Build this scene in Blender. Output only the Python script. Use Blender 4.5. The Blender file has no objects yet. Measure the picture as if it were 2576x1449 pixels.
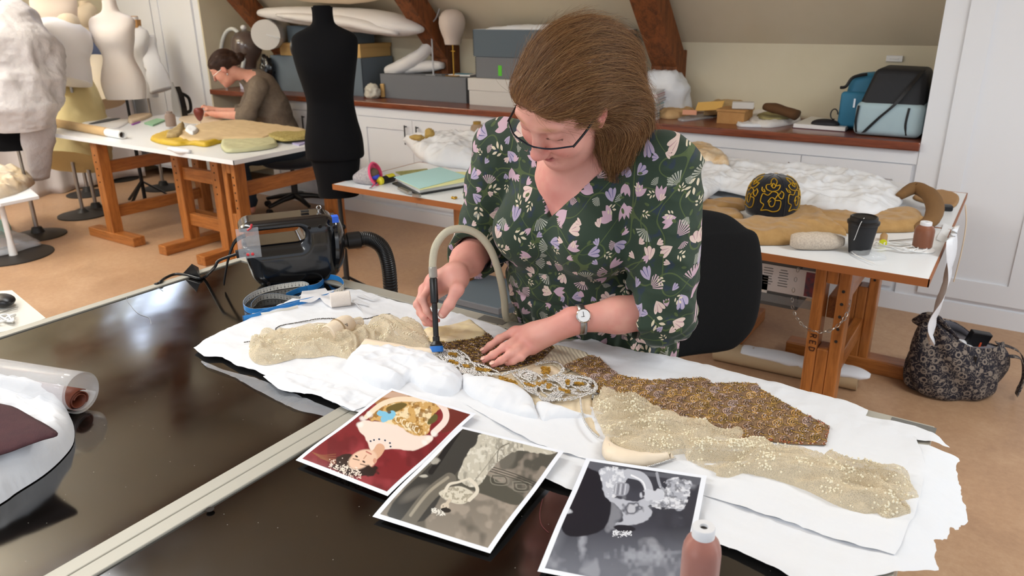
import bpy, math, random
import numpy as np
from mathutils import Vector, Matrix
rng = np.random.RandomState(7)
random.seed(7)
SC = bpy.context.scene
COL = SC.collection
# ------------------------------------------------------------------ camera, sky, light, exposure
FPX, PITCH, ROLL, YAW, H = 1900.0, math.radians(20.4), math.radians(-0.7), math.radians(34), 1.65
_F = np.array([0, math.cos(PITCH), -math.sin(PITCH)]); _R = np.array([1., 0, 0]); _U = np.array([0, math.sin(PITCH), math.cos(PITCH)])
_c, _s = math.cos(ROLL), math.sin(ROLL)
_R, _U = _c*_R + _s*_U, -_s*_R + _c*_U
_M = np.array([[math.cos(YAW), -math.sin(YAW), 0], [math.sin(YAW), math.cos(YAW), 0], [0, 0, 1]])
_R, _U, _F = _M@_R, _M@_U, _M@_F
CAMP = np.array([0, 0, H])
cam = bpy.data.cameras.new('camera'); camo = bpy.data.objects.new('camera', cam); COL.objects.link(camo)
camo.matrix_world = Matrix(((_R[0], _U[0], -_F[0], 0), (_R[1], _U[1], -_F[1], 0), (_R[2], _U[2], -_F[2], H), (0, 0, 0, 1)))
cam.sensor_width = 36; cam.lens = 36*FPX/2576; cam.clip_start = .05
cam.dof.use_dof = True; cam.dof.focus_distance = 1.62; cam.dof.aperture_fstop = 7.0
SC.camera = camo
SC.view_settings.view_transform = 'Standard'; SC.view_settings.look = 'None'; SC.view_settings.gamma = 1
SC.view_settings.use_curve_mapping = False; SC.view_settings.exposure = 0.08
world = bpy.data.worlds.new('world'); SC.world = world; world.use_nodes = True
wb = world.node_tree.nodes['Background']; wb.inputs[0].default_value = (.90, .96, 1.05, 1); wb.inputs[1].default_value = 0.86
def area(name, loc, size, power, rot=(0, 0, 0), col=(.95, .985, 1.0)):
    l = bpy.data.lights.new(name, 'AREA'); l.shape = 'RECTANGLE'; l.size, l.size_y = size; l.energy = power; l.color = col
    o = bpy.data.objects.new(name, l); COL.objects.link(o); o.location = loc; o.rotation_euler = rot
    return o
LAMPS = [(-6.9, 1.6, 48, 120), (-4.7, .6, 58, 110), (-2.4, 1.1, 24, 0), (-1.3, -.8, 42, 0), (1.3, 2.3, 52, 20)]  # unseen lamps, added and placed for the room light
for _x, _y, _p, _u in LAMPS:
    area('added_lamp_light', (_x, _y, 2.63), (1.5, .3), _p*.72)
    if _u: area('added_roof_uplight', (_x, _y, 2.76), (1.5, .3), _u, (math.pi, 0, 0))  # added upward light, brightens the roof mirrored in the black table
# ------------------------------------------------------------------ measuring helpers: photograph pixel -> point on a real plane
def ray(x, y): return (x-1288)*_R - (y-724.5)*_U + FPX*_F
def Z(x, y, z): d = ray(x, y); return CAMP + d*((z-H)/d[2])
def Y(x, y, yy): d = ray(x, y); return CAMP + d*(yy/d[1])
def X(x, y, xx): d = ray(x, y); return CAMP + d*(xx/d[0])
def DP(x, y, dist): return CAMP + ray(x, y)/FPX*dist
def at(x, y, p):
    n = np.array([_F[0], _F[1], 0]); d = ray(x, y); return CAMP + d*(n@(np.asarray(p)-CAMP)/(n@d))
# ------------------------------------------------------------------ colour and materials
def lin(c):
    if isinstance(c, str): c = [int(c[i:i+2], 16)/255 for i in (0, 2, 4)]
    elif max(c) > 1: c = [v/255 for v in c]
    return tuple(v/12.92 if v <= .04045 else ((v+.055)/1.055)**2.4 for v in c[:3])
class NT:
    def __init__(s, m): s.t = m.node_tree; s.n = s.t.nodes; s.l = s.t.links
    def add(s, typ, **kw):
        nd = s.n.new(typ)
        for k, v in kw.items():
            if k.startswith('i_'):
                k = k[2:]; k = int(k) if k.isdigit() else k.replace('_', ' ')
                s.put(nd.inputs[k], v)
            else: setattr(nd, k, v)
        return nd
    def put(s, inp, v):
        if isinstance(v, bpy.types.NodeSocket): s.l.new(v, inp)
        elif isinstance(v, bpy.types.Node): s.l.new(v.outputs[0], inp)
        else:
            if inp.type == 'RGBA' and len(v) == 3: v = (*v, 1)
            inp.default_value = v
    def m(s, op, a, b=0.0, c=None, clamp=False):
        nd = s.n.new('ShaderNodeMath'); nd.operation = op; nd.use_clamp = clamp
        s.put(nd.inputs[0], a); s.put(nd.inputs[1], b)
        if c is not None: s.put(nd.inputs[2], c)
        return nd.outputs[0]
    def mix(s, f, a, b):
        nd = s.n.new('ShaderNodeMix'); nd.data_type = 'RGBA'; s.put(nd.inputs[0], f); s.put(nd.inputs[6], a); s.put(nd.inputs[7], b); return nd.outputs[2]
    def ramp(s, f, stops):
        nd = s.n.new('ShaderNodeValToRGB'); s.put(nd.inputs[0], f); e = nd.color_ramp.elements
        while len(e) < len(stops): e.new(.5)
        for q, (p, c) in zip(e, stops): q.position = p; q.color = (*c, 1) if len(c) == 3 else c
        return nd.outputs[0]
    def noise(s, vec, scale, detail=3, rough=.5, dist=0):
        return s.add('ShaderNodeTexNoise', i_Vector=vec, i_Scale=scale, i_Detail=detail, i_Roughness=rough, i_Distortion=dist)
def mat(name, col, rough=.6, metal=0, col2=None, nscale=20, bump=0, bscale=200, spec=.5, stretch=None, sheen=0, trans=0, ior=1.45, alpha=1, attr=None, coat=0, sss=0, coord='Object', bdist=.002):
    m = bpy.data.materials.new(name); m.use_nodes = True; t = NT(m); b = t.n['Principled BSDF']
    c = lin(col) if col is not None else (1, 1, 1)
    b.inputs['Base Color'].default_value = (*c, 1); b.inputs['Roughness'].default_value = rough; b.inputs['Metallic'].default_value = metal
    b.inputs['Specular IOR Level'].default_value = spec; b.inputs['IOR'].default_value = ior
    if trans: b.inputs['Transmission Weight'].default_value = trans
    if alpha < 1: b.inputs['Alpha'].default_value = alpha
    if sheen: b.inputs['Sheen Weight'].default_value = sheen; b.inputs['Sheen Roughness'].default_value = .4
    if coat: b.inputs['Coat Weight'].default_value = coat; b.inputs['Coat Roughness'].default_value = .08
    if sss: b.inputs['Subsurface Weight'].default_value = sss; b.inputs['Subsurface Scale'].default_value = .01; b.inputs['Subsurface Radius'].default_value = (1, .35, .2)
    co = t.add('ShaderNodeTexCoord').outputs[coord]
    if stretch:
        mp = t.add('ShaderNodeMapping', i_Vector=co); mp.inputs['Scale'].default_value = stretch; co = mp.outputs[0]
    if attr:
        a = t.add('ShaderNodeAttribute', attribute_name=attr); base = a.outputs['Color']; t.l.new(base, b.inputs['Base Color'])
    elif col2 is not None:
        nz = t.noise(co, nscale, 4, .6); f = t.ramp(nz.outputs[0], [(.3, (0, 0, 0)), (.7, (1, 1, 1))])
        t.l.new(t.mix(f, c, lin(col2)), b.inputs['Base Color'])
    if bump:
        nz = t.noise(co, bscale, 3); bp = t.add('ShaderNodeBump', i_Height=nz.outputs[0], i_Strength=bump, i_Distance=bdist); t.l.new(bp.outputs[0], b.inputs['Normal'])
    return m
def emis(name, col, s):
    m = bpy.data.materials.new(name); m.use_nodes = True; b = m.node_tree.nodes['Principled BSDF']
    b.inputs['Emission Color'].default_value = (*lin(col), 1); b.inputs['Emission Strength'].default_value = s; return m
# ------------------------------------------------------------------ geometry builders: every builder returns (verts Nx3, faces list)
def T(g, loc=(0, 0, 0), rot=(0, 0, 0), sc=1):
    v, f = g; v = np.asarray(v, float)*sc
    M = np.array(Matrix.Rotation(rot[2], 3, 'Z')@Matrix.Rotation(rot[1], 3, 'Y')@Matrix.Rotation(rot[0], 3, 'X'))
    return v@M.T + np.asarray(loc), f
def join(*gs):
    V, F, n = [], [], 0
    for v, f in gs:
        v = np.asarray(v, float); V.append(v); F += [tuple(i+n for i in q) for q in f]; n += len(v)
    return np.vstack(V), F
def box(x0, x1, y0, y1, z0, z1):
    v = np.array([[x, y, z] for x in (x0, x1) for y in (y0, y1) for z in (z0, z1)], float)
    return v, [(0, 1, 3, 2), (4, 6, 7, 5), (0, 4, 5, 1), (2, 3, 7, 6), (0, 2, 6, 4), (1, 5, 7, 3)]
def cbox(c, s, rz=0, rot=None):
    g = box(-s[0]/2, s[0]/2, -s[1]/2, s[1]/2, -s[2]/2, s[2]/2); return T(g, c, rot or (0, 0, rz))
def beam(a, b, w, h, up=(0, 0, 1)):
    a, b = np.asarray(a, float), np.asarray(b, float); d = (b-a)/np.linalg.norm(b-a); up = np.asarray(up, float)
    s = np.cross(d, up); s /= np.linalg.norm(s); u = np.cross(s, d)
    v = [p + s*w/2*i + u*h/2*j for p in (a, b) for i, j in ((-1, -1), (1, -1), (1, 1), (-1, 1))]
    return np.array(v), [(3, 2, 1, 0), (4, 5, 6, 7), (0, 1, 5, 4), (1, 2, 6, 5), (2, 3, 7, 6), (3, 0, 4, 7)]
def lathe(prof, n=32, cap=True):
    prof = [(max(r, 1e-5), z) for r, z in prof]
    a = np.linspace(0, 2*math.pi, n, endpoint=False)
    V = np.array([[r*math.cos(t), r*math.sin(t), z] for r, z in prof for t in a]); F = []
    for i in range(len(prof)-1):
        for j in range(n): k = (j+1) % n; F.append((i*n+j, i*n+k, (i+1)*n+k, (i+1)*n+j))
    if cap: F += [tuple(range(n))[::-1], tuple((len(prof)-1)*n+j for j in range(n))]
    return V, F
def cyl(a, b, r, n=20, r2=None):
    return tube([a, b], [r, r if r2 is None else r2], n)
def catmull(P, n=8, closed=False):
    P = np.asarray(P, float); out = []
    m = len(P)
    for i in range(m if closed else m-1):
        if closed: p0, p1, p2, p3 = P[(i-1) % m], P[i], P[(i+1) % m], P[(i+2) % m]
        else: p0, p1, p2, p3 = P[max(i-1, 0)], P[i], P[i+1], P[min(i+2, m-1)]
        for k in range(n):
            t = k/n; out.append(.5*((2*p1)+(-p0+p2)*t+(2*p0-5*p1+4*p2-p3)*t*t+(-p0+3*p1-3*p2+p3)*t**3))
    if not closed: out.append(P[-1])
    return np.array(out)
def tube(P, r, n=10, closed=False, flat=1.0, up=None):
    P = np.asarray(P, float); m = len(P); r = np.broadcast_to(np.asarray(r, float), (m,))
    Tn = np.gradient(P, axis=0) if not closed else np.roll(P, -1, 0)-np.roll(P, 1, 0)
    Tn /= np.linalg.norm(Tn, axis=1)[:, None]+1e-12
    u = np.array([0, 0, 1.]) if up is None else np.asarray(up, float)
    if abs(Tn[0]@u) > .95: u = np.array([1., 0, 0])
    V = []
    for i in range(m):
        u = u-Tn[i]*(u@Tn[i]); u /= np.linalg.norm(u)+1e-12; s = np.cross(Tn[i], u)
        if up is not None: u = np.asarray(up, float); u = u-Tn[i]*(u@Tn[i]); u /= np.linalg.norm(u)+1e-12; s = np.cross(Tn[i], u)
        for j in range(n):
            a = 2*math.pi*j/n; V.append(P[i]+r[i]*(math.cos(a)*s+flat*math.sin(a)*u))
    F = []
    for i in range(m if closed else m-1):
        k = (i+1) % m
        for j in range(n): q = (j+1) % n; F.append((i*n+j, i*n+q, k*n+q, k*n+j))
    if not closed: F += [tuple(range(n))[::-1], tuple((m-1)*n+j for j in range(n))]
    return np.array(V), F
def ribbon(P, w, side, thick=.0008):
    P = np.asarray(P, float); side = np.asarray(side, float)
    side = np.broadcast_to(side, P.shape); side = side/np.linalg.norm(side, axis=1)[:, None]
    Tn = np.gradient(P, axis=0); Nn = np.cross(Tn, side); Nn /= np.linalg.norm(Nn, axis=1)[:, None]+1e-12
    V = []
    for i in range(len(P)):
        for a, b in ((-1, -1), (1, -1), (1, 1), (-1, 1)): V.append(P[i]+side[i]*w/2*a+Nn[i]*thick/2*b)
    F = []
    for i in range(len(P)-1):
        for j in range(4): q = (j+1) % 4; F.append((i*4+j, i*4+q, i*4+4+q, i*4+4+j))
    F += [(3, 2, 1, 0), tuple(len(V)-4+j for j in range(4))]
    return np.array(V), F
def uvs(c, r, n=16, m=10):
    g = lathe([(math.sin(math.pi*i/m), -math.cos(math.pi*i/m)) for i in range(m+1)], n, False); return g[0]*np.asarray(r)+np.asarray(c), g[1]
def prism(poly, z0, z1):
    n = len(poly); V = [(x, y, z0) for x, y in poly]+[(x, y, z1) for x, y in poly]
    return np.array(V, float), [tuple(range(n))[::-1], tuple(range(n, 2*n))]+[(i, (i+1) % n, n+(i+1) % n, n+i) for i in range(n)]
def obj(name, g, m=None, parent=None, smooth=None, bevel=0, seg=2, solid=0, sub=0, angle=35, attr=None, uv=None):
    v, f = g; me = bpy.data.meshes.new(name); v = np.asarray(v, float)
    origin = v.mean(0) if parent is None else None
    if parent is None:
        lo, hi = v.min(0), v.max(0); origin = np.array([(lo[0]+hi[0])/2, (lo[1]+hi[1])/2, lo[2]]); v = v-origin
    elif parent.get('_o') is not None: v = v-np.array(parent['_o'])
    me.from_pydata(v.tolist(), [], [tuple(int(i) for i in q) for q in f]) if len(f) < 60000 else fast_mesh(me, v, f)
    if m: me.materials.append(m)
    if attr is not None:
        for k, c in attr.items():
            a = me.color_attributes.new(k, 'FLOAT_COLOR', 'POINT'); c = np.asarray(c, np.float32)
            if c.shape[1] == 3: c = np.hstack([c, np.ones((len(c), 1), np.float32)])
            a.data.foreach_set('color', c.ravel())
    if uv is not None:
        ul = me.uv_layers.new(name='UVMap'); li = np.empty(len(me.loops), np.int32); me.loops.foreach_get('vertex_index', li)
        ul.data.foreach_set('uv', np.asarray(uv, np.float32)[li].ravel())
    o = bpy.data.objects.new(name, me); COL.objects.link(o)
    if smooth or smooth is None and len(f) > 40:
        me.polygons.foreach_set('use_smooth', [True]*len(me.polygons))
        if angle < 179: me.set_sharp_from_angle(angle=math.radians(angle))
    if bevel:
        b = o.modifiers.new('bevel', 'BEVEL'); b.width = bevel; b.segments = seg; b.limit_method = 'ANGLE'
    if solid: s = o.modifiers.new('solid', 'SOLIDIFY'); s.thickness = solid; s.offset = 0
    if sub: s = o.modifiers.new('sub', 'SUBSURF'); s.levels = s.render_levels = sub
    if parent is None:
        o.location = origin; o['_o'] = origin.tolist()
    else: o.parent = parent; o['_o'] = parent['_o']
    return o
def fast_mesh(me, v, f):
    f = np.asarray(f, np.int32); k = f.shape[1]
    me.vertices.add(len(v)); me.vertices.foreach_set('co', v.astype(np.float32).ravel())
    me.loops.add(f.size); me.loops.foreach_set('vertex_index', f.ravel())
    me.polygons.add(len(f)); me.polygons.foreach_set('loop_start', np.arange(0, f.size, k, dtype=np.int32))
    me.update(calc_edges=True)
def tag(o, label=None, cat=None, group=None, kind=None):
    if label: o['label'] = label
    if cat: o['category'] = cat
    if group: o['group'] = group
    if kind: o['kind'] = kind
    return o
def thing(name, loc, label, cat, group=None):
    o = bpy.data.objects.new(name, None); COL.objects.link(o); o.location = [float(q) for q in loc]; o.empty_display_size = .05
    o['_o'] = [float(q) for q in loc]
    return tag(o, label, cat, group)
def struct(name, g, m, **k): return tag(obj(name, g, m, **k), kind='structure')
def copy_thing(o, offset, rz=0, label=None, group=None):
    c = o.copy(); COL.objects.link(c); c.location = Vector(o.location)+Vector([float(q) for q in offset]); c.rotation_euler[2] += rz
    def kids(a, b):
        for ch in [q for q in bpy.data.objects if q.parent == a]:
            d = ch.copy(); COL.objects.link(d); d.parent = b; kids(ch, d)
    kids(o, c)
    if label: c['label'] = label
    if group: c['group'] = group
    return c
# ------------------------------------------------------------------ noise, cloth sheets
_P = np.random.RandomState(3).permutation(512).astype(np.int64)
def _h(*k):
    r = np.zeros_like(k[0])
    for q in k: r = _P[(r+q) & 511]
    return r/255.5-1
def vnoise(p):
    p = np.asarray(p, float); i = np.floor(p).astype(np.int64); f = p-i; w = f*f*f*(f*(f*6-15)+10); out = 0
    d = p.shape[-1]
    for c in range(2**d):
        bits = [(c >> k) & 1 for k in range(d)]; wt = 1
        for k in range(d): wt = wt*(w[..., k] if bits[k] else 1-w[..., k])
        out = out+wt*_h(*[i[..., k]+bits[k] for k in range(d)])
    return out
def fbm(p, oct=4, g=.5):
    s, a = 0, 1
    for _ in range(oct): s = s+a*vnoise(p); p = np.asarray(p)*2.03+11.7; a *= g
    return s
def ridge(p, oct=3, g=.5):
    s, a = 0, 1
    for _ in range(oct): s = s+a*(1-2*np.abs(vnoise(p))); p = np.asarray(p)*2.1+5.3; a *= g
    return s
def inpoly(p, poly):
    x, y = p[:, 0], p[:, 1]; r = np.zeros(len(p), bool); n = len(poly)
    for i in range(n):
        x0, y0 = poly[i]; x1, y1 = poly[(i+1) % n]
        if y0 == y1: continue
        r ^= ((y0 > y) != (y1 > y)) & (x < (x1-x0)*(y-y0)/(y1-y0)+x0)
    return r
def nearest(p, poly):
    best = np.full(len(p), 1e9); q = p.copy(); n = len(poly)
    for i in range(n):
        a, b = np.array(poly[i]), np.array(poly[(i+1) % n]); d = b-a; t = np.clip(((p-a)@d)/(d@d+1e-12), 0, 1); c = a+t[:, None]*d
        e = np.hypot(*(p-c).T); k = e < best; best[k] = e[k]; q[k] = c[k]
    return best, q
def sheet(poly, res, hf, smooth_edge=False):
    """flat outline (world x, y) filled with a grid; hf(xy, edge_distance) gives the height."""
    poly = [tuple(map(float, q[:2])) for q in poly]
    A = np.array(poly); lo, hi = A.min(0)-res, A.max(0)+res
    nx, ny = int((hi[0]-lo[0])/res)+2, int((hi[1]-lo[1])/res)+2
    gx, gy = np.meshgrid(lo[0]+np.arange(nx)*res, lo[1]+np.arange(ny)*res, indexing='ij'); P = np.stack([gx.ravel(), gy.ravel()], 1)
    cc = np.stack([(gx[:-1, :-1]+res/2).ravel(), (gy[:-1, :-1]+res/2).ravel()], 1); ins = inpoly(cc, poly)
    ii, jj = np.meshgrid(np.arange(nx-1), np.arange(ny-1), indexing='ij'); ii, jj = ii.ravel()[ins], jj.ravel()[ins]
    q = np.stack([ii*ny+jj, (ii+1)*ny+jj, (ii+1)*ny+jj+1, ii*ny+jj+1], 1)
    used, inv = np.unique(q, return_inverse=True); q = inv.reshape(q.shape); P = P[used]
    cnt = np.bincount(q.ravel(), minlength=len(P)); bd = cnt < 4
    e, c = nearest(P, poly); P[bd] = c[bd]; e[bd] = 0
    return np.hstack([P, np.asarray(hf(P, e)).reshape(-1, 1)]), q
def zpoly(px, z): return [Z(a, b, z)[:2] for a, b in px]
# ------------------------------------------------------------------ materials shared
M = {}
M['white_paint'] = mat('white_paint', 'e8eaee', .45, bump=.03, bscale=60)
M['wall_cream'] = mat('wall_cream', 'd9d0b8', .85, col2='d2c8ae', nscale=2, bump=.15, bscale=14, bdist=.01)
M['slope_cream'] = mat('slope_cream', 'cfc3ac', .9, col2='c8bba2', nscale=1.6, bump=.12, bscale=10, bdist=.01)
M['shadow'] = mat('hole_shade', '2a2420', .9)  # dark colour stands in for the shade inside small holes
def wood(name, a, b, rough=.4, scale=3, ax=(1, 12, 12), knots=True, coat=.2):
    m = mat(name, a, rough, coat=coat); t = NT(m); bs = t.n['Principled BSDF']
    co = t.add('ShaderNodeTexCoord').outputs['Object']; mp = t.add('ShaderNodeMapping', i_Vector=co); mp.inputs['Scale'].default_value = ax
    n1 = t.noise(mp.outputs[0], scale, 5, .6, .6); w = t.noise(mp.outputs[0], scale*5, 2, .5, .2)
    f = t.m('ADD', t.m('MULTIPLY', n1.outputs[0], .7), t.m('MULTIPLY', w.outputs[0], .3))
    c = t.ramp(f, [(.36, lin(b)), (.52, lin(a)), (.66, tuple(min(1, q*1.25) for q in lin(a)))])
    if knots:
        v = t.add('ShaderNodeTexVoronoi', i_Vector=co, i_Scale=2.2); k = t.m('SMOOTH_MIN', t.m('MULTIPLY', v.outputs['Distance'], 14), 1.0, .2, True)
        c = t.mix(k, lin('4a1f0c'), c)
    t.l.new(c, bs.inputs['Base Color']); bp = t.add('ShaderNodeBump', i_Height=f, i_Strength=.08); t.l.new(bp.outputs[0], bs.inputs['Normal'])
    return m
M['pine_v'] = wood('orange_pine_upright', 'a5652e', '884f1f', ax=(14, 14, 1.2))
M['pine_x'] = wood('orange_pine_long', 'a5652e', '884f1f', ax=(1.2, 14, 14))
M['pine_y'] = wood('orange_pine_cross', 'a5652e', '884f1f', ax=(14, 1.2, 14))
M['mahogany'] = wood('red_brown_worktop', '7d3d20', '5e2912', .35, ax=(1, 14, 14), knots=False, coat=.4)
M['oak'] = wood('dark_roof_timber', '7a4520', '4c2912', .7, ax=(8, 8, 1.5), coat=0)
M['oak_slope'] = wood('dark_rafter_timber', '5f3416', '3c1e0c', .7, ax=(8, 2, 2), coat=0)
M['edge'] = mat('brown_board_edge', '9a5a2c', .5)
M['laminate'] = mat('white_laminate', 'eceff2', .3, spec=.4)
M['steel'] = mat('brushed_steel', 'a9a6a2', .35, 1)
M['chrome'] = mat('chrome', 'd8d8d8', .12, 1)
M['black_plastic'] = mat('black_plastic', '151517', .35)
M['black_fabric'] = mat('black_fabric', '0a0a0d', .95, bump=.35, bscale=900, spec=.25)
M['charcoal_fabric'] = mat('charcoal_fabric', '26282e', .95, bump=.3, bscale=700, sheen=.2)
M['white_plastic'] = mat('white_plastic', 'ecebe9', .35)
M['dark_metal'] = mat('dark_metal', '3c3a38', .5, .6)
def floor_mat():
    m = mat('tan_linoleum', 'c29b71', .42); t = NT(m); b = t.n['Principled BSDF']; co = t.add('ShaderNodeTexCoord').outputs['Object']
    n1 = t.noise(co, 2.2, 5, .6, .8); n2 = t.noise(co, 45, 3, .7)
    f = t.m('ADD', t.m('MULTIPLY', n1.outputs[0], .6), t.m('MULTIPLY', n2.outputs[0], .4))
    t.l.new(t.ramp(f, [(.34, lin('a78365')), (.52, lin('b59171')), (.68, lin('c09e7e'))]), b.inputs['Base Color'])
    t.l.new(t.ramp(n1.outputs[0], [(.3, (.36,)*3), (.7, (.52,)*3)]), b.inputs['Roughness']); return m
M['floor'] = floor_mat()
struct('floor', box(-8.2, 2.2, -3.2, 5.4, -.1, 0), M['floor'])
WY, FY, WT = 5.2, 4.58, .95          # back knee wall, cupboard fronts, worktop height
struct('wall_back', box(-8.2, 2.2, WY, WY+.1, 0, 1.43), M['wall_cream'])
def grooved(name, x, y0, y1, step, m):
    gs = [box(x-.1, x, y0, y1, 0, 3.3)]
    g = [box(x-.002, x+.012, q+.004, min(q+step-.004, y1), 0, 3.29) for q in np.arange(y0, y1, step)]
    return join(*gs, *g)
struct('wall_left', box(-8.1, -8.0, -3.2, 5.15, 0, 3.4), mat('beige_wall', 'd3c8ac', .85, bump=.1, bscale=14))
# ceiling: slope over the cupboards, flat part above, with an added, unseen skylight opening in the slope
zc, ys = 3.3, WY-(3.3-1.41)
def slope_piece(x0, x1, t0, t1):
    a = np.array([[x0, WY-t0, 1.41+t0], [x1, WY-t0, 1.41+t0], [x1, WY-t1, 1.41+t1], [x0, WY-t1, 1.41+t1]]); up = np.array([0, .07, .07])
    v = np.vstack([a, a+up]); return v, [(0, 1, 2, 3), (7, 6, 5, 4), (0, 4, 5, 1), (1, 5, 6, 2), (2, 6, 7, 3), (3, 7, 4, 0)]
TT = zc-1.41; SX0, SX1, ST0, ST1 = -7.3, -6.5, 1.15, 1.75
struct('ceiling', join(slope_piece(-8.2, SX0, 0, TT), slope_piece(SX1, 2.2, 0, TT), slope_piece(SX0, SX1, 0, ST0), slope_piece(SX0, SX1, ST1, TT)), M['slope_cream'])
struct('ceiling_flat', box(-8.2, 2.2, -1.6, ys, zc, zc+.08), M['slope_cream'])
_w = struct('added_skylight', join(*[beam(*[np.array([x_, WY-t_, 1.41+t_-.01]) for x_, t_ in (p, q)], .05, .05) for p, q in (((SX0, ST0), (SX1, ST0)), ((SX1, ST0), (SX1, ST1)), ((SX1, ST1), (SX0, ST1)), ((SX0, ST1), (SX0, ST0)), (((SX0+SX1)/2, ST0), ((SX0+SX1)/2, ST1)))]), M['white_paint'])
# glowing panel added behind the skylight for a bluish streak in the table top
struct('sky_glow_panel', T(slope_piece(SX0-.3, SX1+.3, ST0-.3, ST1+.3), (0, .25, .25)), emis('daylight', 'cfe2ff', 7.0))
# timber trusses: wall post, rafter along the slope, collar on the flat ceiling
def truss(n, x, wd=.17):
    post = join(prism([(x-wd/2, WY-.17), (x+wd/2, WY-.17), (x+wd/2, WY), (x-wd/2, WY)], WT, 1.36))
    a, b = np.array([x, WY-.10, 1.30]), np.array([x, ys-.02, zc-.1+.02]); raf = beam(a, b, wd*.95, .15, (1, 0, 0))
    raf = beam(a, b, .16, wd*.95, (1, 0, 0))
    col = box(x-wd/2, x+wd/2, -1.6, ys, zc-.16, zc)
    br = beam((x, ys+.75, zc-.62), (x-1.1, ys-.35, zc-.1), .12, .12)
    br2 = beam((x, ys+.3, zc-.4), (x+1.0, ys-.5, zc-.1), .12, .12)
    struct('trim_%d' % n, join(post, raf, col, br, br2, T(lathe([(.022, -.01), (.022, .01), (.006, .014)], 12), (x+.0, WY-.18, 1.03), (math.pi/2, 0, 0))), M['oak'] if n % 2 else M['oak'], bevel=.006, smooth=False)
truss(1, -2.12, .19); truss(2, -4.08, .16); truss(3, -6.05, .16)
# strip lamps added out of view to light the room
for _x, _y, _p, _u in LAMPS:
    l = thing('added_strip_lamp', (_x, _y, 2.65), 'added white strip lamp, unseen, hanging under the roof beams', 'ceiling lamp', 'added strip lamps')
    obj('lamp_body', box(_x-.78, _x+.78, _y-.2, _y+.2, 2.65, 2.74), M['white_plastic'], l)
    for _s in (-.6, .6): obj('suspension_rod', cyl((_x+_s, _y, 2.74), (_x+_s, _y, 3.3), .008), M['steel'], l)
    obj('diffuser', box(_x-.76, _x+.76, _y-.18, _y+.18, 2.64, 2.65), emis('lamp_glow', 'fbfaf6', 2.0), l)
# ------------------------------------------------------------------ cupboards under the worktop
door_m = M['white_paint']
def door(x0, x1, z0, z1, parent, hx=None, rail=.085, panel=True, y=FY, hl=.15, hm=None, hz=None, vert=True, name='door'):
    g = [box(x0, x1, y-.02, y, z0, z0+rail), box(x0, x1, y-.02, y, z1-rail, z1), box(x0, x0+rail, y-.02, y, z0+rail, z1-rail), box(x1-rail, x1, y-.02, y, z0+rail, z1-rail), box(x0+rail-.001, x1-rail+.001, y-.009, y-.001, z0+rail-.001, z1-rail+.001)]
    d = obj(name, join(*g), door_m, parent, smooth=False)
    if hx is not None:
        zz = (z1-.19 if hz is None else hz)
        obj('door_handle', join(cyl((hx, y-.045, zz), (hx, y-.045, zz+hl), .0055, 10), cyl((hx, y-.045, zz+.012), (hx, y-.018, zz+.012), .005, 8), cyl((hx, y-.045, zz+hl-.012), (hx, y-.018, zz+hl-.012), .005, 8)), hm or M['chrome'], d)
    return d
xs_edges = [Y(a, b, FY)[0] for a, b in ((1195, 300), (2022, 360), (2284, 400))]
def unit(x0, x1, label, hmat, split=None):
    u = thing('base_cupboard', ((x0+x1)/2, FY, 0), label, 'cupboard', 'white base cupboards under the worktop')
    obj('carcass', join(box(x0, x1, FY, WY-.02, .1, WT-.045), box(x0, x1, FY-.012, FY, WT-.12, WT-.045)), M['white_paint'], u, smooth=False)
    mid = split or (x0+x1)/2
    door(x0+.02, mid-.002, .13, WT-.125, u, mid-.06, hm=hmat); door(mid+.002, x1-.02, .13, WT-.125, u, mid+.06, hm=hmat)
h1, h2 = M['dark_metal'], M['chrome']
xm = Y(1040, 300, FY)[0]; xe = xs_edges[0]; w1 = xe-xm; x2 = xs_edges[1]; x3 = -.442
xq = xe+(x2-w1*.95-xe)
unit(xm-w1, xe, 'white two-door base cupboard with dark bar handles behind the black dress form', h1, xm)
unit(xe, x2-(x3-x2), 'white two-door base cupboard behind the woman in the floral dress', h2)
unit(x2-(x3-x2), x3, 'white two-door base cupboard below the pale blue cool bag', h2, x2)
unit(xm-w1-1.15, xm-w1, 'white two-door base cupboard behind the seated woman and her chair', h1)
struct('baseboard_back', box(-6.4, 2.2, FY-.03, FY+.02, 0, .1), M['white_paint'])
tag(obj('worktop', box(-6.5, -.44, FY-.045, WY-.002, WT-.045, WT), M['mahogany'], bevel=.006, smooth=False), 'long red-brown wooden worktop running over the white base cupboards', 'worktop')
# tall cupboards at both ends of the recess
def tall(x0, x1, ntop, label, doors, side=None):
    u = thing('tall_cupboard', ((x0+x1)/2, FY, 0), label, 'cupboard')
    sl = FY-.02
    ztop = 1.41+(WY-sl)-.02
    v = np.array([[x, y, z] for x in (x0, x1) for y, z in ((sl, .1), (WY-.01, .1), (WY-.01, 1.40), (sl, ztop))])
    obj('carcass', (v, [(0, 1, 2, 3), (7, 6, 5, 4), (0, 4, 5, 1), (1, 5, 6, 2), (2, 6, 7, 3), (3, 7, 4, 0)]), M['white_paint'], u, smooth=False)
    for a, b in doors:
        d = door(a+.003, b-.003, .13, ztop-.05, u, None, rail=.11, y=sl)
    return u
tall(-.44, 1.6, 2, 'tall white panelled cupboard right of the worktop, behind the patterned bag', [(-.33, .20), (.205, .74), (.745, 1.3)])
tall(-7.99, -6.52, 2, 'tall white cupboard left of the worktop, behind the dress forms', [(-7.95, -7.25), (-7.24, -6.6)])
struct('wall_side', join(box(-6.519, -6.50, FY-.02, WY, .1, 2.0)), M['wall_cream'])
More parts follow.
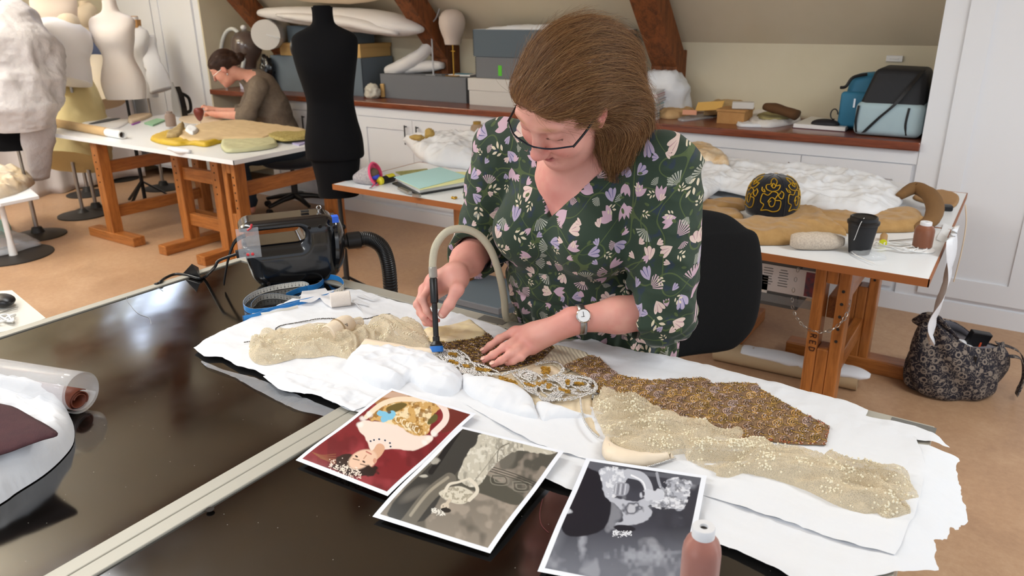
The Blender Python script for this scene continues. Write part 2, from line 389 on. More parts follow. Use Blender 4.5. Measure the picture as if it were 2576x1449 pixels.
sk = tag(obj('wall_socket', join(cbox((-.72, WY-.008, 1.335), (.09, .016, .035)), cbox((-.72, WY-.018, 1.335), (.05, .006, .006))), M['white_plastic'], bevel=.002), 'small cream socket plate on the wall above the cool bag', 'socket')
# ------------------------------------------------------------------ work tables
def panel_top(x0, x1, y0, y1, z, name, label, em=None):
    t = thing(name, ((x0+x1)/2, (y0+y1)/2, z-.028), label, 'table top')
    obj('board', box(x0+.004, x1-.004, y0+.004, y1-.004, z-.026, z-.001), M['laminate'], t, smooth=False)
    obj('edging', join(box(x0, x1, y0, y0+.004, z-.028, z), box(x0, x1, y1-.004, y1, z-.028, z), box(x0, x0+.004, y0, y1, z-.028, z), box(x1-.004, x1, y0, y1, z-.028, z)), em or M['edge'], t, smooth=False)
    return t
def trestle(px, py, qx, qy, zt, label, foot=.62, w=.085, slots=False, wide=.0):
    """two posts joined by two rails, each post on a foot at right angles to the rails."""
    t = thing('wooden_trestle', ((px+qx)/2, (py+qy)/2, 0), label, 'trestle', 'orange pine trestles carrying the white table tops')
    alongy = abs(qy-py) > abs(qx-px)
    for x, y in ((px, py), (qx, qy)):
        if slots: g = join(box(x-w*.75, x-w*.25, y-w/2, y+w/2, .06, zt), box(x+w*.25, x+w*.75, y-w/2, y+w/2, .06, zt), box(x-w*.25, x+w*.25, y-w/2, y+w/2, .06, zt*.55), box(x-w*.25, x+w*.25, y-w/2, y+w/2, zt-.08, zt))
        else: g = box(x-w/2, x+w/2, y-w/2, y+w/2, .06, zt)
        p = obj('post', g, M['pine_v'], t, bevel=.006, smooth=False)
        for zz in np.arange(zt-.3, zt-.05, .05): obj('dowel_hole', T(lathe([(.006, 0), (.006, .002)], 8), (x+(.5*w if slots else 0), y-w/2-.0002, zz), (math.pi/2, 0, 0)), M['shadow'], p)
        if alongy: obj('foot', box(x-foot/2, x+foot/2, y-w/2-.005, y+w/2+.005, 0, .07), M['pine_x'], t, bevel=.006, smooth=False)
        else: obj('foot', box(x-w/2-.005, x+w/2+.005, y-foot/2, y+foot/2, 0, .07), M['pine_y'], t, bevel=.006, smooth=False)
    for zz in (.22, .56):
        if alongy: g = box(px-.02, px+.02, min(py, qy)+w/2, max(py, qy)-w/2, zz-.045, zz+.045)
        else: g = box(min(px, qx)+w/2, max(px, qx)-w/2, py-.02, py+.02, zz-.045, zz+.045)
        obj('rail', g, M['pine_y' if alongy else 'pine_x'], t, bevel=.004, smooth=False)
    return t
ZT = .79
panel_top(-6.38, -3.98, 2.87, 3.98, ZT, 'table_top', 'long white table top in front of the seated woman, far left of the room', M['laminate'])
panel_top(-2.965, -.165, 2.715, 3.42, ZT, 'table_top', 'white brown-edged table top behind the woman, carrying the brown coat and the folders')
panel_top(-2.5, -.165, 3.424, 4.16, ZT, 'table_top', 'rear white table top under the crumpled tissue, nearest the base cupboards')
trestle(-5.66, 2.95, -5.66, 3.75, ZT-.03, 'pine trestle under the left end of the far white table')
trestle(-5.0, 3.16, -4.55, 3.16, ZT-.03, 'pine trestle with a front rail under the far white table', foot=.5)
trestle(-4.14, 2.98, -4.14, 3.8, ZT-.03, 'slotted pine trestle under the right end of the far table, beside the black dress form', slots=True, foot=.5)
trestle(-.48, 2.86, -.48, 3.66, ZT-.03, 'pine trestle under the right end of the second white table, beside the bag', slots=True)
trestle(-2.2, 2.86, -2.2, 3.78, ZT-.03, 'pine trestle under the left end of the second white table')
trestle(-1.05, 3.8, -1.6, 3.8, ZT-.03, 'low pine trestle standing behind the grey drawer box', foot=.4)
# the branded letters on the near leg (read downwards)
_t = [o for o in bpy.data.objects if 'under the right end of the second' in o.get('label', '')][0]
def glyph(ch, x, z, s=.022):
    S = {'D': [(0, 0, 0, 1), (0, 1, .6, .8), (.6, .8, .6, .2), (.6, .2, 0, 0)], 'E': [(0, 0, 0, 1), (0, 1, .6, 1), (0, .5, .5, .5), (0, 0, .6, 0)], 'R': [(0, 0, 0, 1), (0, 1, .55, .9), (.55, .9, .5, .5), (.5, .5, 0, .5), (.2, .5, .6, 0)]}[ch]
    return join(*[beam((x+b0*s, 2.86-.0432, z-a0*s), (x+b1*s, 2.86-.0432, z-a1*s), .0045, .0012, (0, -1, 0)) for a0, b0, a1, b1 in S])
for i, ch in enumerate('RED'): obj('branded_letter', glyph(ch, -.48-.05, .47-.027*i), mat('burnt_ink', '4e2810', .8), _t, smooth=False)
# ------------------------------------------------------------------ the black-topped work table: two framed panels
TH = .91
def gloss_black():
    m = mat('glossy_black_top', '0c0a08', .1, spec=.5, ior=2.1); t = NT(m); b = t.n['Principled BSDF']; co = t.add('ShaderNodeTexCoord').outputs['Object']
    n = t.noise(co, 9, 2); n2 = t.noise(co, 70, 2)
    t.l.new(t.ramp(n.outputs[0], [(.3, (.07,)*3), (.75, (.14,)*3)]), b.inputs['Roughness'])
    wv = t.noise(co, 2.6, 1); bp = t.add('ShaderNodeBump', i_Height=wv.outputs[0], i_Strength=.25, i_Distance=.004); t.l.new(bp.outputs[0], b.inputs['Normal'])
    sp = t.add('ShaderNodeTexVoronoi', i_Vector=co, i_Scale=55); dots = t.m('LESS_THAN', sp.outputs['Distance'], .045)
    t.l.new(t.mix(t.m('MULTIPLY', dots, .5), lin('0c0a08'), lin('b8b0a4')), b.inputs['Base Color']); return m
M['gloss'] = gloss_black(); M['frame'] = mat('grey_metal_frame', 'b4b0a4', .45, .15)
tb = thing('work_table', (-1.02, .7, 0), 'large black-topped work table in grey metal frames filling the foreground', 'table')
X0, X1, XS, YF, Y0 = -2.0, -.035, -.993, 1.445, -.1
for nm, a, b in (('left', X0, XS-.001), ('right', XS+.001, X1)):
    fw = .028
    fr = obj('panel_frame', join(box(a, b, YF-fw*1.6, YF, TH-.05, TH+.004), box(a, b, Y0, Y0+fw, TH-.05, TH+.004), box(a, a+fw, Y0+fw, YF-fw*1.6, TH-.05, TH+.004), box(b-fw, b, Y0+fw, YF-fw*1.6, TH-.05, TH+.004)), M['frame'], tb, bevel=.0015, smooth=False)
    obj('panel_top', box(a+fw-.001, b-fw+.001, Y0+fw-.001, YF-fw*1.6+.001, TH-.03, TH), M['gloss'], tb, smooth=False)
    for lx, ly in ((a+.03, Y0+.03), (b-.03, Y0+.03), (a+.03, YF-.04), (b-.03, YF-.04)):
        obj('leg', box(lx-.02, lx+.02, ly-.02, ly+.02, 0, TH-.05), M['frame'], tb, bevel=.003, smooth=False)
hx, hy = Z(528, 1280, TH+.005)[:2]
obj('bolt_hole', T(lathe([(.0065, 0), (.0065, .0008)], 18), (hx, hy, TH+.0035)), M['shadow'], tb)
for px in ((1250, 800), (2300, 1062)):
    c = Z(*px, TH+.004); obj('socket_recess', join(cbox((c[0], YF-.022, TH+.0045), (.075, .03, .001)),), mat('recess_grey', '6f6e6a', .5), tb, smooth=False)
# ------------------------------------------------------------------ implicit sculpting: smooth unions polygonised with surface nets
def s_ell(c, r, R=None, k=.02, sub=False):
    c, r = np.asarray(c, float), np.asarray(r, float)*np.ones(3)
    def f(p):
        q = p-c
        if R is not None: q = q@R            # R columns = local axes in world
        a = np.sqrt(((q/r)**2).sum(1)); b = np.sqrt(((q/r**2)**2).sum(1))+1e-9
        return a*(a-1)/b
    return (f, k, sub)
def s_cap(a, b, ra, rb=None, k=.02, sub=False, sq=None):
    a, b = np.asarray(a, float), np.asarray(b, float); rb = ra if rb is None else rb; d = b-a; L = d@d+1e-12
    def f(p):
        q = p-a; t = np.clip((q@d)/L, 0, 1); e = q-t[:, None]*d
        if sq is not None:                  # squash: (unit axis, factor) flatter across that axis
            ax, fac = sq; e = e+np.outer(e@np.asarray(ax), ax)*(fac-1)
        return np.sqrt((e**2).sum(1))-(ra+(rb-ra)*t)
    return (f, k, sub)
def s_fun(fn, k=.0, sub=False): return (fn, k, sub)
def s_eval(prims, p):
    d = None
    for f, k, sub in prims:
        e = f(p)
        if d is None: d = np.full(len(p), 1.0)
        if sub == 'max': d = np.maximum(d, e); continue
        if sub:
            if k > 0: h = np.clip(.5-.5*(d+e)/k, 0, 1); d = d+(-e-d)*h+k*h*(1-h)
            else: d = np.maximum(d, -e)
        elif k > 0: h = np.clip(.5+.5*(d-e)/k, 0, 1); d = d+(e-d)*h-k*h*(1-h)
        else: d = np.minimum(d, e)
    return d
def nets(prims, lo, hi, h, disp=None):
    lo, hi = np.asarray(lo, float), np.asarray(hi, float); B = 8
    n = (np.ceil((hi-lo)/h/B).astype(int))*B+1
    D = np.full(n, 1.0, np.float32); nb = (n-1)//B
    bi = np.stack(np.meshgrid(*[np.arange(q) for q in nb], indexing='ij'), -1).reshape(-1, 3)
    cen = lo+(bi*B+B/2)*h; d = s_eval(prims, cen); act = bi[np.abs(d) < B*h*1.9]
    off = np.stack(np.meshgrid(*[np.arange(B+1)]*3, indexing='ij'), -1).reshape(-1, 3)
    # sign of the quiet blocks
    for b, s in ((bi[d <= -B*h*1.9], -1.0),):
        for q in b: D[q[0]*B:q[0]*B+B+1, q[1]*B:q[1]*B+B+1, q[2]*B:q[2]*B+B+1] = s
    key = (act//4)@np.array([1000003, 1009, 1]); order = np.argsort(key, kind='stable'); act = act[order]; key = key[order]
    cuts = [0]+list(np.nonzero(np.diff(key))[0]+1)+[len(act)]
    for i0, i1 in zip(cuts[:-1], cuts[1:]):
        a = act[i0:i1]; ctr = lo+(a*B+B/2)*h; near = [q for q in prims if q[2] == 'max' or q[0](ctr).min() < q[1]+B*h+.02]
        idx = (a[:, None]*B+off[None]).reshape(-1, 3); p = lo+idx*h; v = s_eval(near, p) if near else np.ones(len(p))
        if disp is not None: v = v-disp(p, v)
        D[idx[:, 0], idx[:, 1], idx[:, 2]] = v
    S = D < 0; c8 = [(i, j, k) for i in (0, 1) for j in (0, 1) for k in (0, 1)]; m = np.array(n)-1
    sl = lambda A, o: A[o[0]:o[0]+m[0], o[1]:o[1]+m[1], o[2]:o[2]+m[2]]
    cnt = sum(sl(S, o).astype(np.int8) for o in c8); cells = np.argwhere((cnt > 0) & (cnt < 8))
    idm = np.full(m, -1, np.int32); idm[cells[:, 0], cells[:, 1], cells[:, 2]] = np.arange(len(cells))
    acc = np.zeros((len(cells), 3)); w = np.zeros(len(cells))
    for o in c8:
        for ax in range(3):
            if o[ax]: continue
            q = list(o); q[ax] = 1
            a = D[cells[:, 0]+o[0], cells[:, 1]+o[1], cells[:, 2]+o[2]]; b = D[cells[:, 0]+q[0], cells[:, 1]+q[1], cells[:, 2]+q[2]]
            x = (a < 0) != (b < 0); t = np.where(x, a/(a-b+1e-12), 0); P = np.tile(np.array(o, float), (len(cells), 1)); P[:, ax] += t
            acc[x] += P[x]; w += x
    V = lo+(cells+acc/w[:, None])*h; F = []
    for ax in range(3):
        o1, o2 = [(1, 2), (2, 0), (0, 1)][ax]; e = np.zeros(3, int); e[ax] = 1
        A = S[:m[0], :m[1], :m[2]]; Bm = S[e[0]:e[0]+m[0], e[1]:e[1]+m[1], e[2]:e[2]+m[2]]
        g = np.argwhere(A != Bm); g = g[(g[:, o1] > 0) & (g[:, o2] > 0)]
        u, v = np.zeros(3, int), np.zeros(3, int); u[o1] = 1; v[o2] = 1
        ids = [idm[tuple((g-x).T)] for x in (u*0, u, u+v, v)]; q = np.stack(ids, 1); fl = A[tuple(g.T)]
        q[~fl] = q[~fl][:, ::-1]; F.append(q)
    F = np.vstack(F); F = F[(F >= 0).all(1)]
    return V, F
def relax(g, it=2, lam=.5):
    V, F = g; V = V.copy(); F = np.asarray(F); n = len(V)
    a = np.concatenate([F[:, i] for i in range(4)]+[F[:, (i+1) % 4] for i in range(4)]); b = np.concatenate([F[:, (i+1) % 4] for i in range(4)]+[F[:, i] for i in range(4)])
    cnt = np.bincount(a, minlength=n)[:, None]+1e-9
    for _ in range(it):
        S = np.stack([np.bincount(a, V[b, k], n) for k in range(3)], 1)/cnt; V += lam*(S-V)
    return V, F
def nrm(v): v = np.asarray(v, float); return v/np.linalg.norm(v)
# ------------------------------------------------------------------ the woman working at the table
def skin_mat(name, base='e3a48a', blush='d67f68'):
    m = mat(name, base, .5, attr='tint', sss=.12, bump=.12, bscale=260, bdist=.001); return m
M['skin'] = skin_mat('skin')
HC = np.array([-.765, 1.335, 1.475])
def head_frame(fwd_h, pitch, roll, up=(0, 0, 1)):
    g = nrm(fwd_h); z = np.array([0, 0, 1.]); f = math.cos(pitch)*g-math.sin(pitch)*z; u = math.sin(pitch)*g+math.cos(pitch)*z
    l = np.cross(u, f); l = -np.cross(f, u); l = np.cross(u, f)     # subject's left
    l = nrm(np.cross(u, f)) if np.cross(u, f)@np.cross(z, g) > 0 else -nrm(np.cross(u, f))
    c, s = math.cos(roll), math.sin(roll)
    return np.stack([c*l-s*u, f, c*u+s*l], 1)                        # columns: left, forward, up
HF = head_frame((-.27, -1, 0), math.radians(44), math.radians(19))
def hp(x, y, z, s=1.0): return HC+HF@(np.array([x, y, z])*s)
def E_(x, y, z, r, k=.012, sub=False): return s_ell(hp(x, y, z), r, HF, k, sub)
def C_(a, b, ra, rb=None, k=.01, sub=False): return s_cap(hp(*a), hp(*b), ra, rb, k, sub)
def head_prims():
    P = [E_(0, -.018, .035, (.077, .098, .088)), E_(0, .035, -.02, (.068, .062, .088), .03), E_(0, .055, .045, (.058, .04, .04), .03),
         E_(0, .04, -.075, (.054, .055, .042), .03), E_(0, .084, -.1, (.02, .016, .016), .03), E_(0, .035, -.108, (.045, .045, .025), .03)]
    for s in (-1, 1):
        P += [E_(s*.038, .072, -.028, (.027, .025, .027), .025), E_(s*.031, .103, .022, (.022, .012, .012), .016, True)]
        P += [E_(s*.031, .0855, .02, (.0165, .0145, .0145), .004), C_((s*.012, .098, .04), (s*.048, .084, .044), .0065, .006, .014)]
        P += [E_(s*.078, -.004, -.004, (.008, .020, .031), .006), E_(s*.081, .002, .0, (.005, .011, .019), .006, True), E_(s*.076, .006, -.032, (.006, .008, .01), .006)]
    P += [C_((0, .094, .03), (0, .118, -.02), .0095, .0125, .014), E_(0, .121, -.024, (.0135, .0125, .011), .008)]
    for s in (-1, 1): P += [E_(s*.0125, .112, -.028, (.0085, .011, .0075), .006), E_(s*.007, .117, -.0355, (.0035, .005, .004), .003, True)]
    P += [C_((-.02, .095, -.054), (.02, .095, -.054), .0065, None, .006), E_(0, .1035, -.053, (.013, .006, .0045), .004), E_(0, .1, -.0655, (.016, .0075, .006), .005),
          C_((-.022, .1, -.0595), (.022, .1, -.0595), .0016, None, .003, True), E_(0, .0975, -.079, (.02, .006, .005), .008, True)]
    return P
def V3(*a): return np.array(a, float)
S_R, S_L = V3(-1.035, 1.50, 1.325), V3(-.615, 1.505, 1.325)
E_R, E_L = V3(-1.085, 1.475, 1.09), V3(-.575, 1.43, 1.035)
W_R, W_L = Y(1142, 694, 1.272), Y(1440, 806, 1.30)
TOP, BOT = Y(1090, 697, 1.22), Z(1098, 872, .945)          # the tool's axis
def finger(pts, r, k=.004, tipflat=False):
    P = []
    for i in range(len(pts)-1):
        ra = r*(1-.1*i); rb = r*(1-.1*(i+1)); P.append(s_cap(pts[i], pts[i+1], ra, rb, k if i else .012))
        if i: P.append(s_ell(pts[i], (ra*1.06,)*3, None, .004))
    return P
def left_hand():
    # flat on the garment, fingers towards the brush: index, middle, ring, little
    mcp = [Z(1296, 833, .975), Z(1312, 845, .972), Z(1326, 860, .964), Z(1340, 874, .955)]
    pip = [Z(1256, 853, .963), Z(1268, 874, .962), Z(1284, 890, .956), Z(1311, 899, .948)]
    dip = [Z(1233, 870, .950), Z(1240, 893, .950), Z(1260, 907, .944), Z(1291, 909, .940)]
    tip = [Z(1217, 883, .937), Z(1219, 906, .936), Z(1241, 918, .934), Z(1275, 915, .933)]
    rr = [.0102, .0104, .0098, .0088]; P = []
    hand = W_L; up = V3(0, 0, 1)
    for i in range(4):
        P.append(s_cap(hand+V3(0, 0, -.002), mcp[i]+V3(0, 0, -.004), .019, .0125, .02))
    P.append(s_ell((hand+mcp[1]+mcp[2])/3, (.03, .026, .013), None, .02))
    for i in range(4): P += finger([mcp[i], pip[i], dip[i], tip[i]], rr[i])
    # thumb leaves the side of the palm near its base and lies under the palm towards the garment
    tm = hand*.55+mcp[0]*.45+V3(-.004, .022, -.016); P += finger([hand*.8+mcp[0]*.2+V3(0, .008, -.01), tm, tm+V3(-.03, .012, -.012), tm+V3(-.05, .004, -.018)], .0118)
    return P, tip, mcp
def right_hand():
    ax = nrm(TOP-BOT)
    kn = [Y(1078, 712, 1.262), Y(1068, 728, 1.25), Y(1066, 744, 1.262), Y(1074, 758, 1.28)]
    kn[0] = Y(1092, 706, 1.255)
    pip = [Y(1062, 752, 1.20), Y(1050, 766, 1.208), Y(1057, 786, 1.222), Y(1070, 792, 1.245)]
    dip = [Y(1074, 782, 1.198), Y(1066, 798, 1.2), Y(1072, 812, 1.215), Y(1086, 806, 1.24)]
    tip = [Y(1088, 800, 1.206), Y(1083, 814, 1.208), Y(1092, 818, 1.222), Y(1102, 806, 1.24)]
    rr = [.0100, .0102, .0094, .0085]; P = []
    for i in range(4): P.append(s_cap(W_R, kn[i], .021, .0128, .02))
    P.append(s_ell((W_R*1.0+kn[1]+kn[0])/3, (.024, .028, .022), None, .02))
    for i in range(4): P += finger([kn[i], pip[i], dip[i], tip[i]], rr[i])
    tm = Y(1150, 728, 1.235); td = Y(1130, 766, 1.215); tt = Y(1113, 790, 1.208)
    P += [s_cap(W_R+V3(.012, 0, -.008), tm, .02, .0145, .02)]+finger([tm, td, tt], .0135)
    return P, tip+[tt], kn
def body_prims():
    P = head_prims()
    P += [s_cap(hp(0, -.035, -.06), V3(-.815, 1.50, 1.335), .055, .062, .03), s_cap(hp(0, .02, -.1), V3(-.822, 1.43, 1.30), .035, .05, .03)]
    P += [s_cap(S_R+V3(.05, 0, 0), S_L-V3(.05, 0, 0), .058, .058, .05), s_ell((-.825, 1.505, 1.22), (.165, .11, .14), None, .05)]
    P += [s_ell((-.90, 1.425, 1.175), (.075, .07, .075), None, .04), s_ell((-.75, 1.425, 1.175), (.075, .07, .075), None, .04)]
    P += [s_ell((-.825, 1.53, 1.02), (.15, .11, .14), None, .05), s_ell((-.82, 1.6, .86), (.19, .14, .16), None, .06)]
    for s in (-1, 1): P += [s_cap((-.82+s*.09, 1.62, .82), (-.82+s*.1, 1.6, .46), .085, .055, .04), s_cap((-.82+s*.1, 1.6, .46), (-.82+s*.1, 1.63, .1), .052, .034, .02), s_cap((-.82+s*.1, 1.645, .05), (-.82+s*.11, 1.5, .035), .036, .028, .02)]
    P += [s_cap(S_R, E_R, .052, .043, .03), s_cap(S_L, E_L, .052, .044, .03)]
    P += [s_cap(E_R, W_R*.55+E_R*.45, .044, .038, .02), s_cap(W_R*.55+E_R*.45, W_R, .038, .024, .02)]
    P += [s_cap(E_L, W_L*.5+E_L*.5, .044, .037, .02), s_cap(W_L*.5+E_L*.5, W_L, .037, .0255, .02)]
    lh, lt, lm = left_hand(); rh, rt, rm = right_hand()
    return P+lh+rh, lt+rt, lm+rm
def tint(V, HCp, frame, base, blush, lip, brow=None, tips=(), knuck=(), flush=()):
    n = len(V); c = np.tile(np.array(lin(base)), (n, 1)); q = (V-HCp)@frame
    def bl(w, col): 
        nonlocal c; w = np.clip(w, 0, 1)[:, None]; c = c*(1-w)+np.array(lin(col))*w
    def g(x, y, z, r): return np.exp(-(((q-np.array([x, y, z]))/np.array(r))**2).sum(1))
    bl(.35*(fbm(V*60, 3)*.5+.5)*(fbm(V*13+4, 2)*.5+.6), blush)
    for s in (-1, 1): bl(.55*g(s*.04, .09, -.03, (.022, .03, .022)), blush); bl(.6*g(s*.08, 0, 0, (.02, .03, .04)), blush)
    bl(.75*g(0, .12, -.022, (.016, .02, .014)), blush); bl(.4*g(.02, .11, .07, (.03, .03, .025)), 'c98d63'); bl(.3*g(0, .08, -.1, (.03, .03, .015)), blush)
    bl(1.3*g(0, .103, -.0595, (.02, .012, .0085))*(np.abs(q[:, 0]) < .03), lip)
    bl(.9*np.exp(-((q[:, 2]+.0598)/.0016)**2)*(np.abs(q[:, 0]) < .023)*(q[:, 1] > .085), '7a3a34')
    for s in (-1, 1):
        if brow: bl(.75*g(s*.032, .095, .046+0*s, (.02, .02, .0042)), brow)
        bl(.9*(np.abs(q[:, 2]-.0085+(q[:, 0]*s-.031)**2*9) < .0022)*(np.abs(q[:, 0]*s-.031) < .0155)*(q[:, 1] > .08), '4a2c20')
        bl(.25*g(s*.031, .1, .025, (.018, .02, .01)), 'b06a5c')
    for t in tips: bl(.5*np.exp(-(((V-t)/.013)**2).sum(1)), blush)
    for t in knuck: bl(.55*np.exp(-(((V-t)/.016)**2).sum(1)), blush)
    for t, r in flush: bl(.4*np.exp(-(((V-np.asarray(t))/r)**2).sum(1)), blush)
    return c
lady = thing('person', (-.82, 1.6, 0), 'person in dark green floral dress and glasses bending over the black table, brushing beadwork', 'person')
bp_, tips_, knu_ = body_prims()
bg = relax(nets(bp_, (-1.2, 1.13, 0), (-.46, 1.8, 1.66), .0032), 2, .4)
obj('body', bg, M['skin'], lady, smooth=True, angle=180, attr={'tint': tint(bg[0], HC, HF, 'e2a696', 'd2716a', 'b45a58', 'a87850', tips_, knu_, [((-.83, 1.41, 1.25), .06), (W_L, .05), ((W_R+E_R)/2, .05)])})
# finger nails
def nail(t, d, up, w=.0062, l=.0075):
    d = nrm(d); s = nrm(np.cross(d, up)); u = np.cross(s, d); R = np.stack([s, d, u], 1); g = uvs((0, 0, 0), (w, l, .0022), 12, 8)
    return g[0]@R.T+t, g[1]
lh_, lt_, lm_ = left_hand(); rh_, rt_, rm_ = right_hand()
nm_ = mat('nail', 'eab6a4', .25, coat=.3)
for i, t in enumerate(lt_): obj('fingernail', nail(t+V3(0, 0, .0072)+nrm(t-lm_[i])*.003, t-lm_[i], V3(0, 0, 1)), nm_, lady, smooth=True)
tv = nrm(CAMP-rt_[4]); obj('fingernail', nail(rt_[4]+tv*.0092+nrm(rt_[4]-Y(1130, 766, 1.215))*.003, rt_[4]-Y(1130, 766, 1.215), tv), nm_, lady, smooth=True)
# ---- dress
def floral(name):
    m = bpy.data.materials.new(name); m.use_nodes = True; t = NT(m); b = t.n['Principled BSDF']; b.inputs['Roughness'].default_value = .85; b.inputs['Sheen Weight'].default_value = .08
    uv = t.add('ShaderNodeUVMap', uv_map='UVMap').outputs[0]
    green, ink = lin('293a2b'), lin('222e4c')
    nb = t.noise(uv, 38, 2); col = t.mix(t.ramp(nb.outputs[0], [(.60, (0, 0, 0)), (.66, (.55,)*3)]), green, ink)
    # vines: winding iso-lines of a noise field, with small side leaves
    def line(scale, w, off):
        mp = t.add('ShaderNodeMapping', i_Vector=uv); mp.inputs['Location'].default_value = (off, off*.7, 0)
        n = t.add('ShaderNodeTexNoise', i_Vector=mp.outputs[0], i_Scale=scale, i_Detail=0.0); d = t.m('ABSOLUTE', t.m('SUBTRACT', n.outputs[0], .5)); return t.m('LESS_THAN', d, w)
    vine = t.m('MAXIMUM', line(13, .009, 0), line(11, .008, 9.3)); col = t.mix(t.m('MULTIPLY', vine, .9), col, lin('4d5c34'))
    def cells(scale, off, rnd=.75):
        mp = t.add('ShaderNodeMapping', i_Vector=uv); mp.inputs['Scale'].default_value = (scale,)*3; mp.inputs['Location'].default_value = (off, off*1.3, 0)
        v = t.add('ShaderNodeTexVoronoi', i_Vector=mp.outputs[0], i_Scale=1.0, i_Randomness=rnd); v.voronoi_dimensions = '2D'
        loc = t.add('ShaderNodeVectorMath', operation='SUBTRACT'); t.l.new(mp.outputs[0], loc.inputs[0]); t.l.new(v.outputs['Position'], loc.inputs[1])
        sc = t.add('ShaderNodeSeparateColor', i_Color=v.outputs['Color']); ang = t.m('MULTIPLY', sc.outputs[0], 6.283)
        ro = t.add('ShaderNodeVectorRotate', rotation_type='Z_AXIS', i_Vector=loc.outputs[0], i_Angle=ang); sp = t.add('ShaderNodeSeparateXYZ', i_Vector=ro.outputs[0])
        return sp.outputs[0], sp.outputs[1], sc.outputs[1], sc.outputs[2]
    AND = lambda *a: a[0] if len(a) == 1 else t.m('MULTIPLY', a[0], AND(*a[1:]))
    LT = lambda a, b_: t.m('LESS_THAN', a, b_); GT = lambda a, b_: t.m('GREATER_THAN', a, b_)
    def layer(col, scale, off, size, dens=1.1):
        x, y, r1, r2 = cells(scale, off)
        yy = t.m('ADD', y, size*.55); R = t.m('SQRT', t.m('ADD', t.m('MULTIPLY', x, x), t.m('MULTIPLY', yy, yy))); th = t.m('ARCTAN2', x, yy); at_ = t.m('ABSOLUTE', th)
        # fan: wedge of alternating ribs
        fan = AND(LT(R, size*1.15), GT(R, size*.2), LT(at_, .85), GT(t.m('SINE', t.m('MULTIPLY', th, 26.0)), -.15))
        # tulip: three pointed petals opening from the stem
        def petal(a, w, L):
            u = t.m('SUBTRACT', th, a); s_ = t.m('DIVIDE', R, L); wd = t.m('MULTIPLY', t.m('MULTIPLY', t.m('POWER', t.m('SUBTRACT', 1.0, s_, clamp=True), .55), t.m('POWER', s_, .0)), w)
            return AND(LT(t.m('ABSOLUTE', u), wd), LT(R, L))
        tul = t.m('MAXIMUM', petal(0, .62, size*1.2), t.m('MAXIMUM', petal(.42, .42, size*1.15), petal(-.42, .42, size*1.15)))
        rim = AND(tul, GT(R, size*.32), LT(t.m('ABSOLUTE', t.m('SUBTRACT', at_, .21)), .045)); 
        # bud pair: small crocus with outlined petals
        def leaf(cx, cy, a, l, w):
            dx, dy = t.m('SUBTRACT', x, cx), t.m('SUBTRACT', y, cy); ca, sa = math.cos(a), math.sin(a)
            u = t.m('ADD', t.m('MULTIPLY', dx, ca), t.m('MULTIPLY', dy, sa)); v_ = t.m('SUBTRACT', t.m('MULTIPLY', dy, ca), t.m('MULTIPLY', dx, sa)); q = t.m('DIVIDE', u, l)
            return LT(t.m('ABSOLUTE', v_), t.m('MULTIPLY', t.m('SUBTRACT', 1.0, t.m('MULTIPLY', q, q)), w))
        s3 = size/.3
        spr = None
        for cx, cy, a, l in ((0, .2, 1.57, .1), (.11, .1, .75, .1), (-.11, .1, 2.39, .1), (.1, -.06, .75, .09), (-.1, -.06, 2.39, .09)):
            q = leaf(cx*s3, cy*s3, a, l*s3, .038*s3); spr = q if spr is None else t.m('MAXIMUM', spr, q)
        bud = None
        for cx, a in ((.0, 1.57), (.07, 1.2), (-.07, 1.94)):
            q = leaf(cx*s3, .02*s3, a, .2*s3, .065*s3); bud = q if bud is None else t.m('MAXIMUM', bud, q)
        band = lambda lo, hi: AND(GT(r1, lo-1e-4), LT(r1, hi))
        tone = t.mix(GT(r2, .5), lin('dcc3b8'), lin('aea0b8'))
        col = t.mix(AND(fan, band(0, .3)), col, t.mix(GT(r2, .5), lin('c9abb2'), lin('a9aa9c')))
        col = t.mix(AND(tul, band(.3, .66)), col, tone); col = t.mix(AND(rim, band(.3, .66)), col, t.mix(GT(r2, .5), lin('b98f96'), lin('5d5a86')))
        col = t.mix(AND(bud, band(.66, .84)), col, lin('c7a6b4')); col = t.mix(AND(spr, band(.84, 1.01)), col, lin('d9cbb0'))
        return col
    col = layer(col, 21, 0, .48); col = layer(col, 25, 3.3, .32); 
    x, y, r1, r2 = cells(34, 5.5); dd = t.m('ADD', t.m('MULTIPLY', x, x), t.m('MULTIPLY', t.m('MULTIPLY', y, y), 4.0))
    col = t.mix(AND(LT(dd, .035), LT(r1, .35)), col, lin('4d5c34'))
    t.l.new(col, b.inputs['Base Color'])
    nz = t.noise(uv, 700, 2); bp = t.add('ShaderNodeBump', i_Height=nz.outputs[0], i_Strength=.1, i_Distance=.001); t.l.new(bp.outputs[0], b.inputs['Normal'])
    return m
M['floral'] = floral('green_floral_jersey')
NA = Y(1397, 546, 1.40)                                     # bottom of the V neck
NL, NR = Y(1352, 400, 1.43), Y(1548, 392, 1.43)
SLEEVES = ((S_R, E_R, W_R, .073, .064, E_R+(W_R-E_R)*.40, .058), (S_L, E_L, W_L, .074, .070, E_L+(W_L-E_L)*.34, .062))
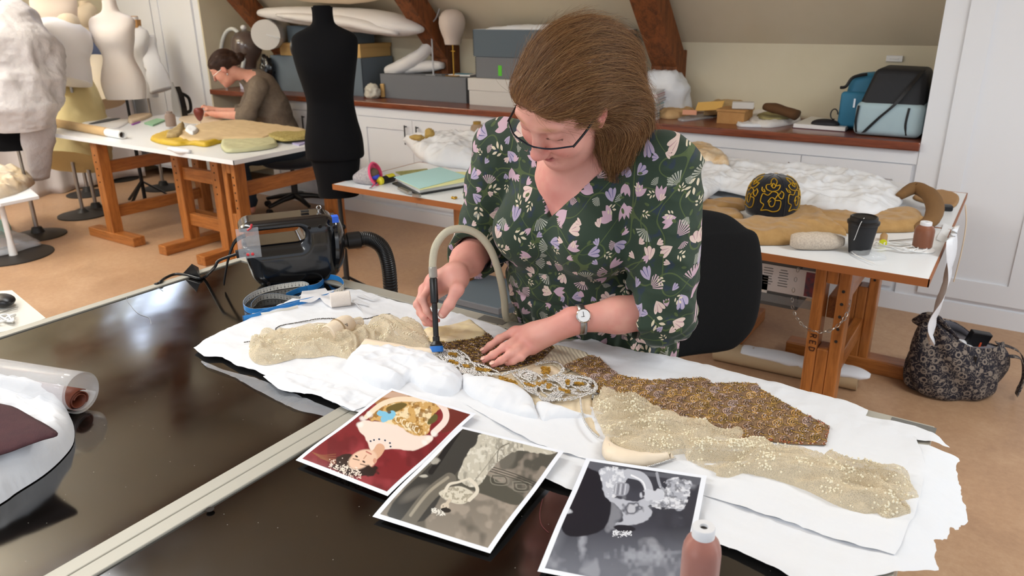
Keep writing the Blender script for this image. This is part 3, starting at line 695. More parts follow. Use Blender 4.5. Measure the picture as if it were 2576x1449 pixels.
def dress_prims():
    P = [s_cap(S_R+V3(.04, .0, .0), S_L-V3(.04, 0, 0), .068, .068, .05), s_ell((-.825, 1.51, 1.22), (.178, .122, .155), None, .05),
         s_ell((-.905, 1.42, 1.165), (.088, .083, .085), None, .05), s_ell((-.745, 1.42, 1.165), (.088, .083, .085), None, .05),
         s_ell((-.832, 1.52, 1.02), (.188, .128, .14), None, .05), s_ell((-.825, 1.60, .86), (.222, .155, .17), None, .06),
         s_cap((-.82, 1.63, .8), (-.82, 1.68, .42), .165, .2, .06)]
    for S, E, W, r0, r1, C, cr in SLEEVES:          # sleeves end in open cuffs, cut square and hollow around the arm
        d = nrm(W-E)
        arm = [s_cap(S, E, r0, r1, .03), s_cap(E, C+d*.03, r1, cr, .02), s_fun((lambda C, d: lambda p: (p-C)@d)(C, d), 0, 'max'), s_cap(C-d*.03, C+d*.1, cr-.007, cr-.007, 0, True)]
        P.append(((lambda a: lambda p: s_eval(a, p))(arm), .035, False))
    a, b, c = NA, NL, NR; fwd = V3(0, -1, 0)
    nl = nrm(np.cross(b-a, fwd)); nr = nrm(np.cross(fwd, c-a))
    if nl@(c-a) < 0: nl = -nl
    if nr@(b-a) < 0: nr = -nr
    P.append(s_fun(lambda p: np.maximum.reduce([-((p-a)@nl), -((p-a)@nr), p[:, 1]-1.55]), 0, True))
    P.append(s_fun(lambda p: .40-p[:, 2], 0, 'max'))
    return P
def dress_disp(p, v):
    # gathers below the seam, soft folds at elbows and waist
    z = p[:, 2]; w = np.clip((1.0-z)/.03, 0, 1)*np.clip((z-.4)/.2, 0, 1); ang = np.arctan2(p[:, 0]+.82, 1.65-p[:, 1])
    d = w*.0045*np.sin(ang*34+3*vnoise(p*9)); seam = np.exp(-((z-1.005-.03*(p[:, 0]+.82))/.006)**2)*-.006*(np.abs(p[:, 0]+.83) < .16)
    f = .0045*ridge(p*np.array([11, 11, 16])+3, 2); far = np.clip((np.abs(p[:, 0]+.82)-.12)/.1, .25, 1)
    fe = 0
    for E in (E_R, E_L): r = np.linalg.norm(p-E, axis=1); fe = fe+.005*np.exp(-(r/.09)**2)*np.sin((p-E)@nrm(V3(.2, -.5, 1))*150+4*vnoise(p*14))
    placket = -.0015*np.exp(-((p[:, 0]+.842)/.002)**2)*(z < 1.21)*(z > 1.0)
    return d+seam+f*far+fe+placket
dg = relax(nets(dress_prims(), (-1.22, 1.24, .38), (-.44, 1.86, 1.46), .0035, dress_disp), 2, .4)
def dress_uv(V):
    uv = np.stack([(V[:, 0]*1+V[:, 1]*.35), V[:, 2]-V[:, 1]*.25], 1)
    return uv
def split_uv(g):
    """one chart for the torso front, one each for the sleeves and back, switched by face normal."""
    V, F = g; F = np.asarray(F); P = V[F].mean(1); n = np.cross(V[F[:, 1]]-V[F[:, 0]], V[F[:, 2]]-V[F[:, 0]]); n /= np.linalg.norm(n, axis=1)[:, None]+1e-12
    return V, F
obj('dress', dg, M['floral'], lady, smooth=True, angle=180, uv=dress_uv(dg[0]))
# ---- watch
wd = nrm(W_L-E_L); wc = W_L-wd*.018; vw = nrm(CAMP-wc+V3(0, 0, .35)); vw = nrm(vw-wd*(vw@wd)); sd = np.cross(wd, vw)
wt = obj('wrist_watch', tube([wc+(math.cos(a)*vw+math.sin(a)*sd)*.0345 for a in np.linspace(0, 2*math.pi, 40, endpoint=False)], .007, 8, True, .16, None), M['steel'], lady, smooth=True)
wt.data = wt.data
def orient(g, c, x, y, z): return g[0]@np.stack([x, y, z], 0)+np.asarray(c), g[1]
band = [wc+(math.cos(a)*vw+math.sin(a)*sd)*(.032 if True else 0) for a in np.linspace(0, 2*math.pi, 48)]
wt.data.clear_geometry(); rb = ribbon(band, .014, wd, .0016); wt.data.from_pydata((rb[0]-np.array(lady['_o'])).tolist(), [], rb[1])
wt.data.polygons.foreach_set('use_smooth', [True]*len(wt.data.polygons)); wt['label'] = 'wristwatch on a steel mesh band'
fcs = wc+vw*.033
obj('watch_case', orient(lathe([(.0, 0), (.0145, 0), (.0155, .002), (.0155, .005), (.014, .0065)], 28), fcs, sd, wd, vw), M['chrome'], wt, smooth=True)
obj('watch_dial', orient(lathe([(.0, .0064), (.0132, .0066)], 28), fcs, sd, wd, vw), mat('dial_white', 'e9e9ea', .2, coat=.5), wt)
obj('watch_hand', join(orient(cbox((0.003, 0, .0072), (.011, .0009, .0004)), fcs, sd, wd, vw), orient(cbox((-.002, .002, .0072), (.0009, .007, .0004)), fcs, sd, wd, vw)), M['dark_metal'], wt)
# ---- glasses
gm = mat('blue_black_frame', '1c222e', .25, .6); gs = obj('glasses', tube(catmull([hp(*q) for q in ((-.078, .092, .012), (-.045, .118, .02), (-.012, .125, .016), (0, .126, .0165), (.012, .125, .016), (.045, .118, .02), (.078, .092, .012))], 8), .0017, 8), gm, lady); gs['label'] = 'dark blue half-rim spectacles'
for s in (-1, 1):
    obj('temple_arm', tube(catmull([hp(s*.078, .094, .012), hp(s*.083, .05, .012), hp(s*.084, .0, .014), hp(s*.08, -.03, .0)], 6), .0024, 8), M['black_plastic'], gs)
    rim = [(s*.014, .1255, .0155), (s*.04, .121, .019), (s*.07, .103, .014), (s*.068, .105, -.008), (s*.05, .117, -.018), (s*.028, .124, -.019), (s*.015, .127, -.008)]
    c = np.mean([hp(*q) for q in rim], 0); ring = catmull([hp(*q) for q in rim], 5, True)
    n = len(ring); nf = nrm(HF[:, 1]+V3(0, 0, 0)); vv = np.vstack([ring, ring-nf*.0012]); ff = [tuple(range(n)), tuple(range(2*n-1, n-1, -1))]+[(i, (i+1) % n, n+(i+1) % n, n+i) for i in range(n)]
    lm = M.get('lens') or mat('lens', 'ffffff', .02, trans=1, ior=1.03, spec=.8); M['lens'] = lm
    obj('spectacle_lens', (vv, ff), lm, gs, smooth=False)
# ---- hair: a modelled mass with combed strands over it
def hair_prims():
    P = [s_ell(hp(0, -.022, .044), (.086, .106, .090), HF, .03), s_ell(hp(0, .05, .08), (.068, .042, .034), HF, .03), s_ell(hp(.0, -.085, .01), (.078, .05, .075), HF, .04),
         s_ell(hp(.06, .0, .025), (.027, .045, .045), HF, .025), s_ell(hp(-.06, .0, .025), (.027, .045, .045), HF, .025)]
    P += [s_cap(Y(1500, 175, 1.42), Y(1548, 290, 1.45), .083, .062, .05), s_cap(Y(1550, 290, 1.45), Y(1580, 385, 1.46), .056, .032, .04), s_cap(Y(1548, 330, 1.43), Y(1545, 400, 1.43), .034, .016, .03), s_cap(Y(1590, 330, 1.47), Y(1632, 392, 1.49), .03, .012, .02), s_cap(hp(-.03, -.09, -.02), V3(-.84, 1.52, 1.38), .05, .045, .04)]
    P += [E_(0, .125, .0, (.088, .08, .088), .012, True), E_(.06, .05, -.03, (.044, .038, .045), .012, True), E_(-.06, .05, -.03, (.044, .038, .045), .012, True), E_(.09, .002, -.008, (.03, .026, .034), .008, True)]
    return P
M['hair'] = None
def hair_mat(name, a, b, c, stretch=(60, 6, 60)):
    m = mat(name, a, .45, spec=.35); t = NT(m); bs = t.n['Principled BSDF']; co = t.add('ShaderNodeTexCoord').outputs['Object']
    mp = t.add('ShaderNodeMapping', i_Vector=co); mp.inputs['Scale'].default_value = stretch; n = t.noise(mp.outputs[0], 6, 4, .7)
    t.l.new(t.ramp(n.outputs[0], [(.3, lin(b)), (.5, lin(a)), (.7, lin(c))]), bs.inputs['Base Color']); return m
M['hair'] = hair_mat('copper_brown_hair', '704a2d', '4f321e', '8d663f')
hpz = hair_prims()
def flow_at(p):
    """combing direction: back over the crown, then down to the left shoulder."""
    q = (p-HC)@HF; back = np.stack([q[:, 0]*1.2+.35, np.full(len(q), -1.0), .1+0*q[:, 0]], 1)@HF.T
    tgt = Y(1585, 330, 1.47); d = tgt-p; d /= np.linalg.norm(d, axis=1)[:, None]+1e-9
    w = np.clip((p[:, 0]+.72)/.12, 0, 1)[:, None]; lowz = np.clip((1.45-p[:, 2])/.06, 0, 1)[:, None]
    v = back*(1-.6*w)+d*(.2+1.0*w); v = v*(1-lowz)+np.array([-.15, -.1, -1.0])*lowz
    return v/np.linalg.norm(v, axis=1)[:, None]
def grad(prims, p, e=.002):
    g = np.stack([s_eval(prims, p+np.eye(3)[i]*e)-s_eval(prims, p-np.eye(3)[i]*e) for i in range(3)], 1); return g/(np.linalg.norm(g, axis=1)[:, None]+1e-9)
def hair_disp(p, v):
    fl = flow_at(p); s = np.cross(fl, np.array([0, 0, 1.])); return .0016*ridge(np.stack([p[:, 0]*60+p[:, 1]*10, p[:, 1]*16, p[:, 2]*60], 1), 2)+.004*vnoise(p*16)
hg = relax(nets(hpz, (-.92, 1.14, 1.24), (-.5, 1.62, 1.66), .0035, hair_disp), 1, .3)
hair = obj('hair', hg, M['hair'], lady, smooth=True, angle=180)
def strands(name, V, prims, flow, parent, m, count, steps=14, step=.009, lift=.001, rad=.00022, fuzz=.0, seed=5, grav=0):
    r = np.random.RandomState(seed); P = V[r.randint(0, len(V), count)]+r.normal(0, .002, (count, 3)); out = [P]; ln = r.uniform(.5, 1.5, count)[:, None]; lf = np.abs(r.normal(0, 1, count))*lift+r.uniform(0, .001, count); wob = r.normal(0, .25, (count, 3))
    for i in range(steps-1):
        v = flow(P)+wob*fuzz; n = grad(prims, P); v = v-n*(v*n).sum(1)[:, None]*.9; v /= np.linalg.norm(v, axis=1)[:, None]+1e-9
        P = P+v*step*ln; d = s_eval(prims, P); want = lf*(1+i*.25*min(fuzz, 1)); Q = P-n*np.clip(d-want, -.006, .006)[:, None]*.8; bad = np.abs(s_eval(prims, Q)) > .03; Q[bad] = out[-1][bad]+1e-5; P = Q; out.append(P)
    A = np.stack(out, 1).reshape(-1, 3)-np.array(parent['_o'])
    cu = bpy.data.hair_curves.new(name); cu.add_curves([steps]*count); cu.attributes['position'].data.foreach_set('vector', A.astype(np.float32).ravel())
    ra = cu.attributes.get('radius') or cu.attributes.new('radius', 'FLOAT', 'POINT'); ra.data.foreach_set('value', np.tile(np.linspace(1, .35, steps)*rad, count).astype(np.float32))
    cu.materials.append(m); o = bpy.data.objects.new(name, cu); COL.objects.link(o); o.parent = parent; o['_o'] = parent['_o']; return o
def strand_mat(name, cols):
    m = mat(name, cols[0], .42, spec=.4); t = NT(m); b = t.n['Principled BSDF']; h = t.add('ShaderNodeHairInfo'); t.l.new(t.ramp(h.outputs['Random'], [((i+.5)/len(cols), lin(c)) for i, c in enumerate(cols)]), b.inputs['Base Color']); return m
M['strand'] = strand_mat('copper_strands', ['5f3e24', '7d5632', '94693f', 'b08a5c', '54361f', '8a6038'])
so = strands('hair_strand', hg[0], hpz, flow_at, hair, M['strand'], 13000, 16, .008, .0028, .00026, .55); so['kind'] = 'stuff'
so2 = strands('flyaway_hair', hg[0], hpz, flow_at, hair, M['strand'], 1300, 14, .0065, .008, .00017, 1.3, 9); so2['kind'] = 'stuff'
# ------------------------------------------------------------------ things on the black table
def pr(p):
    v = np.atleast_2d(p)-CAMP; d = v@_F; return np.stack([1288+FPX*(v@_R)/d, 724.5-FPX*(v@_U)/d], 1)
def zp(pts, z=None): return [Z(q[0], q[1], q[2] if len(q) > 2 else z) for q in pts]
def zoomed(pts, ox, oy, s): return [(ox+q[0]*s, oy+q[1]*s)+tuple(q[2:]) for q in pts]
Q2 = lambda p: zoomed(p, 480, 680, .31056); Q3 = lambda p: zoomed(p, 1000, 780, .23292); Q4 = lambda p: zoomed(p, 1400, 850, .31056)
Q5 = lambda p: zoomed(p, 1776, 1000, .31056); Q6 = lambda p: zoomed(p, 700, 950, .42702); Q7 = lambda p: zoomed(p, 400, 520, .23292)
QB = lambda p: zoomed(p, 1676, 400, .44866)
M['tissue'] = mat('white_tissue', 'e6e8ec', .75, bump=.5, bscale=26, bdist=.004, sss=.0)
def thin(name, col, tr, rough=.6, spec=.3):
    m = mat(name, col, rough, spec=spec); t = NT(m); b = t.n['Principled BSDF']; o = t.n['Material Output']; tr_ = t.add('ShaderNodeBsdfTransparent'); mx = t.add('ShaderNodeMixShader'); mx.inputs[0].default_value = tr
    t.l.new(b.outputs[0], mx.inputs[1]); t.l.new(tr_.outputs[0], mx.inputs[2]); t.l.new(mx.outputs[0], o.inputs[0]); return m
M['film'] = thin('clear_film', 'e6eaee', .8, .08, .9); M['film2'] = thin('cloudy_film', 'dfe3ea', .66, .15, .8)
def torn(poly, amp, n=6, seed=1):
    r = np.random.RandomState(seed); out = []
    for i in range(len(poly)):
        a, b = np.array(poly[i]), np.array(poly[(i+1) % len(poly)])
        for k in range(n): out.append(tuple(a+(b-a)*k/n+(r.normal(0, amp, 2) if k else 0)))
    return out
def smoothpoly(px, n=5): return [tuple(q) for q in catmull(np.array(px, float), n, True)]
def drop(P, z):   # paper falls a little beyond the table edges
    over = np.maximum(P[:, 0]-X1, 0)+np.maximum(P[:, 1]-YF, 0)*.8; return z-over*.28-over**2*1.5
def tissue_h(z0, amp, s, seed, edge=.05, lift=0):
    def f(P, e):
        k = np.clip(e/edge, 0, 1); r = ridge(P*s+seed, 3)*.5+.5; return drop(P, z0+amp*(r*k*.8+.2*r)+lift*(1-k)*(.5+.5*vnoise(P*14+seed))+.003*(1-k)*np.abs(vnoise(P*40+seed)))
    return f
main_px = [(488, 884), (520, 862), (545, 850), (600, 822), (640, 806), (700, 775), (760, 748), (830, 738), (905, 736), (1000, 768), (1120, 788), (1200, 812), (1275, 838), (1400, 872), (1480, 858), (1530, 878), (1600, 892), (1700, 902), (1850, 940), (2000, 985), (2120, 1012), (2182, 1042), (2176, 1056), (2300, 1083), (2345, 1098), (2392, 1128), (2412, 1160)]
tear_r = [(2412, 1160), (2403, 1180), (2408, 1210), (2418, 1230), (2420, 1252), (2434, 1268), (2440, 1305), (2418, 1312), (2412, 1332), (2388, 1332), (2384, 1362), (2352, 1368), (2354, 1400), (2345, 1410), (2366, 1449), (2370, 1500)]
low_px = [(2050, 1500), (1960, 1449), (1900, 1420), (1840, 1392), (1780, 1370), (1700, 1330), (1560, 1280), (1430, 1240), (1300, 1190), (1200, 1150), (1100, 1095), (1010, 1065), (885, 1046), (800, 1005), (744, 990), (700, 968), (662, 950), (640, 938), (600, 930), (560, 906), (500, 904)]
P_ = smoothpoly(main_px[:-1]+[tear_r[0]], 1)
outline = torn(zpoly(main_px, TH)[:-1], .0008, 4, 2)+torn(zpoly(tear_r, TH-.012)[:-1], .0014, 5, 3)[:-5]+torn(zpoly(low_px, TH), .0008, 4, 4)[:-4]
tag(obj('tissue_sheet', sheet(outline, .0055, tissue_h(TH+.0062, .005, 9, 1, .03, .003)), M['tissue'], smooth=True, angle=180), 'large torn white tissue sheet spread under the beaded dress and over the table edge', 'tissue paper')
u2 = zpoly([(1150, 1010), (1500, 1030), (2000, 1100), (2140, 1060), (2300, 1100), (2330, 1180), (2300, 1300), (2250, 1400), (2100, 1360), (1900, 1290), (1600, 1200), (1350, 1120)], TH+.008)
tag(obj('tissue_sheet', sheet(torn(u2, .001, 4, 6), .007, tissue_h(TH+.0102, .004, 6, 9, .05, 0)), M['tissue'], smooth=True, angle=180), 'upper white tissue layer under the lace at the right end of the table', 'tissue paper')
u3 = zpoly([(662, 950), (700, 935), (800, 960), (900, 985), (960, 1010), (890, 1040), (800, 1000), (742, 992), (700, 985)], TH+.008)
tag(obj('tissue_sheet', sheet(torn(u3, .001, 3, 8), .004, tissue_h(TH+.0105, .008, 25, 4, .01)), M['tissue'], smooth=True, angle=180), 'small folded wad of white tissue at the left end of the large sheet', 'tissue paper')
fl = zpoly([(500, 905), (560, 930), (640, 950), (760, 1000), (880, 1045), (830, 1052), (740, 1030), (650, 985), (590, 950), (520, 925)], TH+.002)
tag(obj('polythene_sheet', sheet(fl, .006, lambda P, e: TH+.002+.003*np.abs(vnoise(P*30))), M['film2'], smooth=True, angle=180), 'strip of clear polythene showing on the black top under the tissue edge', 'plastic sheet')
# padding under the bodice
def puff(px, z0, hgt, s, seed, label, cat='tissue paper', m=None, name='tissue_padding', res=.0035, rid=.35):
    p = zpoly(smoothpoly(px, 4), z0)
    def f(P, e): q = np.clip(e/.035, 0, 1); return z0+hgt*np.sqrt(1-(1-q)**2)*(1+rid*(ridge(P*s+seed, 3)*.5-.3))
    return tag(obj(name, sheet(p, res, f), m or M['tissue'], smooth=True, angle=180), label, cat)
puff([(872, 935), (890, 900), (950, 890), (1030, 895), (1110, 920), (1165, 955), (1162, 985), (1130, 1003), (1070, 990), (1030, 965), (1000, 985), (940, 975)], TH+.006, .034, 18, 2, 'crumpled white tissue padding under the left of the cream bodice')
puff([(1160, 955), (1240, 965), (1330, 1000), (1350, 1040), (1352, 1062), (1290, 1050), (1210, 1020), (1168, 990)], TH+.006, .028, 14, 5, 'smooth white tissue roll padding under the middle of the cream bodice')
puff([(1350, 1020), (1400, 1030), (1460, 1050), (1520, 1060), (1480, 1062), (1400, 1062), (1365, 1068), (1350, 1045)], TH+.006, .022, 16, 7, 'short white tissue pad under the right of the cream bodice')
# ---- the dress being brushed
gown = thing('beaded_gown', Z(1400, 960, TH), 'antique cream and bronze beaded evening dress with lace sleeves lying on tissue', 'dress')
cream = mat('cream_silk', 'ecdcc0', .6, col2='e0cdac', nscale=30, bump=.2, bscale=300, bdist=.001, sheen=.1)
M['cream'] = cream
def cloth(name, px, z, hf=None, m=cream, res=.004, sm=3, parent=gown, amp=.0025, s=22, seed=0, dome=0, dw=.02, th=.0008):
    p = zpoly(smoothpoly(px, sm) if sm else px, z)
    def f(P, e): return z+amp*(ridge(P*s+seed, 2)*.5)+dome*np.sqrt(1-(1-np.clip(e/dw, 0, 1))**2)
    g = sheet(p, res, hf or f); o = obj(name, g, m, parent, smooth=True, angle=180, solid=th); return o, g
band, bandg = cloth('bodice_lining', Q3([(-420, 400), (-250, 380), (0, 400), (180, 410), (340, 440), (430, 480), (700, 420), (1500, 480), (2050, 500), (2250, 760), (2110, 900), (2100, 1000), (2150, 1250), (2200, 1380), (2080, 1330), (1980, 1180), (1850, 1100), (1500, 1040), (1400, 985), (1250, 905), (1000, 805), (740, 725), (500, 625), (300, 565), (0, 505), (-250, 500), (-400, 480)]), TH+.010, dome=.003, dw=.02, sm=2)
silk = mat('pleated_silk', 'ddd0b4', .5, sheen=.2)
_t = NT(silk); _c = _t.add('ShaderNodeTexCoord').outputs['Object']; _w = _t.add('ShaderNodeTexWave', i_Vector=_c, i_Scale=55.0, i_Distortion=1.5, i_Detail=2.0); _w.bands_direction = 'DIAGONAL'; _b = _t.add('ShaderNodeBump', i_Height=_w.outputs[0], i_Strength=.6, i_Distance=.002); _t.l.new(_b.outputs[0], _t.n['Principled BSDF'].inputs['Normal'])
cloth('pleated_panel', Q3([(1640, 385), (1900, 420), (2060, 495), (1820, 680), (1700, 600), (1480, 570)]), TH+.0155, m=silk, amp=.001)
yl = mat('yellow_lining', 'f1dfaa', .65, col2='ead9ba', nscale=25, bump=.3, bscale=150)
cloth('waist_lining', Q3([(290, 215), (500, 190), (640, 150), (765, 105), (815, 120), (880, 190), (960, 270), (850, 320), (640, 350), (470, 370), (330, 330)]), TH+.014, m=yl, amp=.006, dome=.006)
# beads: short glass tubes laid along arcs
def prisms(P, D, Nn, L, r, cols):
    n = len(P); S = np.cross(D, Nn); out = np.empty((n, 8, 3)); L = np.broadcast_to(L, n)[:, None]/2; r = np.broadcast_to(r, n)[:, None]
    for i, (a, b, c) in enumerate([(-1, -1, -1), (-1, 1, -1), (-1, 1, 1), (-1, -1, 1), (1, -1, -1), (1, 1, -1), (1, 1, 1), (1, -1, 1)]): out[:, i] = P+D*L*a+S*r*b+Nn*r*(c)
    f = np.array([[3, 2, 1, 0], [4, 5, 6, 7], [0, 1, 5, 4], [1, 2, 6, 5], [2, 3, 7, 6], [3, 0, 4, 7]]); F = (np.arange(n)[:, None, None]*8+f[None]).reshape(-1, 4)
    return (out.reshape(-1, 3), F), np.repeat(cols, 8, 0)
def inst(tmpl, P, s):
    v, f = tmpl; v = np.asarray(v); k = max(len(q) for q in f); f = np.array([tuple(q)+(q[-1],)*(k-len(q)) for q in f]); n = len(P); s = np.broadcast_to(s, n)
    V = (v[None]*s[:, None, None]+np.asarray(P)[:, None]).reshape(-1, 3); return V, [tuple(q) for q in (np.arange(n)[:, None, None]*len(v)+f[None]).reshape(-1, k)]
sph = uvs((0, 0, 0), 1, 7, 5)
sph = (sph[0], [tuple(dict.fromkeys(q)) for q in sph[1]])
def inst2(P, s, n=6, m=4):
    v, f = uvs((0, 0, 0), 1, n, m); v = np.asarray(v); f = np.array(f); N = len(P); s = np.broadcast_to(s, N)
    return (v[None]*s[:, None, None]+np.asarray(P)[:, None]).reshape(-1, 3), (np.arange(N)[:, None, None]*len(v)+f[None]).reshape(-1, 4)
beadm = mat('glass_bugle_beads', None, .28, attr='tint', spec=.7); M['bead'] = beadm
def pick(cols, n, r): return np.array([lin(c) for c in cols])[r.randint(0, len(cols), n)]
def scale_beads(poly, z, u, cell, ring0, rings, dr, cols, seed, hfun=None, spine='c9a24a', sweep=1.25, ln=.0026, orange=None):
    r = np.random.RandomState(seed); A = np.array(poly); lo, hi = A.min(0)-.02, A.max(0)+.02; u = nrm(u)[:2]; v = np.array([-u[1], u[0]]); P, D, C = [], [], []
    cen = (lo+hi)/2; R = np.linalg.norm(hi-lo)/2; cu, cv = cell
    for i in range(int(-R/cu)-1, int(R/cu)+2):
        for j in range(int(-R/cv)-1, int(R/cv)+2):
            c = cen+u*i*cu+v*(j+.5*(i % 2))*cv; tone = r.randint(0, len(cols)); base = np.array(lin(cols[tone]))
            for k in range(rings):
                rr = ring0+k*dr; m = max(2, int(rr*2*sweep/(ln*1.05))); th = np.linspace(-sweep, sweep, m)+r.normal(0, .02, m)
                dirs = -np.outer(np.cos(th), u)+np.outer(np.sin(th), v); pts = c+dirs*rr*np.array([1, 1]); tg = np.outer(np.sin(th), u)+np.outer(np.cos(th), v)
                P.append(pts); D.append(tg); cc = base*(r.uniform(.9, 1.6, (m, 1)))*(1.15 if k % 2 else .42)*(.75+.06*k)+r.uniform(0, .02, (m, 3)); sh = r.rand(m) < .13; cc[sh] = np.array(lin('d9c3bd')); C.append(cc)
            m = 6; t = np.linspace(.0, cu*.8, m); P.append(c+np.outer(t-.2*cu, u)); D.append(np.tile(u, (m, 1))); C.append(np.tile(np.array(lin(spine)), (m, 1))*r.uniform(.7, 1.2, (m, 1)))
    P, D, C = np.vstack(P), np.vstack(D), np.vstack(C); k = inpoly(P, poly); P, D, C = P[k], D[k], C[k]
    if orange is not None: e = nearest(P, poly)[0]; q = (e < .007)&(r.rand(len(e)) < .6)&(P@np.array([1., -.6]) > orange); C[q] = np.array(lin('ad6642'))*r.uniform(.6, 1.3, (q.sum(), 1))
    zz = (z if hfun is None else hfun(P))+r.uniform(0, .0016, len(P)); P3 = np.column_stack([P, zz]); D3 = np.column_stack([D, r.normal(0, .12, len(P))]); D3 /= np.linalg.norm(D3, axis=1)[:, None]
    Nn = np.tile([0, 0, 1.], (len(P), 1)); Nn -= D3*(Nn*D3).sum(1)[:, None]; Nn /= np.linalg.norm(Nn, axis=1)[:, None]
    return prisms(P3, D3, Nn, ln*r.uniform(.8, 1.1, len(P)), .00062, C)
wav = lambda P: .004*ridge(P*9+2, 2)*.5
ground = mat('bronze_net', '7a5f42', .8, col2='97785a', nscale=120, bump=.5, bscale=500)
rp = [(1418, 930), (1450, 912), (1482, 897), (1508, 903), (1530, 925), (1560, 945), (1600, 950), (1640, 956), (1700, 952), (1772, 951), (1795, 966), (1850, 962), (1902, 962), (1915, 975), (1960, 1005), (2010, 1035), (2088, 1073), (2082, 1100), (2078, 1120), (2000, 1117), (1940, 1112), (1872, 1107), (1780, 1085), (1700, 1062), (1640, 1040), (1590, 1012), (1530, 1000), (1500, 990), (1480, 960)]
RP = zpoly(rp, TH+.014); rh = lambda P: TH+.0135+wav(P)+.009*np.clip(1-np.hypot(P[:, 0]-RP[0][0], P[:, 1]-RP[0][1])/.16, 0, 1)
cloth('bead_net', rp, TH+.014, hf=lambda P, e: rh(P)-.0012, m=ground, sm=0)
ud = Z(2085, 1098, TH)[:2]-Z(1520, 960, TH)[:2]
cols_r = ['b58c52', 'a3825f', '94755c', 'bd975e', 'ab9184', 'a07f4a']
g, c = scale_beads(RP, TH, np.append(ud, 0), (.023, .035), .003, 8, .00215, cols_r, 11, rh, orange=nrm(np.array([1, -.6]))@np.array(RP[16])*1.166-.05)
o = obj('bugle_beadwork', g, beadm, gown, smooth=False, attr={'tint': c}); o['kind'] = 'stuff'; o['label'] = 'bronze scale-patterned beadwork of the skirt panel'
lp = Q3([(430, 350), (600, 335), (820, 320), (900, 280), (960, 255), (1010, 285), (1060, 330), (1400, 480), (1560, 420), (1650, 375), (1700, 400), (1560, 540), (1400, 600), (1250, 640), (1050, 670), (900, 620), (740, 520), (640, 440), (520, 430)])
LPp = zpoly(lp, TH+.016)
lh = lambda P: TH+.0175+.002*ridge(P*20+7, 2)*.5
cloth('bead_net', lp, TH+.016, hf=lambda P, e: np.where(P[:, 0] > -.95, lh(P)-.001, lh(P)-.001), m=ground, sm=0)
g, c = scale_beads(LPp, TH, (1, .3, 0), (.0145, .017), .002, 5, .0021, ['6d5230', '5c432c', '7a5c34', '8a6f55', '4d3a28'], 12, lh, sweep=1.0, ln=.003)
o = obj('bugle_beadwork', g, beadm, gown, smooth=False, attr={'tint': c}); o['kind'] = 'stuff'; o['label'] = 'dark bronze beadwork under the hand and brush'
# silver scrolls
silver = mat('silver_beads', 'c9c7c4', .18, .9)
def chain(pts, z, r=.0019, sp=1.9, closed=False, jit=.0006, zf=None, rs=np.random.RandomState(4)):
    c = catmull(np.array(zp(pts, z)), 10, closed); d = np.r_[0, np.cumsum(np.linalg.norm(np.diff(c, axis=0), axis=1))]; n = max(2, int(d[-1]/(r*sp))); t = np.linspace(0, d[-1], n)
    P = np.stack([np.interp(t, d, c[:, i]) for i in range(3)], 1)+rs.normal(0, jit, (n, 3))*[1, 1, .4]; return P
def eli(cx, cy, rx, ry, a=0, n=14, t0=0, t1=6.283): return [(cx+rx*math.cos(t)*math.cos(a)-ry*math.sin(t)*math.sin(a), cy+rx*math.cos(t)*math.sin(a)+ry*math.sin(t)*math.cos(a)) for t in np.linspace(t0, t1, n)]
ZS = TH+.022; sil = []
curves = [[(430, 480), (500, 545), (560, 595), (640, 645), (700, 672), (800, 692), (920, 692), (1000, 680), (1120, 690), (1250, 650), (1400, 640)], [(520, 440), (650, 430), (735, 480), (800, 555), (900, 585), (1000, 625), (1080, 660)], eli(595, 490, 110, 48, .3), eli(745, 600, 95, 52, .2), eli(600, 495, 60, 22, .3), [(860, 590), (930, 640), (1000, 690)],
          [(1260, 690), (1390, 650), (1500, 690), (1560, 760), (1500, 800), (1400, 790), (1330, 750)], eli(1630, 850, 150, 105, .1), eli(1640, 850, 95, 60, .1), eli(1965, 805, 175, 92, .05), eli(1960, 795, 95, 42, .05), eli(1400, 700, 85, 45, .2),
          [(1480, 580), (1600, 550), (1720, 558), (1782, 620), (1735, 690)], [(1380, 850), (1440, 880), (1520, 905), (1560, 960), (1700, 962), (1850, 955), (1990, 915), (2100, 880), (2135, 820), (2085, 760), (1950, 715), (1800, 700), (1700, 700), (1640, 740)], [(1240, 690), (1300, 740), (1360, 800), (1400, 860)], [(1290, 700), (1380, 740), (1450, 790), (1560, 800)], [(1500, 700), (1580, 690), (1660, 720), (1700, 760)], [(1750, 760), (1800, 830), (1850, 880), (1950, 900)]]
for cv in curves:
    for off in (0, 1, 2):
        sil.append(chain(Q3([(x+random.uniform(-3, 3)+off*9, y+random.uniform(-3, 3)+off*8) for x, y in cv]), ZS-.001*(cv[0][0] < 1100), .0017))
for pl, n in (([(440, 490), (520, 430), (660, 430), (800, 520), (1000, 630), (1100, 690), (800, 690), (640, 640)], 700), ([(1260, 680), (1400, 640), (1560, 700), (1800, 700), (2100, 760), (2120, 850), (1980, 920), (1700, 960), (1540, 930), (1380, 860)], 1500)):
    A = np.array(zpoly(Q3(pl), ZS)); P = A.min(0)+rng.rand(n*3, 2)*(A.max(0)-A.min(0)); P = P[inpoly(P, [tuple(q) for q in A])]; P = P[vnoise(P*55) > -.05][:n]; sil.append(np.column_stack([P, np.full(len(P), ZS-.0015)]))
sp_ = np.vstack(sil); o = obj('silver_scrollwork', inst2(sp_, rng.uniform(.0013, .0022, len(sp_)), 6, 4), silver, gown, smooth=True, angle=180); o['kind'] = 'stuff'; o['label'] = 'silver bead scroll motifs along the neckline'
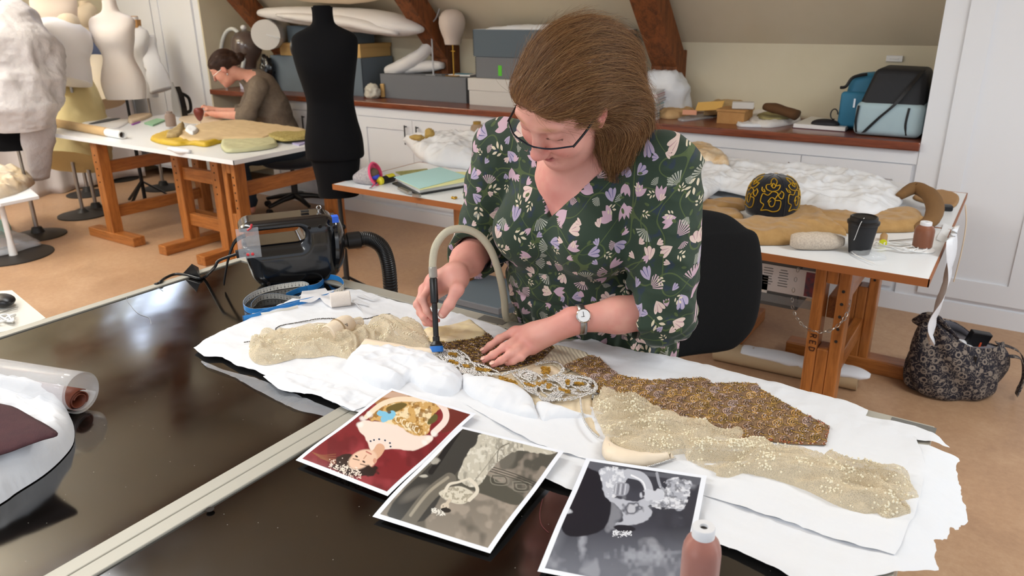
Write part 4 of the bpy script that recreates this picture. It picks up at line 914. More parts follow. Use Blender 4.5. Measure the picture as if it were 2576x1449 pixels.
def patch(poly, z, n, cols, seed, ang=.6, ln=.0045):
    r = np.random.RandomState(seed); A = np.array(zpoly(poly, z)); P = A.min(0)+r.rand(n*4, 2)*(A.max(0)-A.min(0)); P = P[inpoly(P, [tuple(q) for q in A])][:n]; n = len(P); a = ang+r.normal(0, .5, n)
    D = np.stack([np.cos(a), np.sin(a), np.zeros(n)], 1); N_ = np.tile([0, 0, 1.], (n, 1)); return prisms(np.column_stack([P, z+r.uniform(0, .0018, n)]), D, N_, ln, .0008, pick(cols, n, r))
gs_, cs_ = [], []
for i, (pl, n, zo) in enumerate((([(1095, 715), (1180, 740), (1290, 780), (1290, 805), (1180, 812), (1110, 770)], 130, 0), ([(1550, 615), (1650, 620), (1640, 680), (1600, 720), (1560, 690)], 110, 0), ([(560, 535), (660, 575), (650, 592), (560, 560)], 50, .0), ([(840, 620), (1010, 645), (1010, 670), (850, 655)], 90, .0), ([(700, 590), (770, 600), (775, 625), (720, 615)], 40, .0), ([(1500, 790), (1600, 760), (1610, 790), (1500, 830)], 60, 0), ([(1740, 840), (1870, 880), (1860, 905), (1750, 870)], 60, 0), ([(1820, 750), (1860, 760), (1850, 810), (1820, 800)], 40, 0), ([(1360, 775), (1480, 820), (1480, 845), (1370, 800)], 60, 0), ([(1915, 780), (2010, 790), (2010, 815), (1920, 805)], 50, 0), ([(1610, 800), (1660, 800), (1650, 850), (1620, 850)], 40, 0), ([(540, 460), (640, 470), (640, 500), (560, 490)], 40, .0))):
    a, b = patch(Q3(pl), ZS-zo, n, ['a97c2c', '8f6a22', 'c2973f'], i); gs_.append(a); cs_.append(b)
o = obj('gold_beadwork', join(*gs_), beadm, gown, smooth=False, attr={'tint': np.vstack(cs_)}); o['kind'] = 'stuff'
for pts, z in ((Q3([(1975, 945), (1978, 1010), (1990, 1090), (2010, 1170), (2050, 1250), (2100, 1310), (2165, 1365)]), TH+.022), (Q2([(1360, 668), (1500, 690), (1650, 712), (1800, 692), (1975, 680)]), TH+.03), (Q4([(428, 868), (445, 905), (480, 930)]), TH+.03), (Q4([(560, 1052), (650, 1055), (750, 1040), (850, 1010), (960, 975)]), TH+.018), (Q4([(635, 478), (665, 500), (705, 540)]), TH+.03)):
    c = chain(pts, z, .0021, 1.7, jit=.0002); o = obj('bead_string', inst2(c, .0021, 8, 6), silver, gown, smooth=True, angle=180); o['kind'] = 'stuff'
cuffm = mat('cream_satin', 'f2e0c6', .45, sheen=.2, bump=.05, bscale=60)
cloth('cuff_band', Q2([(1352, 665), (1395, 590), (1440, 578), (1550, 600), (1700, 625), (1850, 650), (1990, 660), (1990, 685), (1850, 700), (1700, 712), (1550, 700), (1420, 685)]), TH+.022, m=cuffm, dome=.013, dw=.02)
cloth('cuff_band', Q4([(368, 900), (385, 835), (430, 830), (450, 880), (560, 935), (760, 975), (960, 960), (860, 1012), (700, 1052), (560, 1058), (440, 1022), (378, 965)]), TH+.014, m=cuffm, dome=.02, dw=.025)
# lace: net with knotted dots
def net_mat(name, col, tr):
    m = mat(name, col, .8, bump=.15, bscale=700, bdist=.0006); t = NT(m); b = t.n['Principled BSDF']; o = t.n['Material Output']; co = t.add('ShaderNodeTexCoord').outputs['Object']
    v = t.add('ShaderNodeTexVoronoi', i_Vector=co, i_Scale=480.0); v.feature = 'DISTANCE_TO_EDGE'; n = t.noise(co, 60, 3); f = t.m('LESS_THAN', v.outputs['Distance'], t.m('MULTIPLY', n.outputs[0], .34))
    f = t.m('MAXIMUM', f, .3)
    lw = t.add('ShaderNodeLayerWeight'); lw.inputs[0].default_value = .35; f = t.m('MAXIMUM', f, t.m('MULTIPLY', lw.outputs['Facing'], 1.1), clamp=True)
    tr_ = t.add('ShaderNodeBsdfTransparent'); mx = t.add('ShaderNodeMixShader'); t.l.new(t.m('MULTIPLY', f, tr), mx.inputs[0]); t.l.new(tr_.outputs[0], mx.inputs[1]); t.l.new(b.outputs[0], mx.inputs[2]); t.l.new(mx.outputs[0], o.inputs[0]); return m
M['net'] = net_mat('ecru_net_lace', 'e4d4b6', .7)
lace_l = Q2([(470, 650), (480, 590), (560, 530), (700, 490), (900, 480), (1040, 450), (1200, 470), (1400, 470), (1530, 405), (1700, 410), (1850, 440), (1930, 560), (1945, 640), (1800, 622), (1600, 600), (1440, 592), (1360, 665), (1300, 742), (1240, 720), (1150, 690), (1000, 710), (850, 715), (700, 755), (600, 770), (520, 750), (475, 700)])
lace_r = Q4([(300, 470), (420, 470), (560, 500), (640, 490), (720, 540), (800, 600), (900, 640), (1000, 680), (1030, 720), (1150, 730), (1350, 770), (1450, 765), (1520, 790), (1530, 840), (1700, 860), (1790, 920), (1950, 915), (2080, 990), (2200, 985), (2320, 1040), (2450, 1060)])+Q5([(1380, 600), (1540, 612), (1640, 680), (1700, 760), (1735, 815), (1650, 840), (1560, 870), (1655, 910), (1640, 960), (1500, 1000), (1450, 1010), (1380, 960), (1280, 965), (1100, 910), (950, 830), (800, 760), (600, 700), (420, 660), (300, 640), (180, 670), (60, 640)])+Q4([(1290, 1110), (1050, 1010), (1035, 960), (900, 985), (750, 1000), (640, 990), (520, 930), (440, 860), (380, 800), (330, 700), (290, 600)])
def folds(P, s, seed, d): q = P@d; c = P@np.array([-d[1], d[0]]); return ridge(np.stack([q*s*.35+vnoise(P*7)*.6, c*s*1.7+vnoise(P*9+seed)*2.2], 1)+seed, 2, .5)
for nm, px, hgt, seed, dots, dd in (('left', lace_l, .026, 3, 420, (1., 0)), ('right', lace_r, .03, 8, 780, (.93, .36))):
    zb = TH+.009; pol = zpoly(smoothpoly(px, 2), zb); dv = nrm(np.array(dd))
    def hf(P, e, k=1.0, seed=seed, hgt=hgt, zb=zb, dv=dv): q = np.clip(e/.035, 0, 1); return drop(P, zb+hgt*k*np.sqrt(1-(1-q)**2)*(.45+.55*folds(P, 22, seed, dv)))
    par = obj('lace_sleeve', sheet(pol, .0025, hf), M['net'], gown, smooth=True, angle=180); par['label'] = 'ecru net lace, crumpled, with white knots, on the %s' % nm
    obj('lace_underlayer', sheet(pol, .0035, lambda P, e: hf(P, e, .55, seed+4)), M['net'], par, smooth=True, angle=180)
    r = np.random.RandomState(seed); A = np.array(pol); cl = A.min(0)+r.rand(dots//8, 2)*(A.max(0)-A.min(0)); P = np.repeat(cl, 22, 0); P = P+r.normal(0, .008, P.shape); P = P[inpoly(P, pol)]; e = nearest(P, pol)[0]; P = P[e > .003]; e = nearest(P, pol)[0]
    o = obj('white_knot', inst2(np.column_stack([P, hf(P, e)+.0008]), r.uniform(.0011, .0023, len(P)), 6, 4), mat('white_cotton_knot', 'f2e9cf', .8), par, smooth=True, angle=180); o['kind'] = 'stuff'
# small curl of gathered lace at the right end
ce = Z(2245, 1290, TH+.02); obj('lace_rosette', sheet(zpoly(smoothpoly(Q5([(1380, 930), (1450, 880), (1560, 870), (1655, 905), (1650, 960), (1560, 975), (1460, 1012), (1400, 980)]), 3), TH+.008), .002, lambda P, e: drop(P, TH+.01+.02*np.sqrt(np.clip(e/.02, 0, 1))*(.7+.5*np.sin(nearest(P, [tuple(ce[:2])]*2)[0]*420)))), M['net'], gown, smooth=True, angle=180)
# ---- brush tool and hose
ax = nrm(TOP-BOT); tool = thing('suction_brush', BOT-ax*.02, 'black pen-shaped vacuum brush with blue collar held upright on the beadwork', 'brush')
def along(a, b, prof, n=24):
    a, b = np.asarray(a), np.asarray(b); d = nrm(b-a); L = np.linalg.norm(b-a); s = nrm(np.cross(d, (0.3, 1, 0.1))); u = np.cross(d, s); g = lathe([(r, z*L) for r, z in prof], n); return g[0]@np.stack([s, u, d], 0)+a, g[1]
obj('handle', along(BOT, TOP, [(.0001, 0), (.0135, 0), (.014, .03), (.010, .06), (.0078, .08), (.0078, .14), (.0062, .15), (.0062, .62), (.0085, .63), (.009, .66), (.009, .97), (.0065, 1.0)]), M['black_plastic'], tool)
obj('collar', along(BOT, TOP, [(.0142, -.075), (.015, -.07), (.015, 0.005), (.0142, .01)]), mat('blue_collar', '2a72c4', .4), tool)
bt = []
for a in np.linspace(0, 6.283, 26, endpoint=False):
    for rr in (.004, .008, .0118): d = V3(math.cos(a+rr*99)*rr, math.sin(a+rr*99)*rr, 0); bt.append(cyl(BOT-ax*.014+d, BOT-ax*.034+d*1.25, .0014, 5))
o = obj('bristle', join(*bt), mat('pale_bristle', 'ddd5c4', .6), tool); o['kind'] = 'stuff'
hose_pts = [TOP]+[Y(*q) for q in ((1089, 655, 1.225), (1098, 615, 1.235), (1125, 583, 1.26), (1165, 576, 1.29), (1205, 592, 1.32), (1236, 632, 1.345), (1256, 690, 1.37), (1268, 750, 1.40), (1274, 800, 1.42))]+[V3(*(Z(1274, 812, TH)[:2]), TH-.02)+V3(.01, .03, 0), V3(*(Z(1274, 812, TH)[:2]), TH-.35)+V3(.02, .08, 0)]
hc = catmull(hose_pts, 12)
tube_m = mat('clear_braided_hose', 'cfc6ac', .25, spec=.7, bump=.8, bscale=900)
_t = NT(tube_m); _c = _t.add('ShaderNodeTexCoord').outputs['Object']
tag(obj('suction_hose', tube(hc, .0088, 16), tube_m, smooth=True, angle=180), 'translucent braided hose arching from the brush over the table edge', 'hose')
obj('hose_ferrule', tube(hc[:9], np.full(9, .0095), 16), mat('woven_steel', 'b9b6ae', .3, .8, bump=1, bscale=1200), tool, smooth=True, angle=180)
# ------------------------------------------------------------------ printed photographs
def canvas(c4, z0, z1, res):
    """A4 sheet from its near-left, far-left, far-right corners; returns grid verts, faces and each point's photograph pixel."""
    TL, TR, BL = [np.array(q) for q in c4]; u, v = TR-TL, BL-TL; nx, ny = int(np.linalg.norm(u)/res)+1, int(np.linalg.norm(v)/res)+1
    a, b = np.meshgrid(np.linspace(0, 1, nx), np.linspace(0, 1, ny), indexing='ij'); a, b = a.ravel(), b.ravel(); P = TL+np.outer(a, u)+np.outer(b, v)
    i, j = np.meshgrid(np.arange(nx-1), np.arange(ny-1), indexing='ij'); i, j = i.ravel(), j.ravel(); F = np.stack([i*ny+j, i*ny+j+1, (i+1)*ny+j+1, (i+1)*ny+j], 1)
    return P, F, a, b, np.linalg.norm(u), np.linalg.norm(v)
class Paint:
    def __init__(s, px, base): s.p = px; s.c = np.tile(np.array(lin(base)), (len(px), 1)); s.q = px
    def put(s, w, col): w = np.clip(w, 0, 1)[:, None]; s.c = s.c*(1-w)+np.array(lin(col) if isinstance(col, str) else col)*w
    def ell(s, cx, cy, rx, ry, col, a=0, soft=.15, op=1, noise=0):
        d = s.p-[cx, cy]; ca, sa = math.cos(a), math.sin(a); x, y = d[:, 0]*ca+d[:, 1]*sa, -d[:, 0]*sa+d[:, 1]*ca; r = np.sqrt((x/rx)**2+(y/ry)**2)+noise*vnoise(s.p/9.)
        s.put((1-r)/soft*op if op == 1 else np.clip((1-r)/soft, 0, 1)*op, col)
    def poly(s, pts, col, soft=2.5, op=1, rough=0):
        pts = smoothpoly(pts, 4); q = s.p+rough*np.stack([vnoise(s.p/8.), vnoise(s.p/8.+9)], 1); ins = inpoly(q, pts); e = nearest(q, pts)[0]; s.put(np.where(ins, .5+e/soft, .5-e/soft)*op, col)
    def line(s, pts, w, col, op=1, w2=None):
        pts = catmull(np.array(pts, float), 5); d = np.full(len(s.p), 1e9); t = np.zeros(len(s.p))
        for i in range(len(pts)-1):
            a, b = pts[i], pts[i+1]; v = b-a; h = np.clip(((s.p-a)@v)/(v@v+1e-9), 0, 1); e = np.hypot(*(s.p-a-h[:, None]*v).T); k = e < d; d[k] = e[k]; t[k] = (i+h[k])/(len(pts)-1)
        ww = w/2+(0 if w2 is None else (w2/2-w/2)*t); s.put((ww-d+.8)/1.6*op, col)
    def grain(s, col, sc, op, thr=0., st=(1, 1)): n = fbm(s.p*np.array(st)/sc, 3); s.put(np.clip((n-thr)*2, 0, 1)*op, col)
def in_region(S, pts, fn):
    ins = inpoly(S.p, smoothpoly(pts, 4)); T_ = Paint(S.p[ins], 'ffffff'); T_.c = S.c[ins]; fn(T_); S.c[ins] = T_.c
def print_sheet(c3, zz, label, paint, base, curl):
    TL, TR, BL = [Z(*q, z) for q, z in zip(c3, zz)]; P, F, a, b, Lu, Lv = canvas((TL, TR, BL), 0, 0, .00085)
    px = pr(P); S = Paint(px, base); paint(S); m = .0085; e = np.minimum(np.minimum(a, 1-a)*Lu, np.minimum(b, 1-b)*Lv); S.put((m-e)/.0006, 'eef2fa')
    P = P.copy(); P[:, 2] += curl(a, b); o = tag(obj('photo_print', (P, F), M['print'], smooth=True, angle=180, attr={'tint': S.c}), label, 'photograph', 'printed photographs on the table'); return o
M['print'] = mat('glossy_print', None, .32, attr='tint', spec=.45)
V6 = lambda p: [(q[0], q[1]) for q in Q6(p)]
def paint1(S):
    S.grain('a8444a', 60, .5, -.1); S.grain('5c1a20', 40, .5, .1)
    S.poly(V6([(600, 80), (860, 85), (1170, 210), (1120, 260), (1000, 200), (880, 150), (640, 170), (560, 160)]), 'a8784c', op=.9, rough=3); S.poly(V6([(610, 90), (760, 95), (740, 130), (600, 125)]), 'c9a790', op=.7)
    S.poly(V6([(1010, 190), (1170, 215), (1060, 300), (960, 330), (1000, 250)]), '6d2c26', op=.9)
    dr = V6([(540, 250), (600, 190), (690, 150), (830, 120), (920, 125), (960, 180), (900, 240), (900, 300), (860, 345), (790, 345), (690, 300), (590, 268)])
    S.poly(dr, 'cfa564', rough=3); in_region(S, dr, lambda t: (t.grain('efdcb4', 14, .9, -.1), t.grain('8a5f25', 10, .8, .15)))
    S.poly(V6([(640, 190), (720, 160), (760, 175), (700, 215), (650, 220)]), '6b5a2c'); S.poly(V6([(880, 270), (920, 225), (940, 235), (930, 265), (890, 285)]), '5f5a30')
    S.line(V6([(905, 128), (800, 135), (700, 140), (620, 165), (560, 205), (520, 240)]), 15, 'efd9bd', w2=12); S.line(V6([(940, 145), (975, 185), (990, 230), (975, 275), (915, 330)]), 17, 'f0dcd2', w2=15)
    S.poly(V6([(470, 290), (500, 262), (560, 268), (640, 278), (720, 300), (800, 345), (900, 345), (905, 375), (850, 410), (790, 432), (690, 425), (620, 432), (585, 452), (545, 442), (530, 400), (505, 350), (478, 325)]), 'f0dacd', rough=1)
    for x, y, r in ((485, 285, 26), (500, 250, 24), (540, 225, 26), (885, 360, 26), (860, 385, 22), (920, 335, 22)): S.ell(*V6([(x, y)])[0], r*.43, r*.36, 'f3ebe4', soft=.6, op=.85, noise=.25)
    for i in range(9): S.line(V6([(690+i*18+15*math.cos(t), 250+i*9+18*math.sin(t)) for t in np.linspace(0, 5.2, 8)]), 2.2, 'f0e3c8' if i % 2 else '9b7434')
    for x, y, w, h in ((610, 225, 30, 14), (650, 240, 34, 16), (625, 255, 24, 14), (672, 228, 22, 16)): S.ell(*V6([(x, y)])[0], w*.43, h*.6, '7fc0dd', noise=.2)
    S.ell(*V6([(655, 218)])[0], 5, 4, '5a5a58')
    S.line(V6([(600, 425), (585, 450), (560, 475), (545, 490)]), 24, 'd8a98a'); S.ell(*V6([(500, 500)])[0], 40, 27, 'e8c4aa', a=-.45)
    S.ell(*V6([(445, 545)])[0], 58, 20, '2b1a15', a=.15, noise=.15, soft=.2); S.ell(*V6([(390, 500)])[0], 24, 16, '33201a', a=-.3, noise=.2); S.ell(*V6([(520, 560)])[0], 34, 15, '2b1a15', noise=.2)
    S.ell(*V6([(482, 500)])[0], 34, 22, 'e8c4aa', a=-.45, soft=.2)
    for x, y in ((462, 478), (505, 508)): S.ell(*V6([(x, y)])[0], 4.5, 2.2, '3b2a26', a=.5); S.line(V6([(x-20, y+14), (x+16, y+22)]), 2, '5a3a2c')
    S.line(V6([(520, 470), (505, 490)]), 2.4, 'c08a70'); S.line(V6([(520, 448), (548, 462)]), 3.2, 'b5655a'); S.ell(*V6([(570, 500)])[0], 5, 7, 'd39a80')
    for x, y in ((545, 385), (565, 378), (595, 372), (630, 378), (658, 392), (662, 412)): S.ell(*V6([(x, y)])[0], 4.5, 4, 'e8dcd4'); S.ell(*V6([(x, y)])[0], 2.6, 2.4, '2b2b40')
    r = np.random.RandomState(3)
    for i in range(150): x = 300+190*r.rand(); y = 520+(x-300)*.32+r.normal(0, 16); S.ell(*V6([(x, y)])[0], 1.7, 1.4, 'f3dfd0')
    for i in range(5): S.line(V6([(200+i*12, 450+i*9), (260+i*6, 470+i*7), (340, 465+i*14)]), 1.5, 'a07848', op=.6)
def paint2(S):
    y = S.p[:, 1]; S.put(np.clip((y-1180)/180, 0, 1)*.8, '9a8f82'); S.grain('3e3d37', 70, .6, -.1); S.grain('b9ab9c', 40, .45, .25)
    S.poly(V6([(900, 520), (1100, 300), (1240, 330), (1120, 480), (1000, 640), (860, 850), (640, 810)]), '3d3c39', op=.85)
    S.poly(V6([(1060, 560), (1200, 560), (1440, 700), (1400, 760), (1230, 700), (1060, 640)]), '55534a', op=.7)
    S.line(V6([(1010, 610), (900, 700), (780, 840), (740, 880)]), 34, '6f6a60', op=.8); S.line(V6([(1000, 600), (890, 690), (780, 820)]), 8, 'a09888', op=.7); S.line(V6([(1060, 330), (960, 480), (900, 570)]), 14, '1f1f20', op=.9)
    for cx, cy in ((1300, 600), (1430, 640)):
        for k in (50, 38, 26): S.line(V6([(cx-k, cy-k*.55), (cx+k*.9, cy-k*.4), (cx+k, cy+k*.6), (cx-k*.8, cy+k*.5), (cx-k, cy-k*.55)]), 2, '8a877a' if k != 38 else '45443d')
    for k in (0, 14, 28): S.line(V6([(1230, 520+k), (1400, 570+k), (1560, 640+k)]), 1.8, '3d3c36')
    S.ell(*V6([(930, 500)])[0], 16, 10, 'a8a49a', noise=.4, soft=.4); S.ell(*V6([(860, 595)])[0], 14, 5, 'b9b5aa', noise=.4, soft=.4); S.ell(*V6([(800, 700)])[0], 50, 16, '77726a', a=-.5, op=.7, soft=.6)
    dr = V6([(1185, 345), (1290, 345), (1380, 370), (1500, 410), (1640, 440), (1590, 460), (1480, 445), (1400, 440), (1310, 490), (1240, 560), (1190, 630), (1130, 650), (1062, 605), (1080, 530), (1120, 450), (1170, 400)])
    S.poly(dr, 'c4beae', rough=2); in_region(S, dr, lambda t: (t.grain('8d887c', 12, .7, 0.05, (1.5, .5)), t.grain('e3dfd2', 9, .6, .1)))
    S.line(V6([(1290, 500), (1300, 430), (1360, 395)]), 2.4, '6d685c'); S.line(V6([(1150, 620), (1230, 520), (1310, 420)]), 1.6, '8b8678')
    S.poly(V6([(950, 690), (1010, 660), (1080, 650), (1150, 690), (1110, 745), (1060, 755), (1000, 740), (960, 715)]), 'd6cfbd'); in_region(S, V6([(950, 690), (1010, 650), (1150, 690), (1110, 745), (1000, 740)]), lambda t: t.grain('8f8672', 6, .7, .1))
    S.line(V6([(985, 680), (1010, 640), (1060, 625), (1125, 600)]), 8, 'ddd5c4', w2=5); S.line(V6([(1130, 605), (1165, 640), (1170, 680), (1125, 730)]), 9, 'ddd5c4')
    S.line(V6([(1010, 735), (990, 760)]), 8, 'cfc2ae'); S.ell(*V6([(982, 772)])[0], 12, 9.5, 'd2c4b0', a=-.4); S.ell(*V6([(988, 792)])[0], 14, 6.5, '2e2a26', a=.1)
    S.ell(*V6([(972, 770)])[0], 1.6, 1.2, '3a332d'); S.ell(*V6([(990, 776)])[0], 1.6, 1.2, '3a332d')
    r = np.random.RandomState(5)
    for i in range(90): x = 905+78*r.rand(); yy = 790+(x-905)*.3+r.normal(0, 8); S.ell(*V6([(x, yy)])[0], 1.5, 1.2, 'e8e4da')
def paint3(S):
    y = S.p[:, 1]; S.grain('4a4b56', 80, .5, -.1); S.put(np.clip((y-1330)/100, 0, 1)*.55, '8d919c'); S.grain('c3c6cf', 55, .35, .35)
    S.ell(*V6([(2160, 1060)])[0], 100, 26, 'b4b8c2', soft=.9, op=.6, noise=.4); S.ell(*V6([(1790, 960)])[0], 12, 60, 'b7bac4', soft=.8, op=.6, noise=.3); S.ell(*V6([(1640, 960)])[0], 26, 70, '7d8089', soft=.8, op=.5, a=.4)
    S.poly(V6([(1700, 560), (1880, 560), (1960, 700), (1920, 900), (1720, 950), (1660, 850)]), '22222a', op=.8)
    S.poly(V6([(1820, 500), (1960, 520), (2160, 560), (2480, 590), (2470, 640), (2300, 600), (2100, 580), (1900, 560), (1830, 540)]), '5d5f68', op=.9)
    W = 'b9bcc6'
    S.poly(V6([(1900, 540), (2060, 560), (2040, 620), (1990, 680), (1960, 730), (1920, 690), (1905, 620)]), W, rough=2); in_region(S, V6([(1900, 540), (2060, 560), (1990, 700), (1930, 700)]), lambda t: t.grain('e6e8ee', 8, .8, 0))
    S.line(V6([(2060, 570), (2140, 590), (2180, 650), (2180, 720), (2140, 745)]), 22, W); S.line(V6([(2080, 580), (2150, 620), (2168, 700)]), 4, 'eceef4')
    S.poly(V6([(1990, 625), (2065, 630), (2050, 690), (1980, 690)]), '9a9ca6'); 
    for k in range(5): S.line(V6([(1992+k*14, 630), (1984+k*14, 688)]), 1.6, '4a4b55' if k % 2 else 'e1e3ea')
    S.line(V6([(2230, 570), (2250, 640), (2290, 680)]), 7, '9fa2ac')
    S.poly(V6([(1930, 700), (2050, 720), (2150, 740), (2200, 790), (2180, 840), (2110, 870), (2040, 880), (1985, 870), (2030, 850), (2020, 780), (1960, 730)]), W, rough=1.5)
    S.ell(*V6([(2085, 770)])[0], 26, 20, '5f616b', noise=.3, soft=.3); S.ell(*V6([(2085, 770)])[0], 16, 12, 'd8dae2', noise=.6, soft=.4, op=.7)
    S.poly(V6([(2210, 700), (2280, 660), (2300, 600), (2430, 620), (2420, 680), (2380, 780), (2280, 770), (2190, 750)]), 'aeb1bb', rough=3); in_region(S, V6([(2210, 700), (2300, 600), (2430, 620), (2380, 780), (2200, 760)]), lambda t: (t.grain('e6e8ee', 12, .8, .0, (1, 2)), t.grain('3c3d47', 9, .6, .3)))
    S.ell(*V6([(2210, 690)])[0], 30, 14, 'c9ccd5', noise=.3); S.line(V6([(2000, 865), (1985, 885)]), 5, 'aeb1bb'); S.ell(*V6([(2040, 895)])[0], 30, 9, '26262e', a=.1)
    r = np.random.RandomState(6)
    for i in range(100): x = 1970+110*r.rand(); yy = 925+r.normal(0, 9); S.ell(*V6([(x, yy)])[0], 1.6, 1.4, 'e8eaf0')
    S.ell(*V6([(1700, 690)])[0], 16, 10, 'a5a8b2', noise=.4, soft=.4); S.ell(*V6([(1690, 800)])[0], 16, 8, 'c5c8d0', noise=.4, soft=.4)
wv = lambda k, s: (lambda a, b: k*(.5+.5*np.sin(a*5+s))*np.sin(b*math.pi)**.7+.0015*np.sin(b*9+s)+.0012)
print_sheet(((985, 978), (1198, 1042), (744, 1160)), (.93, .93, .917), 'colour print of a lady in a tiara on dark red, leftmost of the prints', paint1, '7d2429', wv(.004, 0))
print_sheet(((1160, 1075), (1420, 1138), (937, 1300)), (.93, .93, .917), 'brown-toned print of a standing lady in a long gown, the middle print', paint2, '6b675e', wv(.004, 1))
print_sheet(((1475, 1155), (1778, 1200), (1352, 1437)), (.931, .931, .917), 'blue-black print of a seated lady in white satin, beside the pink thread cone', paint3, '3a3b44', wv(.003, 2))
# ---- thread cones
def wound(name, col):
    m = mat(name, col, .35, sheen=.3, spec=.5); t = NT(m); co = t.add('ShaderNodeTexCoord').outputs['Object']; w = t.add('ShaderNodeTexWave', i_Vector=co, i_Scale=260.0, i_Distortion=.6); w.bands_direction = 'Z'
    b = t.add('ShaderNodeBump', i_Height=w.outputs[0], i_Strength=.5, i_Distance=.0006); t.l.new(b.outputs[0], t.n['Principled BSDF'].inputs['Normal'])
    c = lin(col); t.l.new(t.mix(t.m('MULTIPLY', w.outputs[0], .5), c, tuple(q*.62 for q in c)), t.n['Principled BSDF'].inputs['Base Color']); return m
def cone(p, h, r, col, label, foot=True, cap='e4e4e6', group=None):
    t = thing('thread_cone', p, label, 'thread', group); x, y, z = p
    if foot: obj('foot', T(lathe([(r*1.32, 0), (r*1.35, .002), (r*1.3, .005), (r*.8, .012), (r*.6, .014)], 36), (x, y, z)), M['white_plastic'], t)
    obj('thread', T(lathe([(r*.75, .012), (r*.98, .016), (r*1.0, .05*h/.1), (r*1.0, .68*h), (r*.96, .75*h), (r*.84, .82*h), (r*.6, .885*h), (r*.5, .89*h)], 40), (x, y, z)), wound('wound_'+col, col), t)
    obj('cap', T(lathe([(r*.55, .87*h), (r*.59, .88*h), (r*.59, h*.985), (r*.55, h), (r*.22, h), (r*.2, h*.97), (0, h*.97)], 36, False), (x, y, z)), mat('cap_'+col, cap, .3, .3 if cap != 'e4e4e6' else 0), t)
    obj('cap_hole', T(lathe([(0, h*.972), (r*.2, h*.972)], 24, False), (x, y, z)), M['shadow'], t); return t
pz = Z(1797, 1330, TH+.125); cone((pz[0]-.012, pz[1]-.004, TH+.004), .122, .0245, 'b27668', 'dusty pink thread cone with white foot standing beside the blue-black print')
# ---- clear film with rolled leather, tissue bundle with maroon cloth (left edge)
ra, rb_ = V3(*Z(-150, 975, TH)[:2], TH+.035), V3(*Z(205, 1035, TH)[:2], TH+.033)
d = nrm(rb_-ra); s = nrm(np.cross(d, (0, 0, 1))); up = np.cross(s, d)
def spiral(a, b, r0, r1, turns, m, ph=0, fl=1.0): return [(a+(math.cos(t)*s+math.sin(t)*up*fl)*(r0+(r1-r0)*k), b+(math.cos(t)*s+math.sin(t)*up*fl)*(r0+(r1-r0)*k)) for k, t in zip(np.linspace(0, 1, m), np.linspace(ph, ph+turns*6.283, m))]
def rolled(a, b, r0, r1, turns, m, ph, fl=1.0, nseg=14, wob=.0):
    L = spiral(a, b, r0, r1, turns, m, ph, fl); V = []; F = []
    for i, (p, q) in enumerate(L):
        for k in range(nseg): t = k/(nseg-1); c = p+(q-p)*t; V.append(c+wob*up*math.sin(9*t+i*.2))
    for i in range(m-1):
        for k in range(nseg-1): F.append((i*nseg+k, i*nseg+k+1, (i+1)*nseg+k+1, (i+1)*nseg+k))
    return np.array(V), F
M['leather'] = mat('brown_leather', '7a3d28', .5, col2='6a3322', nscale=18, bump=.2, bscale=200)
tag(obj('leather_roll', rolled(ra-up*.008+d*.05, rb_-up*.008+d*.002, .013, .026, 2.3, 70, .5, .8), M['leather'], smooth=True, angle=180, solid=.0016), 'brown leather rolled up inside the clear plastic film, left edge', 'leather')
tag(obj('plastic_film_roll', join(rolled(ra+up*.012, rb_+up*.012+d*.012, .036, .046, 1.55, 60, 3.6, .95)), mat('glass_film', 'f4f4f6', .08, trans=.0, alpha=.22, spec=1.0), smooth=True, angle=180, solid=.0004), 'clear plastic film rolled loosely around the brown leather', 'plastic sheet')
puff([(-160, 985), (0, 985), (90, 990), (150, 1020), (182, 1060), (186, 1110), (160, 1150), (110, 1195), (40, 1240), (0, 1268), (-160, 1360)], TH+.002, .055, 9, 12, 'bundle of white tissue holding a maroon cloth at the left edge', name='tissue_bundle', rid=.5)
p_ = zpoly(smoothpoly([(-160, 1010), (0, 1018), (60, 1040), (110, 1070), (148, 1097), (110, 1112), (60, 1130), (0, 1150), (-160, 1190)], 3), TH+.075)
tag(obj('maroon_cloth', sheet(p_, .006, lambda P, e: TH+.078+.006*np.sqrt(np.clip(e/.03, 0, 1))+.002*vnoise(P*20)), mat('maroon_wool', '4a2a2e', .9, col2='41252a', nscale=60, bump=.4, bscale=500), smooth=True, angle=180, solid=.002), 'dark maroon woven cloth folded inside the tissue bundle', 'cloth')
